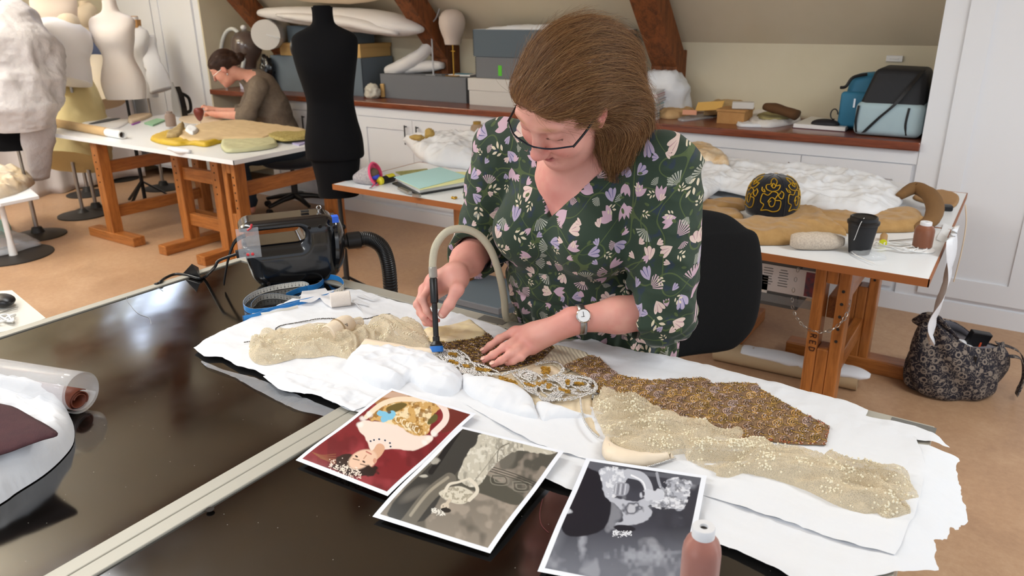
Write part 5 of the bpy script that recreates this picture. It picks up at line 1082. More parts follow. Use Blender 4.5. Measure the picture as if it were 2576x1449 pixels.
# ---- tape measure
tw = .0155; tpm = mat('blue_tape', '2c86cf', .45); tpw = mat('white_tape', 'f0ede2', .5); tkm = mat('tape_ink', '3a3a3c', .6)
tm = thing('tape_measure', Z(720, 770, TH), 'blue and white tape measure looped on the black table beside the dryer', 'tape measure')
def tape(pts, m1, m2, up=(0, 0, 1), name='tape', h=tw):
    c = catmull(np.array(pts, float), 8); rb = ribbon(c, h, up, .0004); o = obj(name, rb, m1, tm, smooth=True, angle=50)
    Tn = np.gradient(c, axis=0); Nn = np.cross(Tn, np.broadcast_to(np.asarray(up, float), c.shape)); Nn /= np.linalg.norm(Nn, axis=1)[:, None]
    obj('tape_back', ribbon(c+Nn*.0006, h, up, .0003), m2, o, smooth=True, angle=50)
    d = np.r_[0, np.cumsum(np.linalg.norm(np.diff(c, axis=0), axis=1))]; t = np.arange(0, d[-1], .005); P = np.stack([np.interp(t, d, c[:, i]) for i in range(3)], 1); Tt = np.stack([np.interp(t, d, Tn[:, i]) for i in range(3)], 1); Tt /= np.linalg.norm(Tt, axis=1)[:, None]
    Nt = np.cross(Tt, np.broadcast_to(np.asarray(up, float), P.shape)); U = nrm(up); g = []
    for i in range(len(t)):
        L = .0055 if i % 2 == 0 else .003
        for sgn in (1, -1.25):
            g.append(beam(P[i]+Nt[i]*.0005*(sgn)+U*(h/2-.0008), P[i]+Nt[i]*.0005*sgn+U*(h/2-.0008-L), .0006, .0003, Nt[i]))
            if i % 2 == 0: g.append(beam(P[i]+Nt[i]*.0005*sgn+U*(-h*.05), P[i]+Nt[i]*.0005*sgn-U*(h*.3), .0022 if i % 4 else .0012, .0003, Nt[i]))
    k = obj('tape_mark', join(*g), tkm, o, smooth=False); k['kind'] = 'stuff'; return o
zt = TH+.009
tape(zp(Q7([(1372, 960), (1500, 905), (1620, 870), (1560, 835), (1400, 850), (1200, 885), (1040, 940), (935, 1015), (920, 1085), (1010, 1130), (1180, 1120), (1380, 1085), (1520, 1045), (1600, 1020)]), zt), tpw, tpm)
tape(zp(Q7([(1560, 1000), (1400, 985), (1250, 965), (1100, 985), (1010, 1060), (1000, 1110)]), TH+.0085), mat('grey_tape', '9c9a94', .5), tpm)
tape(zp(Q7([(1010, 1180), (1180, 1165), (1330, 1135), (1500, 1090)]), TH+.008), tpm, tpw)
tape([q+V3(0, 0, .003) for q in zp(Q7([(915, 1222), (1040, 1195), (1240, 1125), (1440, 1065), (1640, 1020), (1800, 985), (1900, 950)]), TH+.008)], tpw, tpm, up=nrm(V3(*(Z(700, 770, TH)-Z(690, 800, TH))[:2], .35)))
tape(zp(Q7([(1600, 880), (1700, 860), (1760, 820), (1790, 775)]), zt)+zp(Q7([(1870, 760), (1960, 790), (2000, 850), (1960, 900), (1890, 930)]), TH+.02), tpw, tpm)
obj('tape_end', ribbon([q+V3(0, 0, .0032) for q in zp(Q7([(905, 1224), (930, 1219), (955, 1214)]), TH+.008)], tw*1.03, nrm(V3(*(Z(700, 770, TH)-Z(690, 800, TH))[:2], .35)), .0012), mat('blue_metal_tip', '3a5f92', .4), tm)
# ---- bandage roll, tapes, pouch, bead strings
bt_ = zp(Q7([(1850, 1010), (2065, 985)]), TH+.028); dd = nrm(bt_[1]-bt_[0])
roll = thing('bandage_roll', Z(850, 765, TH), 'small roll of cream crepe bandage lying by the tape measure', 'bandage')
crp = mat('crepe', 'e8dfd6', .85, bump=.7, bscale=260, bdist=.0015); obj('roll', along(bt_[0], bt_[1], [(.014, 0), (.0195, .02), (.0205, .3), (.02, .7), (.0205, .97), (.0185, 1.0), (.006, 1.0)], 28), crp, roll)
obj('loose_gauze', sheet(zpoly(torn(Q7([(1545, 925), (1800, 905), (1850, 960), (1870, 1110), (1800, 1060), (1740, 1010), (1640, 1045), (1520, 1050)]), .5, 2), TH+.012), .004, lambda P, e: TH+.016+.006*ridge(P*20, 2)*.5), thin('gauze', 'eceaea', .15), roll, smooth=True, angle=180)
for pts, lb in (([(2090, 1020), (2130, 1060), (2180, 1100), (2200, 1150)], 'short strip of white cotton tape curling beside the bandage roll'), ([(2085, 1010), (2150, 1025), (2250, 1045)], 'short white cotton tape running right from the bandage roll'), ([(2130, 945), (2200, 965), (2280, 985), (2360, 965)], 'white cotton tape lying nearest the grey table frame')):
    tag(obj('cotton_tape', ribbon(catmull(np.array(zp(Q7(pts), TH+.018))+np.array([[0, 0, .004*(i % 2)] for i in range(len(pts))]), 6), .009, nrm(V3(.6, -.7, .2)), .0006), M['tissue'], smooth=True), lb, 'tape')
pa, pb = Z(*Q2([(1105, 520)])[0], TH+.03), Z(*Q2([(1290, 430)])[0], TH+.03); pouch = thing('cloth_pouch', Z(860, 820, TH), 'cream rolled cloth pouch with an inked drawing lying on the tissue', 'pouch')
obj('cloth_tube', along(pa, pb, [(.017, .03), (.02, 0), (.0225, .04), (.0235, .3), (.025, .5), (.0255, .8), (.022, .97), (.012, 1.04), (.006, 1.1)], 28), mat('calico', 'ead9c0', .8, bump=.3, bscale=300), pouch)
obj('seam_band', along(pa+(pb-pa)*.42, pa+(pb-pa)*.47, [(.0245, 0), (.026, .2), (.0263, .9), (.025, 1)], 28), mat('seam_brown', 'a88f6e', .8), pouch)
obj('tied_end', along(pb+(pb-pa)*.02, pb+(pb-pa)*.42+V3(0, 0, -.01), [(.008, 0), (.007, .2), (.013, .6), (.015, 1)], 16), M['net'], pouch)
dn = nrm(CAMP-pb); obj('ink_drawing', tube([pb-(pb-pa)*.22+dn*.026+V3(math.cos(t)*.008, math.sin(t)*.003, math.sin(t*1.5)*.006) for t in np.linspace(0, 6, 30)], .0006, 5), tkm, pouch)
dark_bead = mat('steel_cut_beads', '6b6560', .25, .7); r_ = np.random.RandomState(8)
for pts, lb in ((Q2([(690, 490), (690, 470), (740, 445), (850, 425), (960, 405), (1080, 390)])+Q2([(1400, 392), (1500, 370), (1612, 352)]), 'long string of dark steel beads behind the cream pouch'), (Q2([(435, 582), (480, 578), (520, 580), (545, 550)]), 'short string of dark beads at the left end of the lace')):
    c = chain(pts, TH+.0125, .0014, 1.7, jit=.0004); tag(obj('bead_string', inst2(c, .0015, 6, 4), dark_bead, smooth=True, angle=180), lb, 'beads')
# ---- dryer / vacuum unit
da, db = V3(*Z(612, 735, TH)[:2], TH+.102), V3(*Z(866, 718, TH)[:2], TH+.102)
da, db = Z(640, 742, TH), Z(862, 712, TH); da = V3(da[0], da[1], 0); db = V3(db[0], db[1], 0)
ux = nrm(db-da); vy = V3(-ux[1], ux[0], 0); c0 = (da+db)/2+vy*.075+V3(0, 0, TH+.101); LX = np.linalg.norm(db-da)/2
FR = np.stack([ux, vy, V3(0, 0, 1)], 1); dp = lambda x, y, z: c0+FR@V3(x, y, z)
def s_rbox(c, hx, r): 
    c, hx = np.asarray(c, float), np.asarray(hx, float)
    def f(p): q = np.abs((p-c0)@FR-c)-(hx-r); return np.sqrt((np.maximum(q, 0)**2).sum(1))+np.minimum(q.max(1), 0)-r
    return f
def dryer_f(p):
    q = (p-c0)@FR; sh = q.copy(); tp = 1-.10*np.clip((-q[:, 2]+.02)/.1, 0, 1); a = np.abs(np.stack([(q[:, 0]+.0*q[:, 2])/1, q[:, 1]/tp, q[:, 2]], 1))-np.array([LX+.012-.035, .078-.045, .101-.045]); a[:, 0] += np.where(q[:, 0] < 0, .18*(-q[:, 2]-.0), .05*np.abs(q[:, 2]))*1.0+.01
    rr = np.sqrt((np.maximum(a, 0)**2).sum(1)); return rr+np.minimum(a.max(1), 0)-.042
dpr = [s_fun(dryer_f), (s_rbox((-.055, 0, .052), (.088, .2, .021), .02), .012, True), (s_rbox((-.055, -.09, .045), (.1, .03, .045), .03), .012, True)]
dry = thing('blower_unit', c0-V3(0, 0, .101), 'black glossy pet-dryer style blower with handle, hose and clip bag at the table corner', 'dryer')
glb = mat('satin_black_shell', '101114', .22, coat=.6, bump=.02, bscale=900)
obj('shell', relax(nets(dpr, c0-V3(.24, .24, .12), c0+V3(.24, .24, .12), .0032), 2, .5), glb, dry, smooth=True, angle=180)
for i, (x, z) in enumerate(((.045, .073), (.075, .074), (.112, .068), (-.08, -.075))): obj('screw_hole', orient(lathe([(0, 0), (.0048, 0), (.0048, .004)], 14, False), dp(x, -.079+.005*(abs(z) > .07), z), ux, V3(0, 0, 1), -vy), M['shadow'], dry)
obj('end_ring', along(dp(LX-.012, 0, 0), dp(LX+.02, 0, -.002), [(.085, 0), (.088, .3), (.07, .8), (.05, 1.0), (.02, 1.0)], 40), glb, dry)
obj('outlet', along(dp(LX+.01, 0, 0), dp(LX+.075, 0, .0), [(.02, 0), (.02, .35), (.025, .38), (.0255, .95), (.022, 1.0)], 28), M['black_plastic'], dry)
hp_ = [dp(LX+.06, 0, 0), dp(LX+.10, 0, -.002), dp(LX+.135, .0, -.03), dp(LX+.15, 0, -.08), dp(LX+.155, .01, -.16), dp(LX+.155, .03, -.30), dp(LX+.15, .05, -.6)]
c = catmull(hp_, 40); n = len(c); rr = np.where(np.arange(n) % 4 < 2, .0225, .0195); obj('ribbed_hose', tube(c, rr, 20), M['black_plastic'], dry, smooth=True, angle=180)
obj('masking_tape', dp(0, 0, 0)*0+(join(cbox((0, 0, 0), (.018, .001, .016)), cbox((0, .012, .0085), (.018, .024, .001)))[0])@FR.T+dp(.118, -.079, .091), mat('blue_masking_tape', '2e62d6', .6), dry) if False else None
g = join(cbox((0, 0, 0), (.018, .001, .016)), cbox((0, .012, .0085), (.018, .024, .001))); obj('masking_tape', (g[0]@FR.T+dp(.118, -.0775, .088), g[1]), mat('blue_masking_tape', '2e62d6', .6), dry, smooth=False)
obj('ring_bolt', join(tube([dp(.085, 0, .108)+.006*(math.cos(t)*ux+math.sin(t)*V3(0, 0, 1)) for t in np.linspace(0, 6.283, 16, endpoint=False)], .0016, 6, True), cyl(dp(.085, 0, .098), dp(.085, 0, .104), .003, 8)), M['chrome'], dry)
obj('slide_switch', (cbox((0, 0, 0), (.022, .016, .004))[0]@FR.T+dp(.045, .0, .103), cbox((0, 0, 0), (1, 1, 1))[1]), M['dark_metal'], dry, smooth=False)
bagm = mat('zip_bag_plastic', 'e2e4ea', .12, alpha=.2, spec=1.0, bump=1.0, bscale=55, bdist=.004)
g = sheet([(-.029, -.042), (.029, -.042), (.029, .042), (-.029, .042)], .002, lambda P, e: .004*ridge(P*55, 2)*np.clip(e/.01, 0, 1)*.5+.003)
bag = tag(obj('zip_bag', (np.stack([g[0][:, 0], -g[0][:, 2], g[0][:, 1]], 1)@FR.T+dp(-.118, -.085, .052), g[1]), bagm, smooth=True, angle=180, solid=.0004), 'small clear zip bag holding two red beads clipped to the blower', 'bag')
for x in (-.124, -.112): tag(obj('red_bead', (uvs((0, 0, 0), (.0045, .003, .0045))[0]@FR.T+dp(x, -.089, .021), uvs((0, 0, 0), 1)[1]), mat('red_plastic', 'd23a42', .4), smooth=True), 'red plastic bead inside the zip bag, %s one' % ('left' if x < -.12 else 'right'), 'bead', 'red beads in the zip bag')
tag(obj('red_clip', tube([dp(-.117, -.09, .088), dp(-.108, -.092, .094), dp(-.104, -.09, .104)], .0028, 8), mat('red_clip', 'c8323a', .4)), 'red twisted tie at the top of the zip bag', 'tie')
# power lead with cloth wedge
la = dp(-LX-.01, -.02, .01); plug = obj('plug', along(dp(-LX+.012, -.03, .012), dp(-LX-.032, -.03, .008), [(.009, 0), (.009, .4), (.012, .42), (.012, 1.0)], 10), M['black_plastic'], dry)
obj('power_lead', tube(catmull([dp(-LX-.025, -.03, .01)]+[at(*q, c0-ux*LX*1.3) for q in ((552, 655), (540, 672))]+[Z(*q, TH+.006) for q in ((515, 697), (500, 700), (470, 692), (440, 690), (415, 700), (400, 712))]+[Z(385, 722, TH-.03), Z(370, 760, TH-.3), Z(360, 800, TH-.6)], 10), .0042, 10), M['black_plastic'], dry, smooth=True, angle=180)
g = ribbon(catmull([dp(-LX+.0, .02, .045), dp(-LX-.03, .02, .03), dp(-LX-.055, .015, -.02), dp(-LX-.075, .01, -.085)], 6), .035, vy, .003); obj('strap', g, M['black_fabric'], dry, smooth=True)
w = [Z(457, 690, TH+.004), Z(505, 700, TH+.004), Z(500, 672, TH+.004)]; tp_ = w[0]*.35+w[1]*.65+V3(0, 0, .042)
tag(obj('rubber_wedge', (np.array(w+[tp_]), [(2, 1, 0), (0, 1, 3), (1, 2, 3), (2, 0, 3)]), M['black_plastic'], smooth=False, bevel=.002), 'black folded triangle of fabric over the power lead', 'cable tidy')
# threads on the black top
tag(obj('loose_thread', tube(catmull(zp([(1365, 1255), (1358, 1290), (1362, 1320), (1380, 1340)], TH+.0006), 6), .0006, 5), mat('maroon_thread', '6a3434', .8)), 'short maroon thread on the black table between two prints', 'thread')
tag(obj('loose_thread', tube(catmull(zp([(410, 732), (390, 725), (322, 745), (330, 770), (350, 790), (375, 800), (380, 815)], TH+.0006), 6), .0005, 5), mat('white_thread', 'a8a8a8', .8)), 'long pale thread curling on the left black panel', 'thread')
# trolley corner, far left
tr = thing('side_trolley', (-2.2, .45, 0), 'low white-topped trolley touching the left side of the black table', 'trolley')
a_ = [Z(*q, TH-.03) for q in ((30, 730), (115, 800), (60, 822), (-60, 850), (-200, 800), (-60, 735))]
obj('tray', prism([tuple(q[:2]) for q in a_], TH-.045, TH-.03), mat('ivory_tray', 'd9d5cb', .5), tr, smooth=False); cx, cy = np.mean([q[:2] for q in a_], 0); obj('stand', join(box(cx-.02, cx+.02, cy-.02, cy+.02, .02, TH-.046), box(cx-.15, cx+.15, cy-.15, cy+.15, 0, .02)), M['steel'], tr, smooth=False)
tag(obj('spectacle_case', uvs(Z(5, 755, TH-.012), (.045, .03, .016), 20, 12), M['black_plastic'], smooth=True), 'black oval case on the white trolley', 'case')
tag(obj('tangled_cord', tube(catmull([Z(5+28*math.cos(t)*(1+.2*math.sin(t*2.3)), 800+9*math.sin(t*1.7), TH-.022+.004*math.sin(t*3)) for t in np.linspace(0, 22, 40)], 4), .0028, 6), M['white_plastic'], smooth=True, angle=180), 'tangled white cord on the white trolley', 'cord')
tag(obj('metal_tweezers', join(beam(Z(-10, 790, TH-.026), Z(46, 772, TH-.026), .003, .001), beam(Z(-10, 790, TH-.026), Z(44, 777, TH-.024), .003, .001)), M['steel']), 'steel tweezers lying between case and cord on the trolley', 'tweezers')
# ------------------------------------------------------------------ helpers for boxes and cloth lumps
def crump(path, rad, flat=1.0, n=28, amp=.12, s=16, seed=0, m=6, up=(0, 0, 1), caps=True):
    c = catmull(np.array(path, float), m); k = len(c); r = np.interp(np.linspace(0, 1, k), np.linspace(0, 1, len(rad)), rad)
    v, f = tube(c, r, n, False, flat); ctr = np.repeat(c, n, 0); d = v-ctr; w = 1+amp*(ridge(v*s+seed, 3)*.5-.2); return ctr+d*w[:, None], f
def blob(c, r, amp=.15, s=14, seed=0, n=36, m=24, R=None):
    v, f = uvs((0, 0, 0), 1, n, m); w = 1+amp*ridge(v*np.array(r)*s+seed, 3)*.5; v = v*w[:, None]*np.array(r)
    if R is not None: v = v@R.T
    return v+np.array(c), f
def archive_box(name, x0, x1, y0, y1, z0, z1, m, label, lid=None, group=None, open_=False, edge=None):
    if y1 > 4.6: y1 = min(y1, WY-max(0, z1-1.41)-.03)
    t = thing(name, ((x0+x1)/2, (y0+y1)/2, z0), label, 'box', group); zl = z1-(lid or 0)
    if open_:
        w = .006; obj('box_body', join(box(x0, x1, y0, y0+w, z0, z1), box(x0, x1, y1-w, y1, z0, z1), box(x0, x0+w, y0+w, y1-w, z0, z1), box(x1-w, x1, y0+w, y1-w, z0, z1), box(x0+w, x1-w, y0+w, y1-w, z0, z0+w)), m, t, smooth=False)
        obj('box_lining', join(box(x0+w, x1-w, y0+w, y0+w+.003, z0+w, z1+.001), box(x0+w, x1-w, y1-w-.003, y1-w, z0+w, z1+.001), box(x0+w, x0+w+.003, y0+w+.003, y1-w-.003, z0+w, z1+.001), box(x1-w-.003, x1-w, y0+w+.003, y1-w-.003, z0+w, z1+.001)), M['white_paint'], t, smooth=False)
    else:
        obj('box_body', box(x0, x1, y0, y1, z0, zl), m, t, bevel=.002, smooth=False)
        if lid: obj('box_lid', box(x0-.006, x1+.006, y0-.006, y1+.006, zl-.002 if lid < .05 else zl, z1), m, t, bevel=.002, smooth=False)
    if edge:
        for x in (x0, x1): obj('corner_strip', join(*[box(x-.003, x+.003, y0-.0025, y0+.004, z, z+.007) for z in np.arange(z0+.01, zl-.01, .012)]), edge, t, smooth=False)['kind'] = 'stuff'
    return t
M['slate'] = mat('slate_board', '66717a', .75, bump=.05); M['slate2'] = mat('grey_board', '707276', .75, bump=.05); M['slate3'] = mat('dark_slate_board', '5a666f', .75)
M['offwhite'] = mat('off_white_board', 'd0ccc6', .7); M['kraft'] = mat('kraft_board', 'b88a55', .8, col2='ae804c', nscale=40); M['tan'] = mat('tan_board', 'c8a266', .75)
M['edge_dark'] = mat('strip_dark', '33373c', .5, .4); M['calico'] = mat('white_calico', 'e2dedb', .85, bump=.25, bscale=60, bdist=.003); M['cream_cloth'] = mat('cream_calico', 'd9c6ac', .85, bump=.2, bscale=60)
D_ = WY-.01
def B(px, z0, y=None): p = Z(*px, z0) if y is None else Y(*px, y); return p
# ---- archive boxes on the worktop
a, b = Z(690, 214, WT), Z(912, 238, WT); y0 = 4.78; xa, xb = Y(684, 180, y0)[0], Y(912, 200, y0)[0]; zt1 = Y(910, 147, y0)[2]
archive_box('archive_box', xa, xb, y0, D_, WT, zt1, M['slate'], 'large slate-blue archive box on the worktop behind the black dress form', edge=M['edge_dark'])
zt2 = Y(905, 112, y0)[2]; archive_box('archive_box', xa+.12, xb-.02, y0+.02, D_, zt1+.001, zt2, M['tan'], 'flat tan box sandwiched between two slate archive boxes', lid=.03)
zt3 = Y(888, 66, y0)[2]; archive_box('archive_box', xa+.22, xb-.1, y0+.04, D_, zt2+.001, zt3, M['slate3'], 'upper slate archive box under the white wrapped bolsters', edge=M['edge_dark'])
y0 = 4.80; xc, xd = Y(957, 210, y0)[0], Y(1173, 220, y0)[0]; zl = Y(1173, 196, y0)[2]
archive_box('archive_box', xc, xd, y0, D_-.02, WT, zl, M['slate2'], 'long low grey archive box under the head form and padded boot', edge=M['edge_dark'])
y1 = 4.76; xe_, xf = Y(1180, 230, y1)[0], Y(1560, 230, y1)[0]; zw = Y(1180, 196, y1)[2]
archive_box('archive_box', xe_, xf, y1, D_, WT, zw, M['offwhite'], 'off-white lidded archive box under two grey boxes, left of the woman\'s head', lid=(zw-WT)*.45)
y2 = 4.80; zg = Y(1200, 142, y2)[2]; xg, xh = Y(1197, 165, y2)[0], Y(1556, 110, y2)[0]
t_ = archive_box('archive_box', xg, xh-.02, y2, D_, zw+.001, zg, M['slate2'], 'grey archive box with green tape, beneath the open box behind the woman', edge=M['edge_dark'])
gp = Y(1258, 178, y2); obj('green_tape', cbox((gp[0], y2-.001, gp[2]), (.032, .002, .075)), mat('green_tape', '5cc52e', .6), t_)
gq = X(1600, 185, xh-.02); obj('green_tape', cbox((xh-.019, y2+.25, (zw+zg)/2), (.002, .03, .07)), mat('green_tape_side', '4fae2a', .6), t_); obj('ribbon_tie', tube([V3(xh-.017, y2+.17+.03*math.cos(t), (zw+zg)/2+.03+.05*math.sin(t)) for t in np.linspace(0, 3.6, 16)], .006, 8), M['slate2'], t_)
zh = Y(1200, 74, y2)[2]; archive_box('archive_box', xg-.01, xh, y2-.01, D_, zg+.001, zh, M['slate3'], 'open grey archive box lined in white, top of the stack behind the woman', open_=True, edge=M['edge_dark'])
tag(obj('tissue_wad', blob(((xg+xh)/2-.12, 4.92, zh-.02), (.42, .09, .05), .3, 12, 3), M['tissue'], smooth=True, angle=180), 'white tissue heaped in the open grey box', 'tissue paper')
# bolsters and rolls over the left stack
zb = zt3+.09
for i, (p, r, fl, lb, m) in enumerate((([Y(660, 32, 4.74), Y(800, 42, 4.72), Y(940, 55, 4.72), Y(1060, 75, 4.74)], [.06, .13, .15, .17, .16, .04], .55, 'long white wrapped bolster lying on top of the left box stack', M['calico']), ([Y(700, 38, 4.62), Y(800, 48, 4.6), Y(900, 58, 4.6), Y(1000, 84, 4.62)], [.03, .07, .085, .1, .09, .03], .5, 'second white wrapped bolster in front, drooping over the box stack', M['calico']), ([Y(720, -14, 4.66), Y(830, -12, 4.64), Y(950, -6, 4.66)], [.05, .12, .12, .04], .5, 'cream padded roll topmost on the box stack', M['cream_cloth']))):
    tag(obj('padded_roll', crump(p, r, fl, 30, .1, 7, i*3), m, smooth=True, angle=180), lb, 'padding')
pa, pb = Y(668, 88, 4.62), Y(700, 82, 4.95); dd = nrm(pb-pa)
tube_ = thing('polyester_tube', pa-V3(0, 0, .13), 'wide white open-ended tube lying at the left end of the box stack', 'tube')
obj('tube_wall', along(pa, pa+dd*.42, [(.125, 0), (.128, 0), (.128, 1), (.125, 1), (.124, .99), (.124, .01)], 36)[0:2], M['offwhite'], tube_, smooth=True) ; obj('inner_flap', ribbon(catmull([pa+V3(-.11, .03, .02), pa+V3(0, .05, .0), pa+V3(.1, .08, -.03)], 5), .1, dd, .003), M['white_paint'], tube_, smooth=True)
# glossy brown head display and hoop lamp, black plastic sheeting
hd = Y(625, 190, 4.8); dome = thing('display_head', V3(hd[0], hd[1], WT), 'shiny translucent brown display head on a white collar, behind the seated woman', 'display head')
hz = hd[2]
obj('head_shell', T(lathe([(.075, 0), (.085, .03), (.095, .08), (.13, .14), (.145, .2), (.13, .28), (.09, .335), (.03, .36), (.001, .362)], 36), (hd[0], hd[1], WT+.17), (0, .12, 0)), mat('smoky_plastic', '6f5f58', .12, trans=.35, coat=.5), dome, smooth=True, angle=180)
obj('collar_band', T(lathe([(.1, 0), (.105, .16), (.09, .17)], 30), (hd[0]+.02, hd[1], WT)), mat('lilac_white', 'dcdcf0', .5), dome); obj('knob', uvs((hd[0]+.02, hd[1], WT+.55), (.03, .03, .025)), M['white_plastic'], dome)
hc_ = Y(585, 135, 4.72); hp0 = thing('hoop_lamp', V3(hc_[0], 4.72, WT), 'pale hoop of a magnifier lamp arching over the seated woman\'s head', 'lamp')
obj('hoop', tube([V3(hc_[0]+.17*math.cos(t), 4.72+.03*math.sin(t), hc_[2]+.22*math.sin(t)) for t in np.linspace(-.6, 3.4, 40)], .018, 12), mat('pale_grey_plastic', 'cfd2cf', .4), hp0, smooth=True, angle=180)
obj('hoop_stem', cyl((hc_[0]-.16, 4.72, WT), (hc_[0]-.165, 4.72, hc_[2]-.04), .012), M['white_plastic'], hp0)
tag(obj('black_plastic_bag', blob(Y(672, 172, 4.72)*[1, 1, 0]+V3(0, 0, WT+.14), (.06, .05, .145), .5, 22, 5), mat('crinkled_black_film', '0d0d10', .15, coat=.5), smooth=True, angle=180), 'crumpled glossy black plastic bag standing beside the slate archive box', 'bag')
pp = Y(520, 200, 4.85); tag(obj('shelf_tray', join(cbox((pp[0]+.02, 4.86, WT+.06), (.22, .2, .02)), cbox((pp[0]+.03, 4.86, WT+.025), (.2, .18, .05))), M['white_paint'], bevel=.004), 'small stack of white trays on the worktop end behind the seated woman\'s face', 'tray')
sb = Y(935, 222, 4.72); tag(obj('clear_packet', blob(V3(sb[0], 4.72, WT+.055), (.07, .05, .055), .4, 25, 2), mat('packet_film', 'e6e0cf', .15, alpha=.75, spec=.9), smooth=True, angle=180), 'clear packet of cream sponges beside the long grey box', 'packet'); tag(obj('sponge', cbox((sb[0]+.055, 4.80, WT+.06), (.035, .05, .11), .3), M['tan'], bevel=.006), 'tan sponge block standing behind the clear packet', 'sponge')
# padded boot, acrylic stand, head form, booklet on the long grey box
bz = zl; pb_ = [Y(975, 178, 4.93), Y(1010, 168, 4.93), Y(1050, 145, 4.95), Y(1080, 115, 4.97), Y(1093, 80, 4.98)]
boot = thing('padded_boot_form', V3(pb_[2][0], 4.93, bz), 'white padded boot-shaped form leaning on a clear stand on the grey box', 'display form')
obj('foot_and_shaft', crump(pb_, [.045, .07, .075, .06, .06, .03], .8, 26, .12, 18, 1), M['calico'], boot, smooth=True, angle=180); obj('heel_pad', crump([Y(1010, 178, 4.93), Y(1060, 168, 4.98), Y(1115, 165, 5.0)], [.03, .055, .06, .03], .8, 24, .12, 18, 4), M['calico'], boot, smooth=True, angle=180)
acr = mat('acrylic', 'eceff2', .05, alpha=.35, spec=1); st = thing('acrylic_stand', V3(*Y(1090, 190, 4.88)[:2], bz), 'clear acrylic stand with a cross hook behind the padded boot', 'stand')
q = Y(1090, 180, 4.88); obj('stem', cyl((q[0], q[1], bz), (q[0], q[1], bz+.42), .007), mat('acrylic_rod', 'cfcfd2', .1, alpha=.6, spec=1), st); obj('hook', tube(catmull([(q[0]-.08, q[1], bz+.47), (q[0]-.04, q[1], bz+.41), (q[0], q[1], bz+.40), (q[0]+.05, q[1], bz+.43), (q[0]+.09, q[1], bz+.5)], 6), .006, 8), mat('acrylic_rod2', 'b5b5b8', .1, alpha=.7, spec=1), st); obj('foot_plate', cbox((q[0], q[1], bz+.003), (.1, .08, .006)), acr, st)
q = Y(1142, 190, 4.9); hs = thing('head_form', V3(q[0], q[1], bz), 'pale featureless head form on a thin brass stand, on the grey box', 'head form'); hz_ = Y(1142, 112, 4.9)[2]
htop = Y(1142, 22, 4.9)[2]; hh = htop-hz_; obj('head', T(lathe([(.001, 0), (.062, .0), (.066, .02*1), (.07, .06), (.082, .11), (.098, .18), (.105, .24), (.1, .3), (.08, .35), (.045, .38), (.001, .39)], 36), (q[0], q[1], hz_), sc=1)[0:2] if False else (lambda g: (np.column_stack([g[0][:, 0]*.92+q[0], g[0][:, 1]*1.08+q[1], g[0][:, 2]*hh/.39+hz_]), g[1]))(lathe([(.001, 0), (.062, .0), (.066, .02), (.07, .06), (.084, .11), (.1, .18), (.106, .24), (.1, .3), (.08, .35), (.045, .38), (.001, .39)], 36)), mat('stone_pink_fabric', 'cfc0b4', .8, bump=.05), hs, smooth=True, angle=50)
obj('brass_pole', join(cyl((q[0], q[1], bz+.005), (q[0], q[1], hz_+.01), .007), cyl((q[0]-.02, q[1], hz_-.05), (q[0]+.02, q[1], hz_-.05), .005)), mat('brass', 'b58a3c', .3, 1), hs); obj('brass_foot', cbox((q[0], q[1], bz+.003), (.11, .08, .006)), mat('brass_foot', 'b58a3c', .3, 1), hs)
q2 = Y(1168, 182, 4.98); bk = thing('booklet', V3(q2[0], 5.0, bz), 'white and turquoise booklet lying behind the brass stand', 'booklet'); obj('pages', cbox((q2[0], 4.98, bz+.006), (.2, .16, .01), .1), M['white_plastic'], bk); obj('cover_print', cbox((q2[0]-.01, 4.98, bz+.0115), (.13, .1, .001), .1), mat('turquoise', '5aa6c0', .5), bk)
# ---- right part of the worktop
def WP(px, z=WT): return Z(*px, z)
p = Y(1625, 275, 4.72); bs = []
cols = ['cfd4dc', '3a5a6a', 'd9dde2', '8a8a96', 'c7ccd4', '7fc4c8', 'b0a6b0', 'd7d7dd', 'c98f96', 'e2e4ea']
for i in range(10):
    zz = WT+.0005+i*.0175; c_ = cols[i]
    o = thing('journal', V3(p[0], 4.78, zz), 'journal in the pile at the worktop, %s' % ['bottom one, pale grey', 'second from the bottom, dark teal', 'third from the bottom, white', 'fourth from the bottom, mid grey', 'fifth from the bottom, silver grey', 'with the bright turquoise spine', 'mauve, just above the turquoise one', 'third from the top, off-white', 'rose pink, second from the top', 'topmost, white'][i], 'book', 'journals piled on the worktop')
    ofs = rng.normal(0, .006, 2); obj('cover', join(cbox((p[0]-.03+ofs[0], 4.80+ofs[1], zz+.001), (.2, .27, .002), .15), cbox((p[0]-.03+ofs[0], 4.80+ofs[1], zz+.0155), (.2, .27, .002), .15)), mat('journal_%d' % i, c_, .5), o); obj('pages', cbox((p[0]-.032+ofs[0], 4.801+ofs[1], zz+.008), (.194, .264, .013), .15), M['offwhite'], o)
def drape(name, px, z, m, label, cat, hgt=.02, dw=.03, s=20, seed=0, res=.008, amp=.3, sm=4, solid=.001, hf=None):
    p = zpoly(smoothpoly(px, sm), z)
    def f(P, e): q = np.clip(e/dw, 0, 1); return z+.001+hgt*np.sqrt(1-(1-q)**2)*(1+amp*(ridge(P*s+seed, 3)*.5-.3))
    return tag(obj(name, sheet(p, res, hf or f), m, smooth=True, angle=180, solid=solid), label, cat)
pk = [Y(1612, 275, 4.98), Y(1640, 250, 4.98)]
tag(obj('tissue_pile', (lambda g: g)(join(blob(Y(1668, 258, 5.02)*[1, 1, 0]+V3(0, 0, WT+.1), (.17, .12, .17), .35, 9, 3), blob(Y(1640, 262, 4.95)*[1, 1, 0]+V3(0, 0, WT+.07), (.14, .1, .1), .35, 9, 7))), M['tissue'], smooth=True, angle=180), 'stiff heap of white tissue paper on the worktop below the timber post', 'tissue paper')
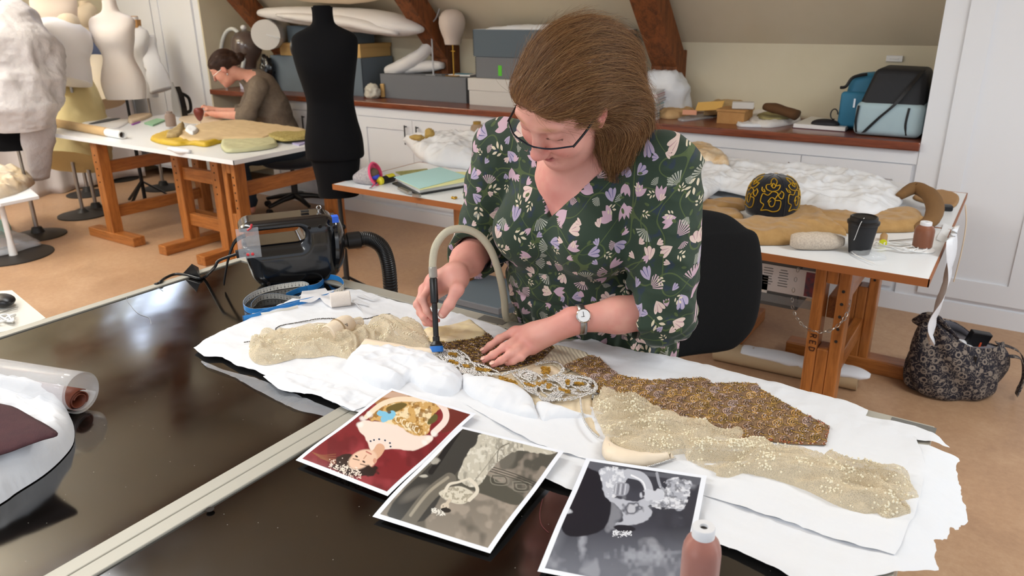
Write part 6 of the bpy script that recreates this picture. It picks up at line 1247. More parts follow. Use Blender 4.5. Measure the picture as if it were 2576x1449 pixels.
drape('muslin_scrap', [(1645, 292), (1660, 270), (1690, 265), (1710, 268), (1740, 278), (1748, 290), (1720, 297), (1680, 300)], WT, mat('tan_muslin', 'cda878', .85, bump=.3, bscale=60), 'heap of tan muslin scraps in front of the white tissue pile', 'fabric', .05, .05, 22, 2)
drape('rust_scrap', [(1690, 268), (1705, 252), (1725, 262), (1722, 275)], WT+.04, mat('rust_cloth', 'a8672f', .8), 'small rust coloured cloth scrap on the tan muslin', 'fabric', .03, .03)
drape('clear_packet', [(1705, 300), (1750, 292), (1810, 285), (1800, 296), (1770, 300), (1720, 306)], WT, M['film2'], 'flat clear packet of white notions on the worktop edge', 'packet', .012, .02)
tag(obj('orange_card', cbox(Y(1735, 283, 4.8)*[1, 1, 0]+V3(0, 0, WT+.045), (.09, .02, .03), .2), mat('salmon', 'e0a080', .6)), 'small salmon card leaning in the packets', 'card')
drape('paper_bag', [(1770, 290), (1800, 268), (1850, 250), (1885, 252), (1915, 268), (1900, 278), (1840, 285)], WT+.02, mat('buff_paper', 'b79a6e', .7, bump=.3, bscale=30), 'crumpled buff paper parcel lying behind the small cardboard box', 'parcel', .07, .06, 10, 5)
tag(obj('yellow_envelope', cbox(Y(1785, 272, 4.86)*[1, 1, 0]+V3(0, 0, WT+.085), (.17, .09, .006), 0, (.5, -.1, .1)), mat('yellow_paper', 'e6b968', .6)), 'yellow envelope leaning on the buff paper parcel', 'envelope')
yb = 4.72; x0_, x1_ = Y(1803, 300, yb)[0], Y(1872, 300, yb)[0]; cb = archive_box('cardboard_box', x0_, x1_, yb, yb+.17, WT, Y(1870, 282, yb)[2]+.01, M['kraft'], 'small brown cardboard box on the worktop with a white carton on top', lid=.012)
zc_ = Y(1870, 282, yb)[2]+.011; tag(obj('carton', cbox(((x0_+x1_)/2+.05, yb+.07, zc_+.022), (.13, .07, .04), .3), M['offwhite'], bevel=.004), 'white carton lying on the small cardboard box', 'carton')
tag(obj('brown_cloth_roll', crump([Y(1925, 268, 4.86), Y(1960, 275, 4.84), Y(2005, 290, 4.82)], [.035, .05, .045, .05], .6, 24, .1, 25, 2), mat('dark_brown_cloth', '5d3f24', .9, bump=.3, bscale=120), smooth=True, angle=180), 'dark brown folded cloth roll resting on the white bag', 'cloth')
drape('white_cloth_bag', [(1880, 300), (1900, 285), (1950, 290), (2005, 295), (2012, 308), (1970, 318), (1930, 322), (1885, 316)], WT, M['calico'], 'white cloth bag under the dark brown roll on the worktop', 'bag', .035, .05, 16, 4)
drape('olive_cloth', [(1905, 290), (1935, 284), (1975, 290), (1990, 298), (1950, 302), (1915, 300)], WT+.034, mat('olive_cloth', 'a59a6a', .85), 'olive green cloth folded between white bag and brown roll', 'cloth', .012, .02)
drape('braid', [(1852, 312), (1860, 306), (1900, 310), (1940, 314), (1940, 320), (1900, 321), (1860, 319)], WT, M['tissue'], 'folded white braid lying at the very edge of the worktop', 'braid', .018, .012, 40, 2)
lb_ = [Z(*q, WT)[:2] for q in ((1995, 322), (2125, 332), (2145, 318), (2040, 303))]; bk = thing('large_book', Z(2070, 318, WT), 'large thin white book with maroon cover lying left of the cool bag', 'book')
obj('pages', prism([tuple(q) for q in lb_], WT+.004, WT+.026), M['white_plastic'], bk, smooth=False); obj('cover', prism([tuple(q) for q in (lambda c: [c+(np.array(p)-c)*1.03 for p in lb_])(np.mean(lb_, 0))], WT, WT+.004), mat('maroon_cover', '4a2034', .5), bk, smooth=False)
# cool bag and blue rucksack
cb0, cb1 = Z(2140, 338, WT), Z(2275, 350, WT); yb = 4.63; xa, xb_ = Y(2142, 338, yb)[0], Y(2278, 345, yb)[0]; zt_ = Y(2170, 175, yb)[2]-WT
cool = thing('cool_bag', V3((xa+xb_)/2, yb+.2, WT), 'boxy cool bag, black above and pale blue below, at the right end of the worktop', 'bag')
def rb_(x0, x1, y0, y1, z0, z1, r=.035, n=6):
    g = box(x0, x1, y0, y1, z0, z1); return g
pale = mat('pale_blue_nylon', 'a9c0c8', .5, bump=.25, bscale=16, bdist=.01); navy = mat('black_nylon', '17181d', .55, bump=.3, bscale=14, bdist=.01); pip = M['black_plastic']
zm = WT+zt_*.52; xw = xb_+.07
obj('lower_body', box(xa, xw, yb, yb+.42, WT+.004, zm), pale, cool, bevel=.035, seg=5, smooth=True, angle=180)
v = np.array([[xa+.01, yb+.012, zm-.03], [xw-.01, yb+.012, zm-.03], [xw-.01, yb+.41, zm-.03], [xa+.01, yb+.41, zm-.03], [xa+.07, yb+.05, WT+zt_*1.02], [xw-.03, yb+.07, WT+zt_], [xw-.03, yb+.38, WT+zt_], [xa+.07, yb+.36, WT+zt_*1.02]])
obj('upper_body', (v, [(3, 2, 1, 0), (4, 5, 6, 7), (0, 1, 5, 4), (1, 2, 6, 5), (2, 3, 7, 6), (3, 0, 4, 7)]), navy, cool, bevel=.03, seg=4, smooth=True, angle=180)
for x in (xa+.012, xb_-.01): obj('piping', tube(catmull([(x+.01, yb+.008, WT+.02), (x, yb-.002, WT+.08), (x+.005, yb-.002, zm-.02)], 6), .006, 8), pip, cool)
obj('strap', ribbon(catmull([(xa+.06, yb-.004, WT+.02), (xa+.13, yb-.007, WT+zt_*.3), (xa+.2, yb-.006, zm), (xa+.26, yb+.02, WT+zt_*.8), (xa+.30, yb+.06, WT+zt_)], 6), .025, (1, 0, .3), .004), pip, cool, smooth=True)
yr = 4.82; rx0 = Y(2104, 300, yr)[0]; rx1 = Y(2165, 300, yr)[0]; rz = Y(2140, 190, yr)[2]
ruck = thing('rucksack', V3((rx0+rx1)/2, yr+.1, WT), 'teal blue rucksack with black trim standing behind the cool bag', 'bag'); teal = mat('teal_nylon', '2d7597', .55, bump=.2, bscale=18)
v = np.array([[rx0, yr, WT+.003], [rx1+.05, yr, WT+.003], [rx1+.05, yr+.22, WT+.003], [rx0, yr+.22, WT+.003], [rx0+.04, yr+.02, rz], [rx1+.05, yr+.02, rz+.02], [rx1+.05, yr+.2, rz+.02], [rx0+.04, yr+.2, rz]])
obj('bag_body', (v, [(3, 2, 1, 0), (4, 5, 6, 7), (0, 1, 5, 4), (1, 2, 6, 5), (2, 3, 7, 6), (3, 0, 4, 7)]), teal, ruck, bevel=.04, seg=4, smooth=True, angle=180)
obj('front_pocket', T(box(rx0+.01, rx1+.03, yr-.03, yr+.02, WT+.02, WT+.22)), teal, ruck, bevel=.02, seg=3, smooth=True, angle=180); obj('trim', tube(catmull([(rx0+.0, yr-.005, WT+.24), (rx0+.03, yr-.01, rz-.06), (rx0+.06, yr, rz-.01), (rx1, yr, rz+.01)], 6), .009, 8), pip, ruck)
obj('zip', cbox((rx1-.04, yr-.034, WT+.16), (.01, .006, .05)), M['chrome'], ruck); obj('strap_end', blob((rx0-.05, yr-.03, WT+.03), (.08, .04, .03), .1), navy, ruck, smooth=True); obj('buckle', tube([V3(rx0-.01, yr-.03, WT+.09)+V3(.02*math.cos(t), 0, .03*math.sin(t)) for t in np.linspace(0, 5, 12)], .004, 6), pip, ruck)
# ------------------------------------------------------------------ second table
Z2 = ZT
def P2(*q, z=Z2): return Z(*q, z)
F3 = lambda p: zoomed(p, 820, 320, .19410); F4 = lambda p: zoomed(p, 1560, 200, .19410)
pc = thing('pencil_case', P2(915, 455), 'open fabric case with bright pink zip and blue contents near the table corner', 'pencil case')
ca, cb_ = P2(*F3([(360, 720)])[0])+V3(0, 0, .02), P2(*F3([(650, 740)])[0])+V3(0, 0, .055); dch = nrm(cb_-ca)
obj('case_body', along(ca, cb_, [(.005, 0), (.022, .08), (.045, .5), (.06, 1.0), (.056, .98), (.04, .6)], 24), mat('spotted_cotton', 'b9b3b0', .8, col2='8f8a92', nscale=90), pc, smooth=True)
obj('pink_zip', along(cb_-dch*.006, cb_+dch*.006, [(.06, 0), (.064, .5), (.06, 1), (.054, 1), (.054, 0)], 24), mat('pink_zip', 'e8567e', .5), pc); obj('blue_pouch', uvs(cb_-dch*.015+V3(0, 0, -.01), (.035, .035, .02)), mat('royal_blue', '3a50d0', .4), pc); obj('inner_cloth', uvs(cb_-dch*.03+V3(0, 0, .01), (.045, .045, .03)), mat('inner_brown', '6b5a4a', .8), pc)
pk = thing('pocket_knife', P2(980, 460), 'black and yellow craft knife lying beside the pink-zipped case', 'knife'); ka, kb = P2(*F3([(690, 745)])[0])+V3(0, 0, .018), P2(*F3([(890, 690)])[0])+V3(0, 0, .018)
obj('knife_grip', along(ka, kb, [(.012, 0), (.02, .1), (.02, .9), (.012, 1)], 14), M['black_plastic'], pk); obj('yellow_ring', along(ka-(kb-ka)*.05, ka+(kb-ka)*.14, [(.012, 0), (.022, .3), (.022, 1)], 18), mat('bright_yellow', 'e0d32c', .4), pk); obj('yellow_inlay', along(ka+(kb-ka)*.45+V3(0, 0, .006), kb-(kb-ka)*.05+V3(0, 0, .006), [(.01, 0), (.018, .1), (.018, .9), (.01, 1)], 12), mat('bright_yellow2', 'd8cc30', .4), pk); obj('blade', beam(ka, P2(*F3([(570, 800)])[0])+V3(0, 0, .003), .012, .002), M['chrome'], pk)
def flat(name, px, z0, z1, m, label, cat, parent=None, bevel=0):
    g = prism([tuple(Z(*q, z0)[:2]) for q in px], z0, z1); o = obj(name, g, m, parent, smooth=False, bevel=bevel)
    return tag(o, label, cat) if parent is None else o
fo = thing('ring_folder', P2(1090, 465), 'black ring folder of papers topped by a pale turquoise sheet', 'folder')
q = F3([(860, 740), (1190, 885), (1870, 770), (1500, 570)]); flat('folder_cover', q, Z2, Z2+.008, M['black_plastic'], None, None, fo)
flat('papers', F3([(930, 700), (1215, 850), (1870, 740), (1550, 560)]), Z2+.0085, Z2+.03, M['white_plastic'], None, None, fo); flat('yellow_paper', F3([(950, 690), (1225, 815), (1900, 690), (1930, 590), (1600, 590)]), Z2+.031, Z2+.036, mat('pale_yellow_paper', 'e6e6a8', .7), None, None, fo)
flat('turquoise_sheet', F3([(880, 650), (1210, 800), (1840, 640), (1480, 520)]), Z2+.037, Z2+.039, mat('pale_turquoise_paper', 'b4dede', .7), None, None, fo)
for a_, b_ in (((950, 790), (1090, 850)), ((1130, 880), (1220, 890))): u, w_ = [Z(*F3([s_])[0], Z2+.014) for s_ in (a_, b_)]; obj('metal_clip', beam(u, w_, .02, .012), M['steel'], fo)
bo = thing('green_booklet', P2(1035, 435), 'olive green booklet with pale motif lying behind the turquoise sheet', 'booklet'); flat('cover', F3([(900, 590), (1000, 640), (1330, 570), (1310, 548)]), Z2, Z2+.006, mat('olive_print', '8a8a3c', .5, col2='b5b880', nscale=50), None, None, bo)
tag(obj('gold_charm', join(*[blob(Z(*F3([(1640+i*22, 912+6*(i % 2))])[0], Z2+.006), (.008, .006, .006), .4, 90, i, 10, 8) for i in range(3)]), mat('gold_charm', 'b8923a', .3, .8), smooth=True), 'tiny gold trimming on a scrap of film on the white table', 'trimming')
drape('tissue_heap', [(1012, 350), (1030, 372), (1055, 400), (1100, 418), (1160, 425), (1230, 435), (1300, 420), (1300, 350), (1230, 345), (1160, 355), (1100, 365), (1040, 362)], Z2, M['tissue'], 'crumpled white tissue heaped at the left of the rear table, before the cupboards', 'tissue paper', .10, .12, 7, 3, .009, .45)
for q, r, lb in (((1082, 362), (.03, .025, .042), 'upright'), ((1050, 366), (.045, .03, .016), 'flat')): c_ = Z(*q, Z2+.05); tag(obj('natural_sponge', blob(c_+V3(0, 0, .05), r, .4, 40, 3), mat('sponge_'+lb, 'b89a58', .9, bump=.8, bscale=90), smooth=True, angle=180), '%s yellow-brown sponge perched on the tissue heap' % lb, 'sponge')
c_ = Y(1201, 345, 4.1); cone((c_[0], 4.1, Z2+.001), Y(1201, 306, 4.1)[2]-Z2, .045, 'b09478', 'tall bronze thread cone at the back of the table, left of the woman\'s shoulder', False, cap='a8843c')
# big tissue, coat, cap
drape('tissue_heap', [(1690, 400), (1740, 385), (1830, 410), (1950, 425), (2080, 430), (2150, 445), (2220, 460), (2268, 490), (2262, 520), (2200, 545), (2110, 535), (2000, 520), (1900, 500), (1800, 480), (1740, 500), (1690, 470)], Z2+.028, M['tissue'], 'long crumpled white tissue lying over the brown coat behind the cap', 'tissue paper', .045, .12, 8, 8, .008, .7)
drape('tissue_heap', [(1690, 455), (1760, 470), (1800, 455), (1830, 460), (1780, 500), (1735, 532), (1690, 520)], Z2+.035, M['tissue'], 'loose white tissue corner beside the woman\'s left shoulder', 'tissue paper', .05, .05, 12, 2, .007, .5)
tag(obj('tissue_sheet', sheet(zpoly([(2110, 450), (2240, 455), (2330, 475), (2270, 500), (2200, 480)], Z2), .01, lambda P, e: Z2+.002+.003*ridge(P*12, 2)*.5), M['tissue'], smooth=True), 'flat white tissue at the far back corner of the second table', 'tissue paper')
drape('amber_bag', [(1695, 385), (1740, 372), (1790, 380), (1830, 405), (1830, 418), (1780, 412), (1720, 400)], Z2+.07, mat('amber_cloth_in_film', 'c79a55', .35, col2='e8d8c0', nscale=14, coat=.4, bump=.4, bscale=30), 'clear bag of amber cloth lying on the tissue behind the woman\'s shoulder', 'bag', .05, .06, 12, 2)
coat_m = mat('camel_wool', 'b8925e', .95, col2='a8824f', nscale=25, bump=.5, bscale=350, sheen=.25); cuff_d = mat('dark_camel', '7d5c38', .95, bump=.4, bscale=200)
co = thing('wool_coat', P2(1950, 570), 'camel brown wool coat folded flat on the white table under the cap', 'coat')
def cpart(name, px, z, hgt, dw, s, seed, m=coat_m, amp=.35):
    p = zpoly(smoothpoly(px, 4), z); f = lambda P, e: z+.001+hgt*np.sqrt(1-(1-np.clip(e/dw, 0, 1))**2)*(1+amp*(ridge(P*s+seed, 2)*.5-.3)); return obj(name, sheet(p, .006, f), m, co, smooth=True, angle=180, solid=.002)
cpart('coat_front', QB([(0, 395), (60, 375), (130, 370), (260, 378), (340, 390), (460, 370), (600, 330), (740, 290), (860, 310), (900, 365), (960, 400), (1010, 440), (900, 430), (800, 445), (700, 480), (560, 486), (400, 480), (250, 470), (120, 450), (0, 440)]), Z2, .05, .05, 9, 2)
cpart('coat_panel', QB([(0, 330), (80, 290), (200, 262), (330, 250), (440, 262), (430, 290), (300, 300), (400, 310), (430, 350), (300, 370), (150, 368), (60, 360), (0, 370)]), Z2, .032, .03, 10, 5)
cpart('coat_back', QB([(740, 300), (860, 300), (1000, 295), (1200, 320), (1320, 310), (1420, 330), (1440, 380), (1380, 410), (1200, 415), (1050, 420), (900, 400), (780, 340)]), Z2, .04, .04, 9, 8)
ra_, rb2 = P2(*QB([(1380, 380)])[0])+V3(0, 0, .02), P2(*QB([(1320, 250)])[0])+V3(0, 0, .05)
obj('collar', crump([P2(*q)+V3(0, 0, h_) for q, h_ in zip(QB([(1300, 280), (1380, 255), (1460, 290), (1495, 340), (1470, 390), (1380, 405)]), (.06, .075, .07, .05, .03, .015))], [.02, .035, .035, .035, .03, .012], .8, 20, .1, 20, 3), cuff_d, co, smooth=True, angle=180)
obj('coat_flap', crump([P2(*q)+V3(0, 0, .03) for q in QB([(1220, 345), (1330, 345), (1440, 385)])], [.02, .035, .03, .015], .5, 20, .1, 20, 6), coat_m, co, smooth=True, angle=180)
cc = P2(1938, 552)+V3(0, 0, .03); pz_ = at(1938, 440, cc)[2]-cc[2]; rr_ = .5*135*np.dot(cc-CAMP, _F)/FPX
cap = thing('embroidered_cap', cc, 'domed black velvet cap with gold scrolling embroidery on the brown coat', 'cap'); vel = mat('black_velvet', '0f1018', .95, sheen=.6)
cap_prof = lambda t: (rr_*(.93+.1*math.sin(t*2.4))*math.cos(t*math.pi/2)**.6, pz_*math.sin(t*math.pi/2)**.9)
obj('crown', T(lathe([cap_prof(t) for t in np.linspace(0, 1, 18)], 48), cc), vel, cap, smooth=True, angle=180)
def on_cap(az, t, off=.002): r_, z_ = cap_prof(t); return cc+V3(math.cos(az)*(r_+off), math.sin(az)*(r_+off), z_+off*.5)
gold = mat('gold_braid', 'b8901f', .4, .5); to = math.atan2(-cc[1], -cc[0])
for k in range(6):
    az = to-.05+k*1.047; obj('panel_seam', tube([on_cap(az+.52, t, .0005) for t in np.linspace(0, .98, 12)], .0022, 6), vel, cap, smooth=True)
    if k in (3, 2): pass
    sc_ = [[(-.30, .1), (-.1, .12), (.1, .1), (.28, .14), (.3, .28), (.12, .3), (.2, .42), (.02, .46), (-.12, .38), (-.3, .4), (-.34, .25), (-.22, .2), (-.3, .1)], [(-.1, .25), (0, .34), (.12, .3), (.1, .2), (0, .18), (-.06, .24), (0, .28)], [(.0, .46), (.2, .5), (.28, .62), (.12, .6), (.16, .74), (0, .84), (-.12, .76), (-.1, .64), (-.26, .6), (-.2, .5), (0, .46)], [(-.08, .58), (0, .66), (.1, .6), (.04, .54), (-.04, .58), (.0, .62)], [(.3, .45), (.22, .38), (.34, .32), (.4, .42), (.3, .48)], [(-.32, .5), (-.24, .44), (-.36, .46), (-.4, .54)]]
    for cv in sc_: c = catmull(np.array(cv), 6); o = obj('gold_scroll', tube([on_cap(az+a*1.15, min(max(b, .02), .97), .0015) for a, b in c], .0024, 6), gold, cap, smooth=True, angle=180)
cp = P2(*QB([(1080, 525)])[0]); ct = at(*QB([(1095, 320)])[0], cp)[2]; rr2 = 82*.44866*np.dot(cp-CAMP, _F)/FPX; hcup = ct-Z2
cup = thing('coffee_cup', cp, 'matt black reusable cup with lid standing at the front of the white table', 'cup')
obj('cup_body', T(lathe([(.001, 0), (rr2*.66, 0), (rr2*.68, .003), (rr2*.95, hcup*.8), (rr2*.9, hcup*.8)], 40), cp), mat('matt_black', '1b1b1e', .6), cup, smooth=True); obj('cup_lid', T(lathe([(rr2*1.0, hcup*.79), (rr2*1.03, hcup*.81), (rr2*1.03, hcup*.87), (rr2*.9, hcup*.9), (rr2*.88, hcup*.98), (rr2*.8, hcup*1.0), (rr2*.7, hcup*.97), (.001, hcup*.96)], 40), cp), M['black_plastic'], cup, smooth=True)
n_ = nrm(CAMP*[1, 1, 0]-cp*[1, 1, 0]); obj('tea_string', tube(catmull([cp+n_*rr2*.5+V3(0, 0, hcup), cp+n_*rr2*1.06+V3(-.01, 0, hcup*.87), cp+n_*rr2*.97+V3(-.02, 0, hcup*.5), cp+n_*rr2*.95+V3(-.023, 0, hcup*.42)], 6), .001, 5), M['white_plastic'], cup)
tag(obj('knitted_pouch', crump([P2(*q)+V3(0, 0, .032) for q in QB([(690, 500), (760, 505), (860, 505), (990, 510)])], [.02, .033, .035, .036, .034, .015], .95, 26, .06, 40, 3), mat('speckled_knit', 'd9cbb8', .95, col2='b9a898', nscale=160, bump=1.0, bscale=300, bdist=.003), smooth=True, angle=180), 'speckled cream knitted pouch at the front edge of the white table', 'pouch')
drape('plastic_wrap', QB([(880, 440), (960, 440), (1060, 470), (1120, 480), (1150, 530), (1240, 560), (1150, 570), (1040, 545), (1010, 500), (930, 470)]), Z2, M['film'], 'crinkled clear plastic wrap between the knitted pouch and the black cup', 'plastic wrap', .02, .03, 25, 3, .006)
sp0 = P2(*QB([(1212, 470)])[0]); spl = thing('thread_spool', sp0, 'small tan spool with a yellow end lying beside the white cable', 'spool'); sa, sb_ = P2(*QB([(1218, 450)])[0])+V3(0, 0, .014), P2(*QB([(1212, 490)])[0])+V3(0, 0, .014)
obj('thread', along(sa, sb_, [(.012, 0), (.0135, .05), (.0135, .95), (.012, 1)], 20), mat('tan_thread', 'b58f60', .6), spl); obj('spool_end', along(sb_, sb_+nrm(sb_-sa)*.004, [(.014, 0), (.014, 1), (.006, 1)], 20), mat('neon_yellow', 'd8d820', .4), spl)
cc2 = P2(*QB([(1310, 510)])[0]); tag(obj('coiled_cable', tube(catmull([cc2+V3(.075*math.cos(t)*(1+.25*math.sin(t*.7)), .035*math.sin(t)*(1+.2*math.cos(t*1.3)), .006+.012*abs(math.sin(t*1.9))) for t in np.linspace(0, 26, 60)]+[P2(*q)+V3(0, 0, .008) for q in QB([(1160, 520), (1080, 485), (1030, 510), (1060, 550), (1170, 600)])], 4), .0019, 6), M['white_plastic'], smooth=True, angle=180), 'thin white cable coiled loosely in front of the copper thread cone', 'cable')
tag(obj('clear_scissors', beam(P2(*QB([(1250, 468)])[0])+V3(0, 0, .006), P2(*QB([(1490, 446)])[0])+V3(0, 0, .006), .006, .002), M['steel']), 'fine steel tool lying behind the white cable', 'tool')
q = P2(*QB([(1430, 510)])[0]); cone(tuple(q), at(*QB([(1440, 352)])[0], q)[2]-Z2, .034, '8a5236', 'copper brown thread cone on a clear foot near the right end of the white table')
drape('felt_piece', QB([(1425, 190), (1550, 180), (1640, 212), (1610, 275), (1500, 262), (1385, 225)]), Z2, mat('tan_felt', 'a88258', .9, bump=.3, bscale=300), 'folded piece of tan felt at the far right corner of the second table', 'felt', .008, .01, 20, 1, .006)
tag(obj('black_clip', join(cbox(P2(*QB([(1530, 285)])[0])+V3(0, 0, .012), (.1, .04, .024), .3), blob(P2(*QB([(1500, 280)])[0])+V3(0, 0, .015), (.03, .02, .015), .1)), M['black_plastic'], bevel=.005), 'black plastic clip lying in front of the tan felt piece', 'clip')
# hanging tissue strip at the right end
hx_ = X1b = -.155
pts = [V3(-.2, 3.35, Z2+.004), V3(hx_, 3.3, Z2+.002)]+[V3(hx_+.012+.01*math.sin(i*1.3), Y(*QB([(q0, q1)])[0], 3.1)[1]-.06*i*0, max(Y(*QB([(q0, q1)])[0], 3.15)[2], .1)) for i, (q0, q1) in enumerate(((1600, 400), (1560, 560), (1540, 700), (1500, 850), (1500, 950), (1515, 1020)))]
ws = [.16, .16, .13, .1, .14, .06, .05, .012]; V = []; c = catmull(np.array(pts), 6); wi = np.interp(np.linspace(0, 1, len(c)), np.linspace(0, 1, len(ws)), ws); nn = 9
for i, p in enumerate(c):
    for k in range(nn): t = k/(nn-1)-.5; V.append(p+V3(.012*math.sin(k*2.1+i*.35)*(i > 6), t*wi[i]*1.6-(i > 6)*.0, .004*math.sin(k)))
tag(obj('tissue_strip', (np.array(V), [(i*nn+k, i*nn+k+1, (i+1)*nn+k+1, (i+1)*nn+k) for i in range(len(c)-1) for k in range(nn-1)]), M['tissue'], smooth=True, angle=180), 'long strip of torn tissue hanging off the right end of the white table', 'tissue paper')
tag(obj('cotton_thread', tube(catmull([(hx_, 3.9, Z2), (hx_+.02, 3.85, Z2-.08), (hx_+.025, 3.8, Z2-.2), (hx_+.02, 3.78, Z2-.33)], 6), .003, 6), M['cream_cloth']), 'tangle of cream thread hanging over the far right table end', 'thread')
# archive box slung under the table, with labels and chain
ub = archive_box('archive_box', -1.33, -.62, 2.95, 3.3, .50, .73, mat('dark_grey_board', '4c4a48', .7), 'dark grey archive box with paper labels slung under the second table', edge=M['edge_dark'])
lx = lambda p: Y(*QB([p])[0], 2.95); l1, l2 = lx((480, 685)), lx((670, 680)); obj('blank_label', cbox((l1[0], 2.948, l1[2]), (.13, .002, .075)), M['offwhite'], ub)
obj('printed_label', cbox((l2[0], 2.948, l2[2]), (.24, .002, .11)), mat('label_white', 'c9c3c0', .6), ub); r7 = np.random.RandomState(2)
obj('label_text', join(*[cbox((l2[0]-.04+dx, 2.9465, l2[2]+.04-.011*i), (w7, .001, .003)) for i in range(7) for dx, w7 in ((-.03, .05*r7.uniform(.5, 1)), (.03, .05*r7.uniform(.5, 1)))]), mat('label_ink', '5a5652', .6), ub, smooth=False)['kind'] = 'stuff'
obj('label_picture', cbox((l2[0]+.095, 2.9465, l2[2]), (.04, .001, .1)), mat('label_red', '8a3a3e', .6, col2='3a3a4a', nscale=60), ub); obj('window_pocket', cbox((l2[0]+.02, 2.947, l2[2]-.085), (.22, .002, .035)), mat('pocket_film', '8a8c8c', .1, alpha=.5, spec=1), ub)
obj('table_bracket', join(box(-1.33, -1.31, 2.95, 3.3, .73, .76), box(-.64, -.62, 2.95, 3.3, .73, .76)), M['steel'], ub)
ch = catmull([V3(-.63, 2.94, .70), V3(-.62, 2.86, .56), V3(-.55, 2.80, .50), V3(-.47, 2.80, .50), V3(-.42, 2.81, .56), V3(-.415, 2.84, .62)], 9); cg = []
chain_t = thing('steel_chain', ch[0], 'thin steel chain looping from the grey box around the pine leg', 'chain')
for i in range(0, len(ch)-1, 2):
    d_ = nrm(ch[min(i+2, len(ch)-1)]-ch[i]) if i+2 < len(ch) else nrm(ch[-1]-ch[i]); s1 = nrm(np.cross(d_, (0, 0, 1) if i % 4 else (0, 1, 0))); obj('link', tube([ch[i]+d_*.009*math.cos(t)+s1*.005*math.sin(t) for t in np.linspace(0, 6.283, 10, endpoint=False)], .0014, 5, True), M['steel'], chain_t, smooth=True)
# floor things below: kraft roll with tissue, grey drawers
fa, fb = V3(-1.55, 3.05, .045), V3(*Z(2170, 935, .06)[:2], .045); roll2 = thing('paper_roll', (fa+fb)/2-V3(0, 0, .045), 'long kraft paper roll wrapped in white tissue lying under the second table', 'paper roll')
fa = V3(*Z(1800, 875, .06)[:2], .05); fb = V3(*Z(2160, 950, .06)[:2], .05)
obj('roll', along(fa, fb, [(.035, 0), (.05, .0), (.05, 1), (.035, 1)], 28), mat('kraft_roll', 'b89f7c', .7), roll2); obj('tissue_wrap', crump([fa+V3(0, 0, .03)+(fb-fa)*t for t in (.2, .5, .8, 1.0, 1.07)], [.04, .05, .05, .045, .015], .5, 20, .25, 18, 3), M['tissue'], roll2, smooth=True, angle=180)
for i, (z0, z1, lb) in enumerate(((.03, .2, 'lower'), (.202, .37, 'upper'))):
    t = thing('storage_drawer', V3(-2.05, 2.75, z0), '%s of two dark slate storage boxes stacked below the woman\'s right elbow' % lb, 'box'); obj('box_body', box(-2.28, -1.83, 2.6, 2.95, z0, z1), M['slate3'] if i else mat('navy_slate', '3a4350', .7), t, bevel=.003); obj('lid_rim', box(-2.285, -1.825, 2.595, 2.955, z1-.03, z1-.001), M['slate2'] if i else M['slate3'], t, bevel=.002)
tag(obj('floor_plank', box(-2.4, -1.75, 2.55, 3.0, 0, .028), M['pine_x']), 'low pine board under the two slate storage boxes', 'board')
# ------------------------------------------------------------------ dress forms
def torso(levels, n=44, power=2.4):
    """levels: (z, half width, half depth, forward offset); rounded-rectangle sections joined smoothly."""
    L = np.array(levels, float); z = np.linspace(L[0, 0], L[-1, 0], 40); c = catmull(L, 6)
    V = []; a = np.linspace(0, 2*math.pi, n, endpoint=False)
    for zz, w, d, o in c:
        ca, sa = np.cos(a), np.sin(a); r = (np.abs(ca)**power+np.abs(sa)**power)**(-1/power); V.append(np.stack([r*ca*w, -r*sa*d+o, np.full(n, zz)], 1))
    m = len(c); F = [(i*n+j, i*n+(j+1) % n, (i+1)*n+(j+1) % n, (i+1)*n+j) for i in range(m-1) for j in range(n)]+[tuple(range(n))[::-1], tuple((m-1)*n+j for j in range(n))]
    return np.vstack(V), F
FEM = [(0, .155, .11, 0), (.06, .165, .118, 0), (.16, .172, .125, 0), (.26, .155, .112, 0), (.38, .120, .092, -.005), (.46, .125, .095, -.01), (.56, .155, .118, -.03), (.64, .168, .115, -.028), (.72, .182, .085, -.008), (.77, .165, .068, .0), (.80, .115, .058, .004), (.83, .07, .052, .006), (.88, .054, .05, .008), (.93, .052, .048, .01)]
def rot2(g, rz, p, s=(1, 1, 1)):
    v, f = g; v = np.asarray(v)*np.array(s); c, q = math.cos(rz), math.sin(rz); return np.column_stack([v[:, 0]*c-v[:, 1]*q, v[:, 0]*q+v[:, 1]*c, v[:, 2]])+np.asarray(p), f
def form(p, rz, s, m, label, base='disc', lv=FEM, cap=None, pole_m=None, br=.19, sx=1.0, name='dress_form'):
    x, y, z = p; t = thing(name, (x, y, 0), label, 'dress form', 'dress forms on stands'); obj('torso', rot2(torso(lv), rz, p, (s*sx, s*sx, s)), m, t, smooth=True, angle=60)
    top = lv[-1]; obj('neck_cap', rot2(T(lathe([(.001, 0), (.047, 0), (.048, .004), (.04, .008), (.001, .008)], 24), (0, top[3], top[0])), rz, p, (s*sx, s*sx, s)), cap or m, t)
    pm = pole_m or M['steel']; obj('pole', join(cyl((x, y, .02), (x, y, z*.55), .016), cyl((x, y, z*.5), (x, y, z+.01), .012)), pm, t)
    if base == 'disc': obj('stand_base', T(lathe([(br, 0), (br, .008), (br*.9, .014), (.05, .03), (.035, .07), (.02, .075)], 40), (x, y, 0)), M['dark_metal'], t)
    else:
        for k in range(3): a = rz+k*2.094+.4; obj('tripod_leg', beam((x, y, .22), (x+.28*math.cos(a), y+.28*math.sin(a), .012), .022, .014), M['black_plastic'], t)
    return t
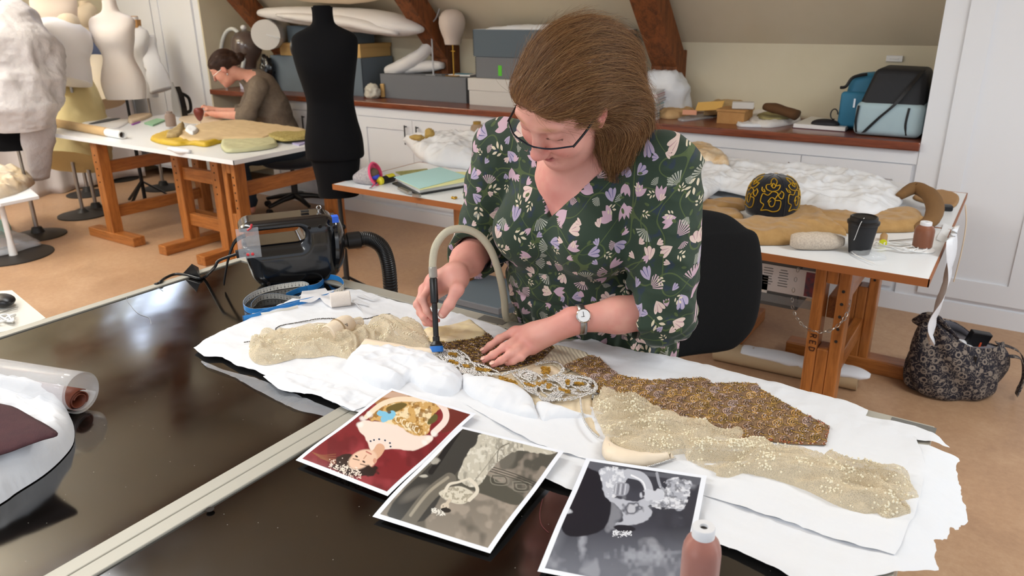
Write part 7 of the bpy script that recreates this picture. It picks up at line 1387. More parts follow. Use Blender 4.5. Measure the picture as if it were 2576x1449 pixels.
# black form in front of the far table
bpz = DP(853, 490, 4.15); bt_top = DP(815, 18, 4.25); hb = bt_top[2]-bpz[2]
BLK = [(0, .115, .10, 0), (.08, .118, .10, 0), (.20, .135, .115, 0), (.222, .138, .118, 0), (.225, .158, .13, 0), (.26, .162, .135, 0), (.34, .158, .130, 0), (.44, .138, .112, .0), (.54, .128, .10, -.005), (.62, .138, .11, -.02), (.72, .158, .125, -.035), (.80, .172, .115, -.03), (.87, .175, .09, -.01), (.905, .15, .075, .0), (.93, .10, .062, .004), (.955, .062, .055, .008), (1.0, .054, .05, .01), (1.04, .056, .052, .012)]
bf = form((bpz[0], bpz[1], bpz[2]), math.radians(40), hb/1.04, M['black_fabric'], 'black fabric dress form standing between the far table and the black work table', 'tripod', BLK, pole_m=M['dark_metal'], sx=1.02)
obj('height_knob', uvs((bpz[0]+.03, bpz[1]-.02, bpz[2]*.75), (.016, .016, .016)), M['black_plastic'], bf); obj('shoulder_cap', rot2(uvs((-.168, -.01, .83), (.02, .055, .05)), math.radians(40), bpz, (hb/1.04,)*3), M['black_plastic'], bf, smooth=True)
wf = mat('white_jersey', 'ece4de', .8, bump=.05); cf = mat('cream_wadding', 'e0cfb4', .9, bump=.35, bscale=50, bdist=.004); wt2 = mat('crumpled_tissue', 'c2bebf', .85, bump=.8, bscale=16, bdist=.015)
AZ = math.radians(50)
DF = lambda x, y, d: DP(x, y, d*1.11)
def crumpK(path, rad, *a, **k): return crump(path, [r*1.11 for r in rad], *a, **k)
p = DF(318, 248, 5.9); n_ = DF(284, 2, 5.9); f1 = form(tuple(p), AZ-.25, (n_[2]-p[2])/.93, wf, 'clean white jersey dress form in the middle of the group by the left wall', 'tripod', pole_m=M['black_plastic'], sx=1.2)
p = DF(372, 245, 6.5); f2 = form(tuple(p), AZ-.4, .78, mat('grey_white_lace', 'd9d8d8', .9, bump=.5, bscale=30), 'narrow dress form in pale lace with a cardboard neck, rightmost of the group', cap=M['kraft'], sx=.82)
q = DF(345, 30, 6.5); obj('card_neck', rot2(T(lathe([(.05, 0), (.055, .07), (.05, .07)], 6), (0, 0, .63)), AZ, tuple(p)), M['kraft'], f2)
obj('lace_sleeve', crumpK([DF(372, 90, 6.35), DF(378, 140, 6.35), DF(392, 185, 6.3), DF(408, 228, 6.3)], [.06, .06, .08, .09], .4, 20, .3, 14, 2), mat('pale_lace', 'e2e2e4', .9, bump=.5, bscale=40), f2, smooth=True, angle=180)
p = DF(262, 250, 6.9); f3 = form(tuple(p), AZ+.9, 1.0, cf, 'padded cream dress form behind the clean white one', sx=1.0)
obj('padded_arm', crumpK([DF(232, 18, 6.6), DF(212, 38, 6.55), DF(225, 52, 6.6), DF(262, 50, 6.7)], [.05, .085, .085, .04], .9, 20, .08, 12, 3), cf, f3, smooth=True, angle=180)
obj('blue_panel', rot2(blob((0, 0, 0), (.15, .06, .12), .08, 5, 2), .3, DF(228, 130, 6.5)), mat('slate_blue_cloth', '5a6584', .8), f3, smooth=True, angle=60); obj('corset_skirt', crumpK([DF(248, 155, 6.45), DF(250, 200, 6.4), DF(268, 262, 6.4)], [.11, .13, .15], .9, 26, .05, 10, 3), mat('ribbed_cream', 'd8c9b0', .85, bump=.5, bscale=30), f3, smooth=True, angle=60)
p = DF(178, 215, 5.7); n_ = DF(120, 30, 5.7); f4 = form(tuple(p), AZ+.2, .89, mat('pinkish_calico', 'ddcdbd', .85), 'calico dress form wearing a white bodice, second from the left', sx=1.05)
obj('white_bodice', crumpK([DF(118, 60, 5.55), DF(150, 100, 5.5), DF(158, 140, 5.5), DF(160, 205, 5.5)], [.1, .22, .17, .19], .75, 34, .1, 8, 5), mat('white_muslin', 'e6e4e6', .85, bump=.4, bscale=22), f4, smooth=True, angle=60); obj('padded_sleeve', crumpK([DF(150, 55, 5.55), DF(172, 62, 5.5), DF(184, 78, 5.5)], [.08, .09, .05], .9, 20, .08, 12, 6), cf, f4, smooth=True, angle=180)
p = DF(132, 60, 6.1); f5 = form((p[0], p[1], 1.08), AZ+.5, .84, wf, 'white dress form standing furthest back against the left wall', sx=1.0)
DG = lambda x, y, d: DP(x, y, d*1.17)
def crumpG(path, rad, *a, **k): return crump(path, [r*1.17 for r in rad], *a, **k)
p = DG(45, 375, 4.9); f6 = form((p[0], p[1], p[2]), AZ, 1.0, M['black_fabric'], 'dress form on a black lower body swathed in crumpled tissue, leftmost of the group', br=.2, sx=.95)
obj('tissue_cover', crumpG([DG(30, 10, 4.9), DG(35, 60, 4.8), DG(50, 130, 4.75), DG(50, 200, 4.75), DG(45, 270, 4.75), DG(55, 312, 4.8)], [.06, .16, .235, .23, .23, .2], .8, 80, .22, 4.5, 4, 20), wt2, f6, smooth=True, angle=180)
obj('tissue_tail', crumpG([DG(95, 300, 4.8), DG(100, 360, 4.85), DG(105, 450, 5.0)], [.1, .1, .05], .3, 24, .3, 8, 7), wt2, f6, smooth=True, angle=180)
ys_ = DF(185, 150, 5.9); sk = thing('yellow_petticoat', V3(*DF(180, 410, 5.75)[:2], 0), 'pale yellow pleated petticoat on a stand behind the left end of the far table', 'petticoat')
obj('skirt', crumpK([DF(190, 190, 5.9), DF(188, 260, 5.85), DF(183, 330, 5.8), DF(175, 408, 5.75)], [.1, .2, .27, .29], .8, 60, .07, 14, 2, 8), mat('pale_yellow_silk', 'dcc992', .7, bump=.5, bscale=26, bdist=.004), sk, smooth=True, angle=60)
q = DF(180, 400, 5.75); obj('stand_pole', cyl((q[0], q[1], .02), (q[0], q[1], q[2]+.2), .015), M['steel'], sk); obj('stand_base', T(lathe([(.2, 0), (.2, .012), (.05, .03), (.02, .06)], 36), (q[0], q[1], 0)), M['dark_metal'], sk)
# white sheet hanging over racks along the left wall
g = []; xs = np.linspace(0, 1, 46); zs = np.linspace(0, 1, 16); A, Bq = V3(-7.80, 2.4, 0), V3(-7.62, 4.40, 0); V = []
for i, a in enumerate(xs):
    for b in zs: q = A+(Bq-A)*a; w_ = .05*math.sin(a*34+math.sin(a*11)*2)*(1-b*.6); V.append((q[0]+w_*.9, q[1]-w_*.4, .02+.98*b+.02*math.sin(a*9)))
F = [(i*16+j, i*16+j+1, (i+1)*16+j+1, (i+1)*16+j) for i in range(45) for j in range(15)]
dr = thing('covered_rail', V3(-7.4, 3.4, 0), 'low rail covered by a white dust sheet along the left wall', 'dust sheet'); obj('dust_sheet', (np.array(V), F), mat('dust_sheet', 'cfc8c6', .9, bump=.4, bscale=18), dr, smooth=True, angle=180, solid=.004)
obj('sheet_top', (np.array([A+V3(0, 0, 1.0), Bq+V3(0, 0, 1.0), Bq+V3(-.3, .0, 1.02), A+V3(-.15, .0, 1.02)]), [(0, 1, 2, 3)]), mat('dust_sheet_top', 'd9d4d2', .9), dr, smooth=False, solid=.006)
# framed picture on the left wall
pc = X(18, 12, -7.99); pf = thing('framed_picture', V3(-7.985, pc[1], pc[2]-.3), 'picture in an orange wooden frame hanging on the beige wall, top left corner', 'picture')
pe = X(52, 42, -7.99); y1_, zb_ = pe[1], pe[2]; obj('frame', join(box(-8.0, -7.96, y1_-.04, y1_, zb_-.0, zb_+.8), box(-8.0, -7.96, y1_-.7, y1_-.04, zb_, zb_+.04), box(-8.0, -7.96, y1_-.7, y1_-.04, zb_+.76, zb_+.8), box(-8.0, -7.96, y1_-.74, y1_-.7, zb_, zb_+.8)), mat('orange_wood', 'b0623a', .5), pf); obj('picture_panel', box(-7.995, -7.98, y1_-.7, y1_-.04, zb_+.04, zb_+.76), mat('mottled_picture', '6f6d70', .5, col2='8f8c86', nscale=9), pf)
# small white pedestal table, lower left
tc = Z(35, 645, 0); pedt = thing('pedestal_table', V3(tc[0], tc[1], 0), 'small white pedestal table with a round dark base at the left edge', 'table')
zt_ = at(20, 500, tc)[2]; obj('table_base', T(lathe([(.27, 0), (.27, .008), (.25, .012), (.001, .012)], 48), (tc[0]-.03, tc[1], 0)), M['dark_metal'], pedt); obj('table_column', join(cyl((tc[0], tc[1], .01), (tc[0], tc[1], .12), .028, 20, .02), cyl((tc[0], tc[1], .1), (tc[0], tc[1], zt_-.02), .019)), M['white_plastic'], pedt)
cor = [Z(*q, zt_)[:2] for q in ((0, 512), (98, 492), (62, 462), (-80, 455), (-160, 500))]; obj('table_top', prism([tuple(q) for q in cor], zt_-.025, zt_), M['white_paint'], pedt, bevel=.004, smooth=False)
c_ = np.mean(cor, 0)
drape('folded_cloth', [(-60, 470), (0, 430), (40, 440), (75, 450), (88, 462), (60, 480), (20, 495), (-40, 505)], zt_, mat('cream_lace_cloth', 'ded2c2', .85, col2='d0b894', nscale=8, bump=.4, bscale=40), 'heap of white and cream cloth on the small pedestal table', 'cloth', .1, .08, 9, 2, .01, .5)
drape('polythene_sheet', [(-60, 600), (0, 588), (50, 590), (105, 612), (70, 625), (20, 640), (-60, 650)], .018, M['film2'], 'loose clear polythene on the floor around the pedestal base', 'plastic sheet', .05, .1, 8, 2, .015)
drape('turquoise_wrap', [(-30, 590), (0, 570), (22, 562), (30, 585), (20, 600)], .02, thin('turquoise_film', 'a5d8d4', .35), 'crumpled turquoise plastic on the floor at the left edge', 'plastic wrap', .08, .06, 10, 3, .012)
# ------------------------------------------------------------------ things on the far table
def P3_(*q, z=ZT): return Z(*q, z)
ra_, rb3 = P3_(140, 318)+V3(0, 0, .028), P3_(310, 350)+V3(0, 0, .03); pr_ = thing('paper_roll', (ra_+rb3)/2-V3(0, 0, .03), 'brown paper roll on a cardboard core along the front edge of the far table', 'paper roll'); dr_ = rb3-ra_
obj('brown_paper', along(ra_, ra_+dr_*.8, [(.02, 0), (.033, 0), (.033, 1), (.02, 1)], 28), mat('kraft_paper', 'c9a878', .7), pr_); obj('white_core', along(ra_+dr_*.79, rb3, [(.028, 0), (.03, .05), (.03, 1), (.021, 1), (.021, .3)], 28), M['white_plastic'], pr_); obj('core_hole', along(rb3-dr_*.04, rb3-dr_*.035, [(.001, 0), (.0212, 0), (.0212, 1)], 24), mat('core_brown', '4a3a2e', .8), pr_)
cone(tuple(P3_(432, 322)), at(430, 280, P3_(432, 322))[2]-ZT, .04, '9a8274', 'taupe thread cone standing on the far table near the brown paper roll', False, cap='8f8078')
ic = P3_(455, 293); iz = at(450, 206, ic)[2]-ZT; ir = thing('steam_iron', ic, 'electric iron standing on its heel on the far table', 'iron'); rv = nrm(V3(*_R[:2], 0)); fv = nrm(V3(-_F[0], -_F[1], 0)); nf = nrm(fv*.8-rv*.6); tv_ = nrm(np.cross(V3(0, 0, 1), nf))
sole = [(-.055, 0), (.055, 0), (.06, iz*.3), (.045, iz*.65), (0, iz), (-.045, iz*.65), (-.06, iz*.3)]; V = [ic+tv_*a+V3(0, 0, b)+nf*o for o in (.02, .032) for a, b in sole]; n7 = 7
obj('soleplate', (np.array(V), [tuple(range(7)), tuple(range(7, 14))[::-1]]+[(i, i+7, (i+1) % 7+7, (i+1) % 7) for i in range(7)]), mat('iron_sole', 'b5b6b8', .3, .6), ir, smooth=False); V = [ic+tv_*a*.95+V3(0, 0, b*.88)+nf*o for o in (-.04, .02) for a, b in sole]
obj('iron_body', (np.array(V), [tuple(range(7)), tuple(range(7, 14))[::-1]]+[(i, i+7, (i+1) % 7+7, (i+1) % 7) for i in range(7)]), M['black_plastic'], ir, bevel=.01, smooth=False); obj('iron_handle', tube(catmull([ic-nf*.04+V3(0, 0, iz*.1), ic-nf*.10+V3(0, 0, iz*.15), ic-nf*.10+V3(0, 0, iz*.5), ic-nf*.04+V3(0, 0, iz*.66)], 6), .014, 10), M['black_plastic'], ir)
pn = thing('pin_holder', P3_(505, 316), 'dark red heart-shaped pincushion on a thin stem, in front of the seated woman', 'pincushion'); q = P3_(505, 316); obj('cushion', T(lathe([(.001, 0), (.02, .02), (.036, .055), (.04, .08), (.034, .1), (.02, .11), (.001, .11)], 24), q+V3(0, 0, .03)), mat('oxblood', '7a3020', .4, coat=.3), pn); obj('stem', cyl(q, q+V3(0, 0, .035), .006), M['cream_cloth'], pn); obj('lilac_tip', cyl(q+V3(-.03, 0, .005), q, .006), mat('lilac', '8a84b0', .5), pn)
drape('paper_sheets', [(200, 305), (235, 290), (300, 300), (330, 300), (300, 322), (240, 320)], ZT, M['white_plastic'], 'loose white papers on the far left part of the far table', 'paper', .006, .01, 10, 2, .02)
drape('dark_ruler', [(222, 312), (262, 301), (300, 297), (296, 301), (250, 310)], ZT+.008, mat('slate_sheet', '50565c', .5), 'dark grey curved ruler lying over the white papers', 'ruler', .003, .01, 10, 2, .02)
flat('green_booklet', [(363, 312), (395, 301), (418, 304), (385, 318)], ZT, ZT+.012, mat('pale_green', '8fc09a', .5), 'pale green booklet with dark cover lying behind the taupe cone', 'booklet'); 
tag(obj('purple_pen', beam(P3_(333, 315)+V3(0, 0, .005), P3_(352, 308)+V3(0, 0, .005), .012, .008), mat('purple', 'a03cb0', .4)), 'purple pen lying on the far table', 'pen')
drape('calico_scrap', [(322, 300), (335, 293), (380, 290), (375, 297), (330, 312)], ZT, M['cream_cloth'], 'rolled cream calico scrap behind the purple pen', 'fabric', .02, .015)
drape('pattern_paper', [(450, 300), (480, 288), (555, 298), (560, 302), (535, 312), (470, 310)], ZT, M['cream_cloth'], 'cream pattern pieces under the seated woman\'s hands', 'paper', .006, .01)
drape('yellow_silk', [(378, 352), (395, 345), (420, 336), (480, 330), (560, 345), (640, 350), (625, 358), (560, 360), (520, 370), (480, 366), (440, 368), (400, 362)], ZT, mat('mustard_silk', 'c9a62a', .5, bump=.3, bscale=20), 'mustard yellow silk lining at the front of the far table', 'fabric', .03, .03, 12, 2, .012)
drape('beige_bodice', [(440, 345), (480, 325), (520, 312), (600, 306), (680, 315), (765, 328), (762, 335), (700, 340), (660, 350), (560, 352), (500, 358)], ZT+.022, mat('beige_linen', 'cdb48c', .85, bump=.3, bscale=30), 'beige garment piece spread over the mustard silk', 'garment', .02, .04, 9, 2, .012)
drape('tweed_triangle', [(418, 346), (440, 328), (462, 312), (462, 330), (455, 345)], ZT+.03, mat('beige_tweed', '9c8558', .95, col2='b5a077', nscale=140, bump=.6, bscale=150), 'triangular beige tweed piece on the mustard silk', 'fabric', .03, .02, 14, 2, .008)
drape('tissue_scrap', [(465, 330), (480, 318), (500, 328), (485, 340)], ZT+.04, M['tissue'], 'small white tissue scrap beside the tweed triangle', 'tissue paper', .02, .02)
drape('brocade_piece', [(672, 345), (700, 336), (740, 332), (775, 336), (775, 350), (720, 356), (700, 354)], ZT+.02, mat('gold_brocade', '8c7a3a', .8, col2='b8a86a', nscale=90, bump=.5, bscale=90), 'bronze and yellow brocade piece at the right end of the far table', 'fabric', .02, .02, 14, 2, .01)
drape('pale_organza', [(556, 362), (575, 352), (640, 350), (685, 352), (698, 368), (660, 378), (580, 385), (560, 378)], ZT+.002, thin('pale_green_organza', 'cfcda4', .15), 'pale green organza piece hanging near the front edge of the far table', 'fabric', .025, .02, 12, 3, .01)
flat('lilac_card', [(735, 362), (772, 352), (774, 360), (752, 367)], ZT, ZT+.008, mat('lilac_card', 'b5aed4', .5), 'lilac card at the front right corner of the far table', 'card')
tag(obj('tissue_edge', crump([P3_(425, 378)+V3(0, .0, .012), P3_(455, 384)+V3(0, 0, .012), P3_(480, 386)+V3(0, 0, .012)], [.012, .03, .012], .7, 16, .3, 20, 2), M['tissue'], smooth=True, angle=180), 'scrap of white tissue caught on the front edge of the far table', 'tissue paper')
# ------------------------------------------------------------------ office chairs
def office_chair(c, rz, seat_z, label, fab, back_h=.52, bw=.23, lean=.08, grp='black office chairs'):
    x, y = c; t = thing('office_chair', (x, y, 0), label, 'chair', grp); R2 = lambda g: rot2(g, rz, (x, y, 0))
    obj('seat', R2(T(uvs((0, 0, 0), (.255, .25, .055), 36, 16), (0, 0, seat_z))), fab, t, smooth=True, angle=180)
    V, f = torso([(0, bw*.55, .015, 0), (.02, bw*.75, .03, 0), (.1, bw*.95, .04, 0), (.25, bw, .045, 0), (.38, bw*.93, .04, 0), (back_h-.06, bw*.78, .034, 0), (back_h-.02, bw*.55, .022, 0), (back_h, bw*.2, .01, 0)], 36, 2.3); V = V.copy(); V[:, 1] += V[:, 2]*lean+V[:, 0]**2*-1.2
    obj('backrest', R2((V+np.array([0, .25, seat_z+.09]), f)), fab, t, smooth=True, angle=180)
    obj('back_bar', R2(tube(catmull([(0, .05, seat_z-.05), (0, .27, seat_z-.04), (0, .31, seat_z+.08), (0, .32, seat_z+.3)], 6), .018, 10, False, .6)), M['black_plastic'], t, smooth=True)
    obj('gas_column', R2(join(cyl((0, 0, .1), (0, 0, seat_z-.16), .028), cyl((0, 0, seat_z-.17), (0, 0, seat_z-.04), .018))), M['dark_metal'], t)
    for k in range(5):
        a = k*1.2566+.3; e = (.29*math.cos(a), .29*math.sin(a)); lg = obj('leg', R2(tube([(0, 0, .12), (e[0]*.5, e[1]*.5, .105), (e[0], e[1], .075)], [.03, .022, .016], 10)), M['black_plastic'], t, smooth=True)
        obj('caster', R2(T(lathe([(.024, -.018), (.028, -.014), (.028, .014), (.024, .018)], 16), (e[0], e[1], .029), (0, math.pi/2, a+1.57))), M['black_plastic'], lg)
    return t
cs = Z(1850, 1000, .62); office_chair((-.585, 1.99), math.radians(52), .50, 'black fabric office chair standing empty behind the woman in the floral dress', mat('black_chair_fabric', '0a0a0c', .95, bump=.4, bscale=600), .47, .235)
# ------------------------------------------------------------------ patterned bag on the floor
bc = Z(2375, 985, 0); bx, by = bc[0]+.02, bc[1]+.03; hb_ = at(2330, 812, V3(bx, by, 0))[2]
bagm2 = mat('dark_floral_canvas', '24222c', .85); _t = NT(bagm2); _c = _t.add('ShaderNodeTexCoord').outputs['Object']; v1 = _t.add('ShaderNodeTexVoronoi', i_Vector=_c, i_Scale=26.0); n1 = _t.noise(_c, 32, 2, .6, 1.5)
ring = _t.m('LESS_THAN', _t.m('ABSOLUTE', _t.m('SUBTRACT', v1.outputs['Distance'], .3)), .07); vein = _t.m('LESS_THAN', _t.m('ABSOLUTE', _t.m('SUBTRACT', n1.outputs[0], .5)), .022); dots = _t.m('LESS_THAN', _t.add('ShaderNodeTexVoronoi', i_Vector=_c, i_Scale=75.0).outputs['Distance'], .2)
_t.l.new(_t.mix(_t.m('MULTIPLY', _t.m('MAXIMUM', _t.m('MAXIMUM', ring, vein), _t.m('MULTIPLY', dots, .7)), .8), lin('1f1d27'), lin('94877a')), _t.n['Principled BSDF'].inputs['Base Color'])
tb_ = thing('tote_bag', (bx, by, 0), 'dark patterned canvas tote bag sagging open on the floor at the right', 'bag'); a = np.linspace(0, 2*math.pi, 64, endpoint=False); V = []
lv = [(0, .155, .10), (.03, .19, .125), (.12, .205, .135), (.2, .20, .13), (.27, .19, .115), (.33, .185, .10)]; rvx = nrm(V3(*_R[:2], 0)); rvy = nrm(V3(_F[0], _F[1], 0))
for i, (z, w, d) in enumerate(catmull(lv, 5)):
    top = z/.33; zz = z*hb_/.33
    hgt = 1-top**2*(.33*(np.cos(a) > -2)*(.5+.5*np.cos(a-.1))+.08*np.sin(a*3)); sag = 1+.05*np.sin(a*5+z*20)+.03*np.sin(a*9+z*33); P = V3(bx, by, 0)+np.outer(np.cos(a)*w*sag, rvx)+np.outer(np.sin(a)*d*sag, rvy); P[:, 2] = zz*hgt; V.append(P)
m_ = len(V); F = [(i*64+j, i*64+(j+1) % 64, (i+1)*64+(j+1) % 64, (i+1)*64+j) for i in range(m_-1) for j in range(64)]+[tuple(range(64))[::-1]]
obj('bag_body', (np.vstack(V), F), bagm2, tb_, smooth=True, angle=180, solid=.004); rim = V[-1]
inner = np.vstack([V[-1]*1.0, V[-6]*[1, 1, 1]]); inner[:64] = (inner[:64]-[bx, by, 0])*[.97, .97, 1]+[bx, by, -.003]; inner[64:] = (inner[64:]-[bx, by, 0])*[.9, .9, 1]+[bx, by, 0]
obj('bag_lining', (inner, [(j, j+64, (j+1) % 64+64, (j+1) % 64) for j in range(64)]+[tuple(range(64, 128))]), mat('grey_lining', '77747a', .8, bump=.3, bscale=20), tb_, smooth=True, angle=180)
fl_ = rim[20:45]; obj('folded_rim', crump([fl_[0]+V3(0, 0, .0), fl_[8]+V3(0, 0, .015), fl_[16]+V3(0, 0, .02), fl_[24]], [.012, .03, .03, .01], .5, 16, .25, 20, 2), bagm2, tb_, smooth=True, angle=180)
cbg = V3(bx, by, 0); hb2 = lambda u, v, z: cbg+rvx*u+rvy*v+V3(0, 0, z)
obj('bag_handle', ribbon(catmull([hb2(.17, -.08, hb_*.62), hb2(.215, -.10, hb_*.60), hb2(.235, -.11, hb_*.35), hb2(.225, -.11, .05), hb2(.235, -.10, .03), hb2(.275, -.06, hb_*.3), hb2(.262, -.02, hb_*.58), hb2(.18, .03, hb_*.66)], 8), .032, nrm(rvy+rvx*.3), .003), bagm2, tb_, smooth=True)
obj('zip_pull', cbox(hb2(-.0, -.125, hb_*.62), (.012, .006, .04)), M['black_plastic'], tb_)
tag(obj('black_notebook', cbox(hb2(.055, -.01, hb_*.66), (.09, .03, .16), YAW, (.2, .2, YAW)), M['black_plastic'], bevel=.004), 'black notebook standing in the open tote bag', 'notebook'); tag(obj('orange_strap', ribbon(catmull([hb2(.06, -.03, hb_*.5), hb2(.075, -.03, hb_*.8), hb2(.085, -.025, hb_*.86), hb2(.10, -.03, hb_*.55)], 6), .008, rvx, .003), mat('orange_cord', 'd2532e', .6)), 'orange strap looped over the notebook in the tote bag', 'strap'); tag(obj('tissue_wad', blob(hb2(-.02, 0, hb_*.62), (.07, .05, .04), .35, 25, 2), M['tissue'], smooth=True, angle=180), 'white tissue tucked in the open tote bag', 'tissue paper')
# ------------------------------------------------------------------ the seated woman at the far table
fS, lS = V3(-.59, -.81, 0), V3(.81, -.59, 0)
HC2 = Y(566, 172, 4.0)
HF2 = head_frame(fS+V3(-.25, .1, 0), math.radians(38), math.radians(4))
SH = Y(650, 212, 4.1); SHm = SH-lS*.17; HIP = V3(SHm[0], SHm[1], 0)-fS*.18+V3(0, 0, .55)
S2L, S2R = SHm+lS*.17+V3(0, 0, -.02), SHm-lS*.17+V3(0, 0, -.02)
E2L = Y(622, 292, 4.0); W2L = Z(545, 288, ZT+.05); E2R = S2R+fS*.12+V3(0, 0, -.24); W2R = Z(535, 281, ZT+.06)+V3(-.02, .06, 0)
Hn = Z(512, 284, ZT+.05)
def C2(x, y, z): return HC2+HF2@(np.array([x, y, z])*1.04)
def sewer_body():
    P = [(f, k, s) for f, k, s in []]
    def E2(x, y, z, r, k=.012, sub=False): return s_ell(C2(x, y, z), np.array(r)*1.04, HF2, k, sub)
    P += [E2(0, -.018, .035, (.077, .098, .088)), E2(0, .035, -.02, (.066, .062, .088), .03), E2(0, .055, .045, (.058, .04, .04), .03), E2(0, .04, -.075, (.05, .055, .042), .03), E2(0, .086, -.098, (.018, .016, .015), .03)]
    for s in (-1, 1): P += [E2(s*.036, .075, -.026, (.024, .024, .025), .02), E2(s*.031, .104, .022, (.02, .012, .012), .014, True), E2(s*.031, .087, .02, (.015, .0135, .0135), .004), E2(s*.078, -.004, -.004, (.009, .020, .031), .006)]
    P += [s_cap(C2(0, .096, .03), C2(0, .122, -.018), .009, .0115, .014), s_cap(C2(-.018, .098, -.054), C2(.018, .098, -.054), .007, None, .006), s_cap(C2(-.016, .098, -.066), C2(.016, .098, -.066), .007, None, .006)]
    P += [s_cap(C2(0, -.03, -.06), SHm+V3(0, 0, .02), .05, .055, .03), s_cap(S2L, S2R, .05, .05, .04), s_cap(SHm, HIP, .10, .12, .05)]
    for S, E, W in ((S2L, E2L, W2L), (S2R, E2R, W2R)):
        P += [s_cap(S, E, .046, .042, .03), s_cap(E, W, .042, .026, .02)]
    for W, tgt, sg in ((W2L, Hn, 1), (W2R, Hn+V3(.0, .05, .03), -1)):
        d = nrm(tgt-W); sd = nrm(np.cross(d, (0, 0, 1))); pc_ = W+d*.07; P.append(s_cap(W, pc_, .025, .026, .015, sq=None))
        for i in range(4):
            o = sd*(.024-.016*i); kn = pc_+o*1.1+d*.01+V3(0, 0, .008); m1 = kn+d*.034+V3(0, 0, .004); m2 = m1+d*.02+V3(0, 0, -.022); P += [s_cap(pc_+o*.8, kn, .011, .010, .008), s_cap(kn, m1, .0095, .009, .003), s_cap(m1, m2, .009, .008, .003), s_cap(m2, m2+V3(0, 0, -.012)+d*.004, .008, .0075, .003)]
        t0 = W+d*.03+sd*.026*sg; P += [s_cap(t0, t0+d*.04+sd*.012*sg, .012, .011, .01), s_cap(t0+d*.04+sd*.012*sg, t0+d*.07+V3(0, 0, -.015), .011, .009, .003)]
    for s in (-1, 1):
        h0 = HIP+lS*.1*s+V3(0, 0, -.04); kn = h0+fS*.42+V3(0, 0, -.01); an = kn-fS*.06+V3(0, 0, -(kn[2]-.09)); P += [s_cap(h0, kn, .085, .06, .04), s_cap(kn, an, .056, .036, .02), s_cap(an+V3(0, 0, -.04), an+fS*.16+V3(0, 0, -.055), .036, .026, .02)]
    return P
sew = thing('person', (HIP[0], HIP[1], 0), 'person in a taupe shirt with hair tied in a bun, sewing at the far table', 'person')
lo_, hi_ = np.minimum(HIP, Hn)-[.35, .35, 0], np.maximum(HIP, SH)+[.45, .35, 0]
lo_ = np.array([min(Hn[0], HIP[0])-.45, min(Hn[1], HIP[1])-.45, 0]); hi_ = np.array([max(SH[0], HIP[0])+.35, max(SH[1], HIP[1])+.35, HC2[2]+.2])
g = relax(nets(sewer_body(), lo_, hi_, .006), 1, .3); obj('body', g, M['skin'], sew, smooth=True, angle=180, attr={'tint': tint(g[0], HC2, HF2, 'dfa48e', 'cf7766', 'b0605a', '5a3a28', (), (), [(W2L, .06)])})
def shirt_prims():
    P = [s_cap(S2L, S2R, .066, .066, .04), s_ell((SHm*.6+HIP*.4), (.17, .15, .2), None, .06), s_cap(SHm+V3(0, 0, -.05)-fS*.02, HIP+V3(0, 0, .02), .135, .15, .05)]
    for S, E, W in ((S2L, E2L, W2L), (S2R, E2R, W2R)):
        d = nrm(W-E); C = E+d*.07; arm = [s_cap(S, E, .066, .062, .03), s_cap(E, C+d*.03, .062, .058, .02), s_fun((lambda C, d: lambda p: (p-C)@d)(C, d), 0, 'max'), s_cap(C-d*.03, C+d*.1, .05, .05, 0, True)]; P.append(((lambda a: lambda p: s_eval(a, p))(arm), .03, False))
        P.append((s_fun((lambda C, d: lambda p: np.maximum(np.abs((p-C)@d+.012)-.014, np.abs(np.linalg.norm((p-C)-np.outer((p-C)@d, d), axis=1)-.058)-.006))(C, d))[0], .006, False))
    nb = SHm+(C2(0, -.03, -.06)-SHm)*.45; P.append(s_cap(SHm+V3(0, 0, .03), nb, .075, .062, .02)); P.append(s_cap(SHm+V3(0, 0, .0), nb+(nb-SHm)*.6, .052, .055, .0, True))
    P.append(s_cap(nb+fS*.09, SHm+fS*.13+V3(0, 0, -.06), .03, .005, .0, True)); return P
sd_ = lambda p, v: .006*ridge(p*9+1, 2)+.004*np.sin((p@nrm(V3(.3, .2, 1)))*70+4*vnoise(p*7))*np.clip(1-np.linalg.norm(p-E2L, axis=1)/.2, 0, 1)
g = relax(nets(shirt_prims(), lo_, hi_, .0065, sd_), 1, .3); obj('shirt', g, mat('taupe_linen', '7a6c5d', .9, col2='6c5f52', nscale=50, bump=.3, bscale=150), sew, smooth=True, angle=180)
def jeans():
    P = []
    for s in (-1, 1):
        h0 = HIP+lS*.1*s+V3(0, 0, -.04); kn = h0+fS*.42+V3(0, 0, -.01); an = kn-fS*.06+V3(0, 0, -(kn[2]-.12)); P += [s_cap(h0, kn, .097, .072, .04), s_cap(kn, an, .07, .058, .02)]
    P.append(s_ell(HIP+V3(0, 0, -.03), (.17, .17, .12), None, .04)); return P
g = nets(jeans(), lo_, hi_, .009, lambda p, v: .004*ridge(p*12, 2)); obj('jeans', relax(g, 1, .3), mat('dark_denim', '27333f', .9), sew, smooth=True, angle=180)
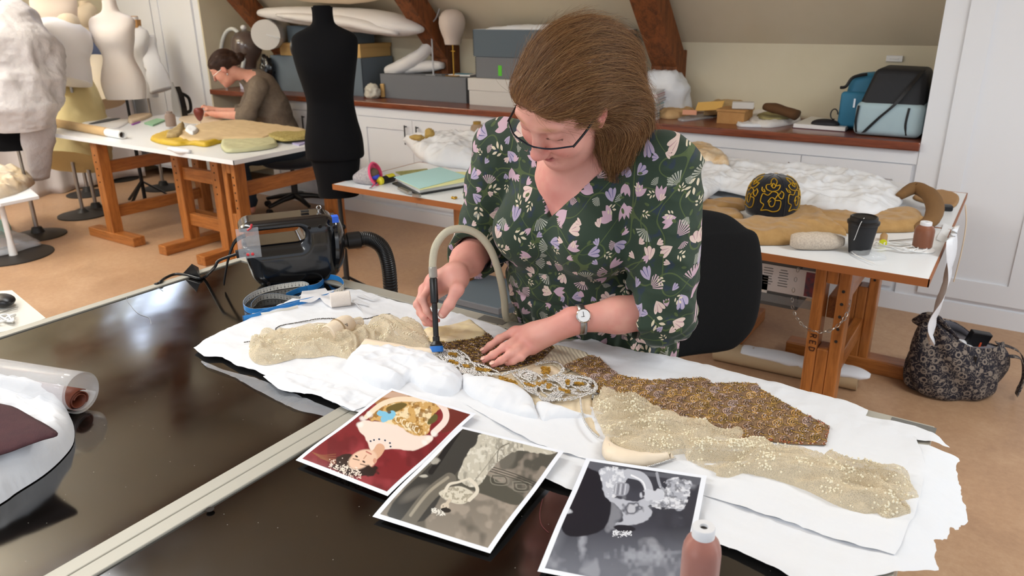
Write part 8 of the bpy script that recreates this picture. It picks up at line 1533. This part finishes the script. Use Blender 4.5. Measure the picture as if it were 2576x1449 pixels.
def hair2():
    def E2(x, y, z, r, k=.012, sub=False): return s_ell(C2(x, y, z), np.array(r)*1.04, HF2, k, sub)
    P = [E2(0, -.022, .045, (.086, .108, .090)), E2(0, .045, .075, (.066, .04, .03), .03), E2(0, -.11, .005, (.06, .03, .05), .03), s_ell(C2(0, -.145, -.01), (.036, .036, .036), None, .008)]
    return P+[E2(0, .118, -.005, (.08, .07, .083), .012, True), E2(.06, .05, -.04, (.044, .04, .045), .012, True), E2(-.06, .05, -.04, (.044, .04, .045), .012, True), E2(.088, .002, -.012, (.03, .025, .032), .008, True), E2(-.088, .002, -.012, (.03, .025, .032), .008, True)]
h2 = hair2(); g = relax(nets(h2, HC2-.24, HC2+.24, .005, lambda p, v: .002*ridge(((p-HC2)@HF2)*np.array([60, 12, 60]), 2)), 1, .3)
ho = obj('hair', g, hair_mat('dark_brown_hair', '3a241a', '27170f', '4d3324'), sew, smooth=True, angle=180)
st2 = strands('hair_strand', g[0], h2, lambda p: np.tile(HF2@nrm([0, -1, -.25]), (len(p), 1)), ho, strand_mat('brown_strands', ['35211a', '452c20', '543826']), 2500, 8, .012, .001, .0005, .2, 7); st2['kind'] = 'stuff'
obj('hair_clip', uvs(C2(.03, -.115, .015), (.018, .018, .022)), mat('yellow_clip', 'd8cc6a', .5), sew)
gl = obj('glasses', tube(catmull([C2(-.07, .095, .01), C2(-.035, .118, .012), C2(0, .123, .016), C2(.035, .118, .012), C2(.07, .095, .01)], 6), .0018, 6), mat('thin_wire', '8a8478', .3, .7), sew)
for s in (-1, 1):
    obj('temple_arm', tube([C2(s*.07, .095, .012), C2(s*.083, .0, .01)], .002, 6), M['steel'], gl); cc_ = C2(s*.037, .117, -.004); obj('lens_rim', tube([cc_+HF2@V3(.026*math.cos(t), 0, .021*math.sin(t)) for t in np.linspace(0, 6.283, 20, endpoint=False)], .0014, 6, True), M['steel'], gl)
obj('earring', uvs(C2(.083, 0, -.045), (.004, .004, .01)), M['chrome'], sew)
office_chair((HIP[0]+.03, HIP[1]+.0), math.atan2(-fS[0], fS[1])+math.pi, .42, 'dark office chair holding the seated woman at the far table', M['charcoal_fabric'], .62, .22, .06)
# ------------------------------------------------------------------ tidy helper properties
for _ob in bpy.data.objects:
    if '_o' in _ob: del _ob['_o']
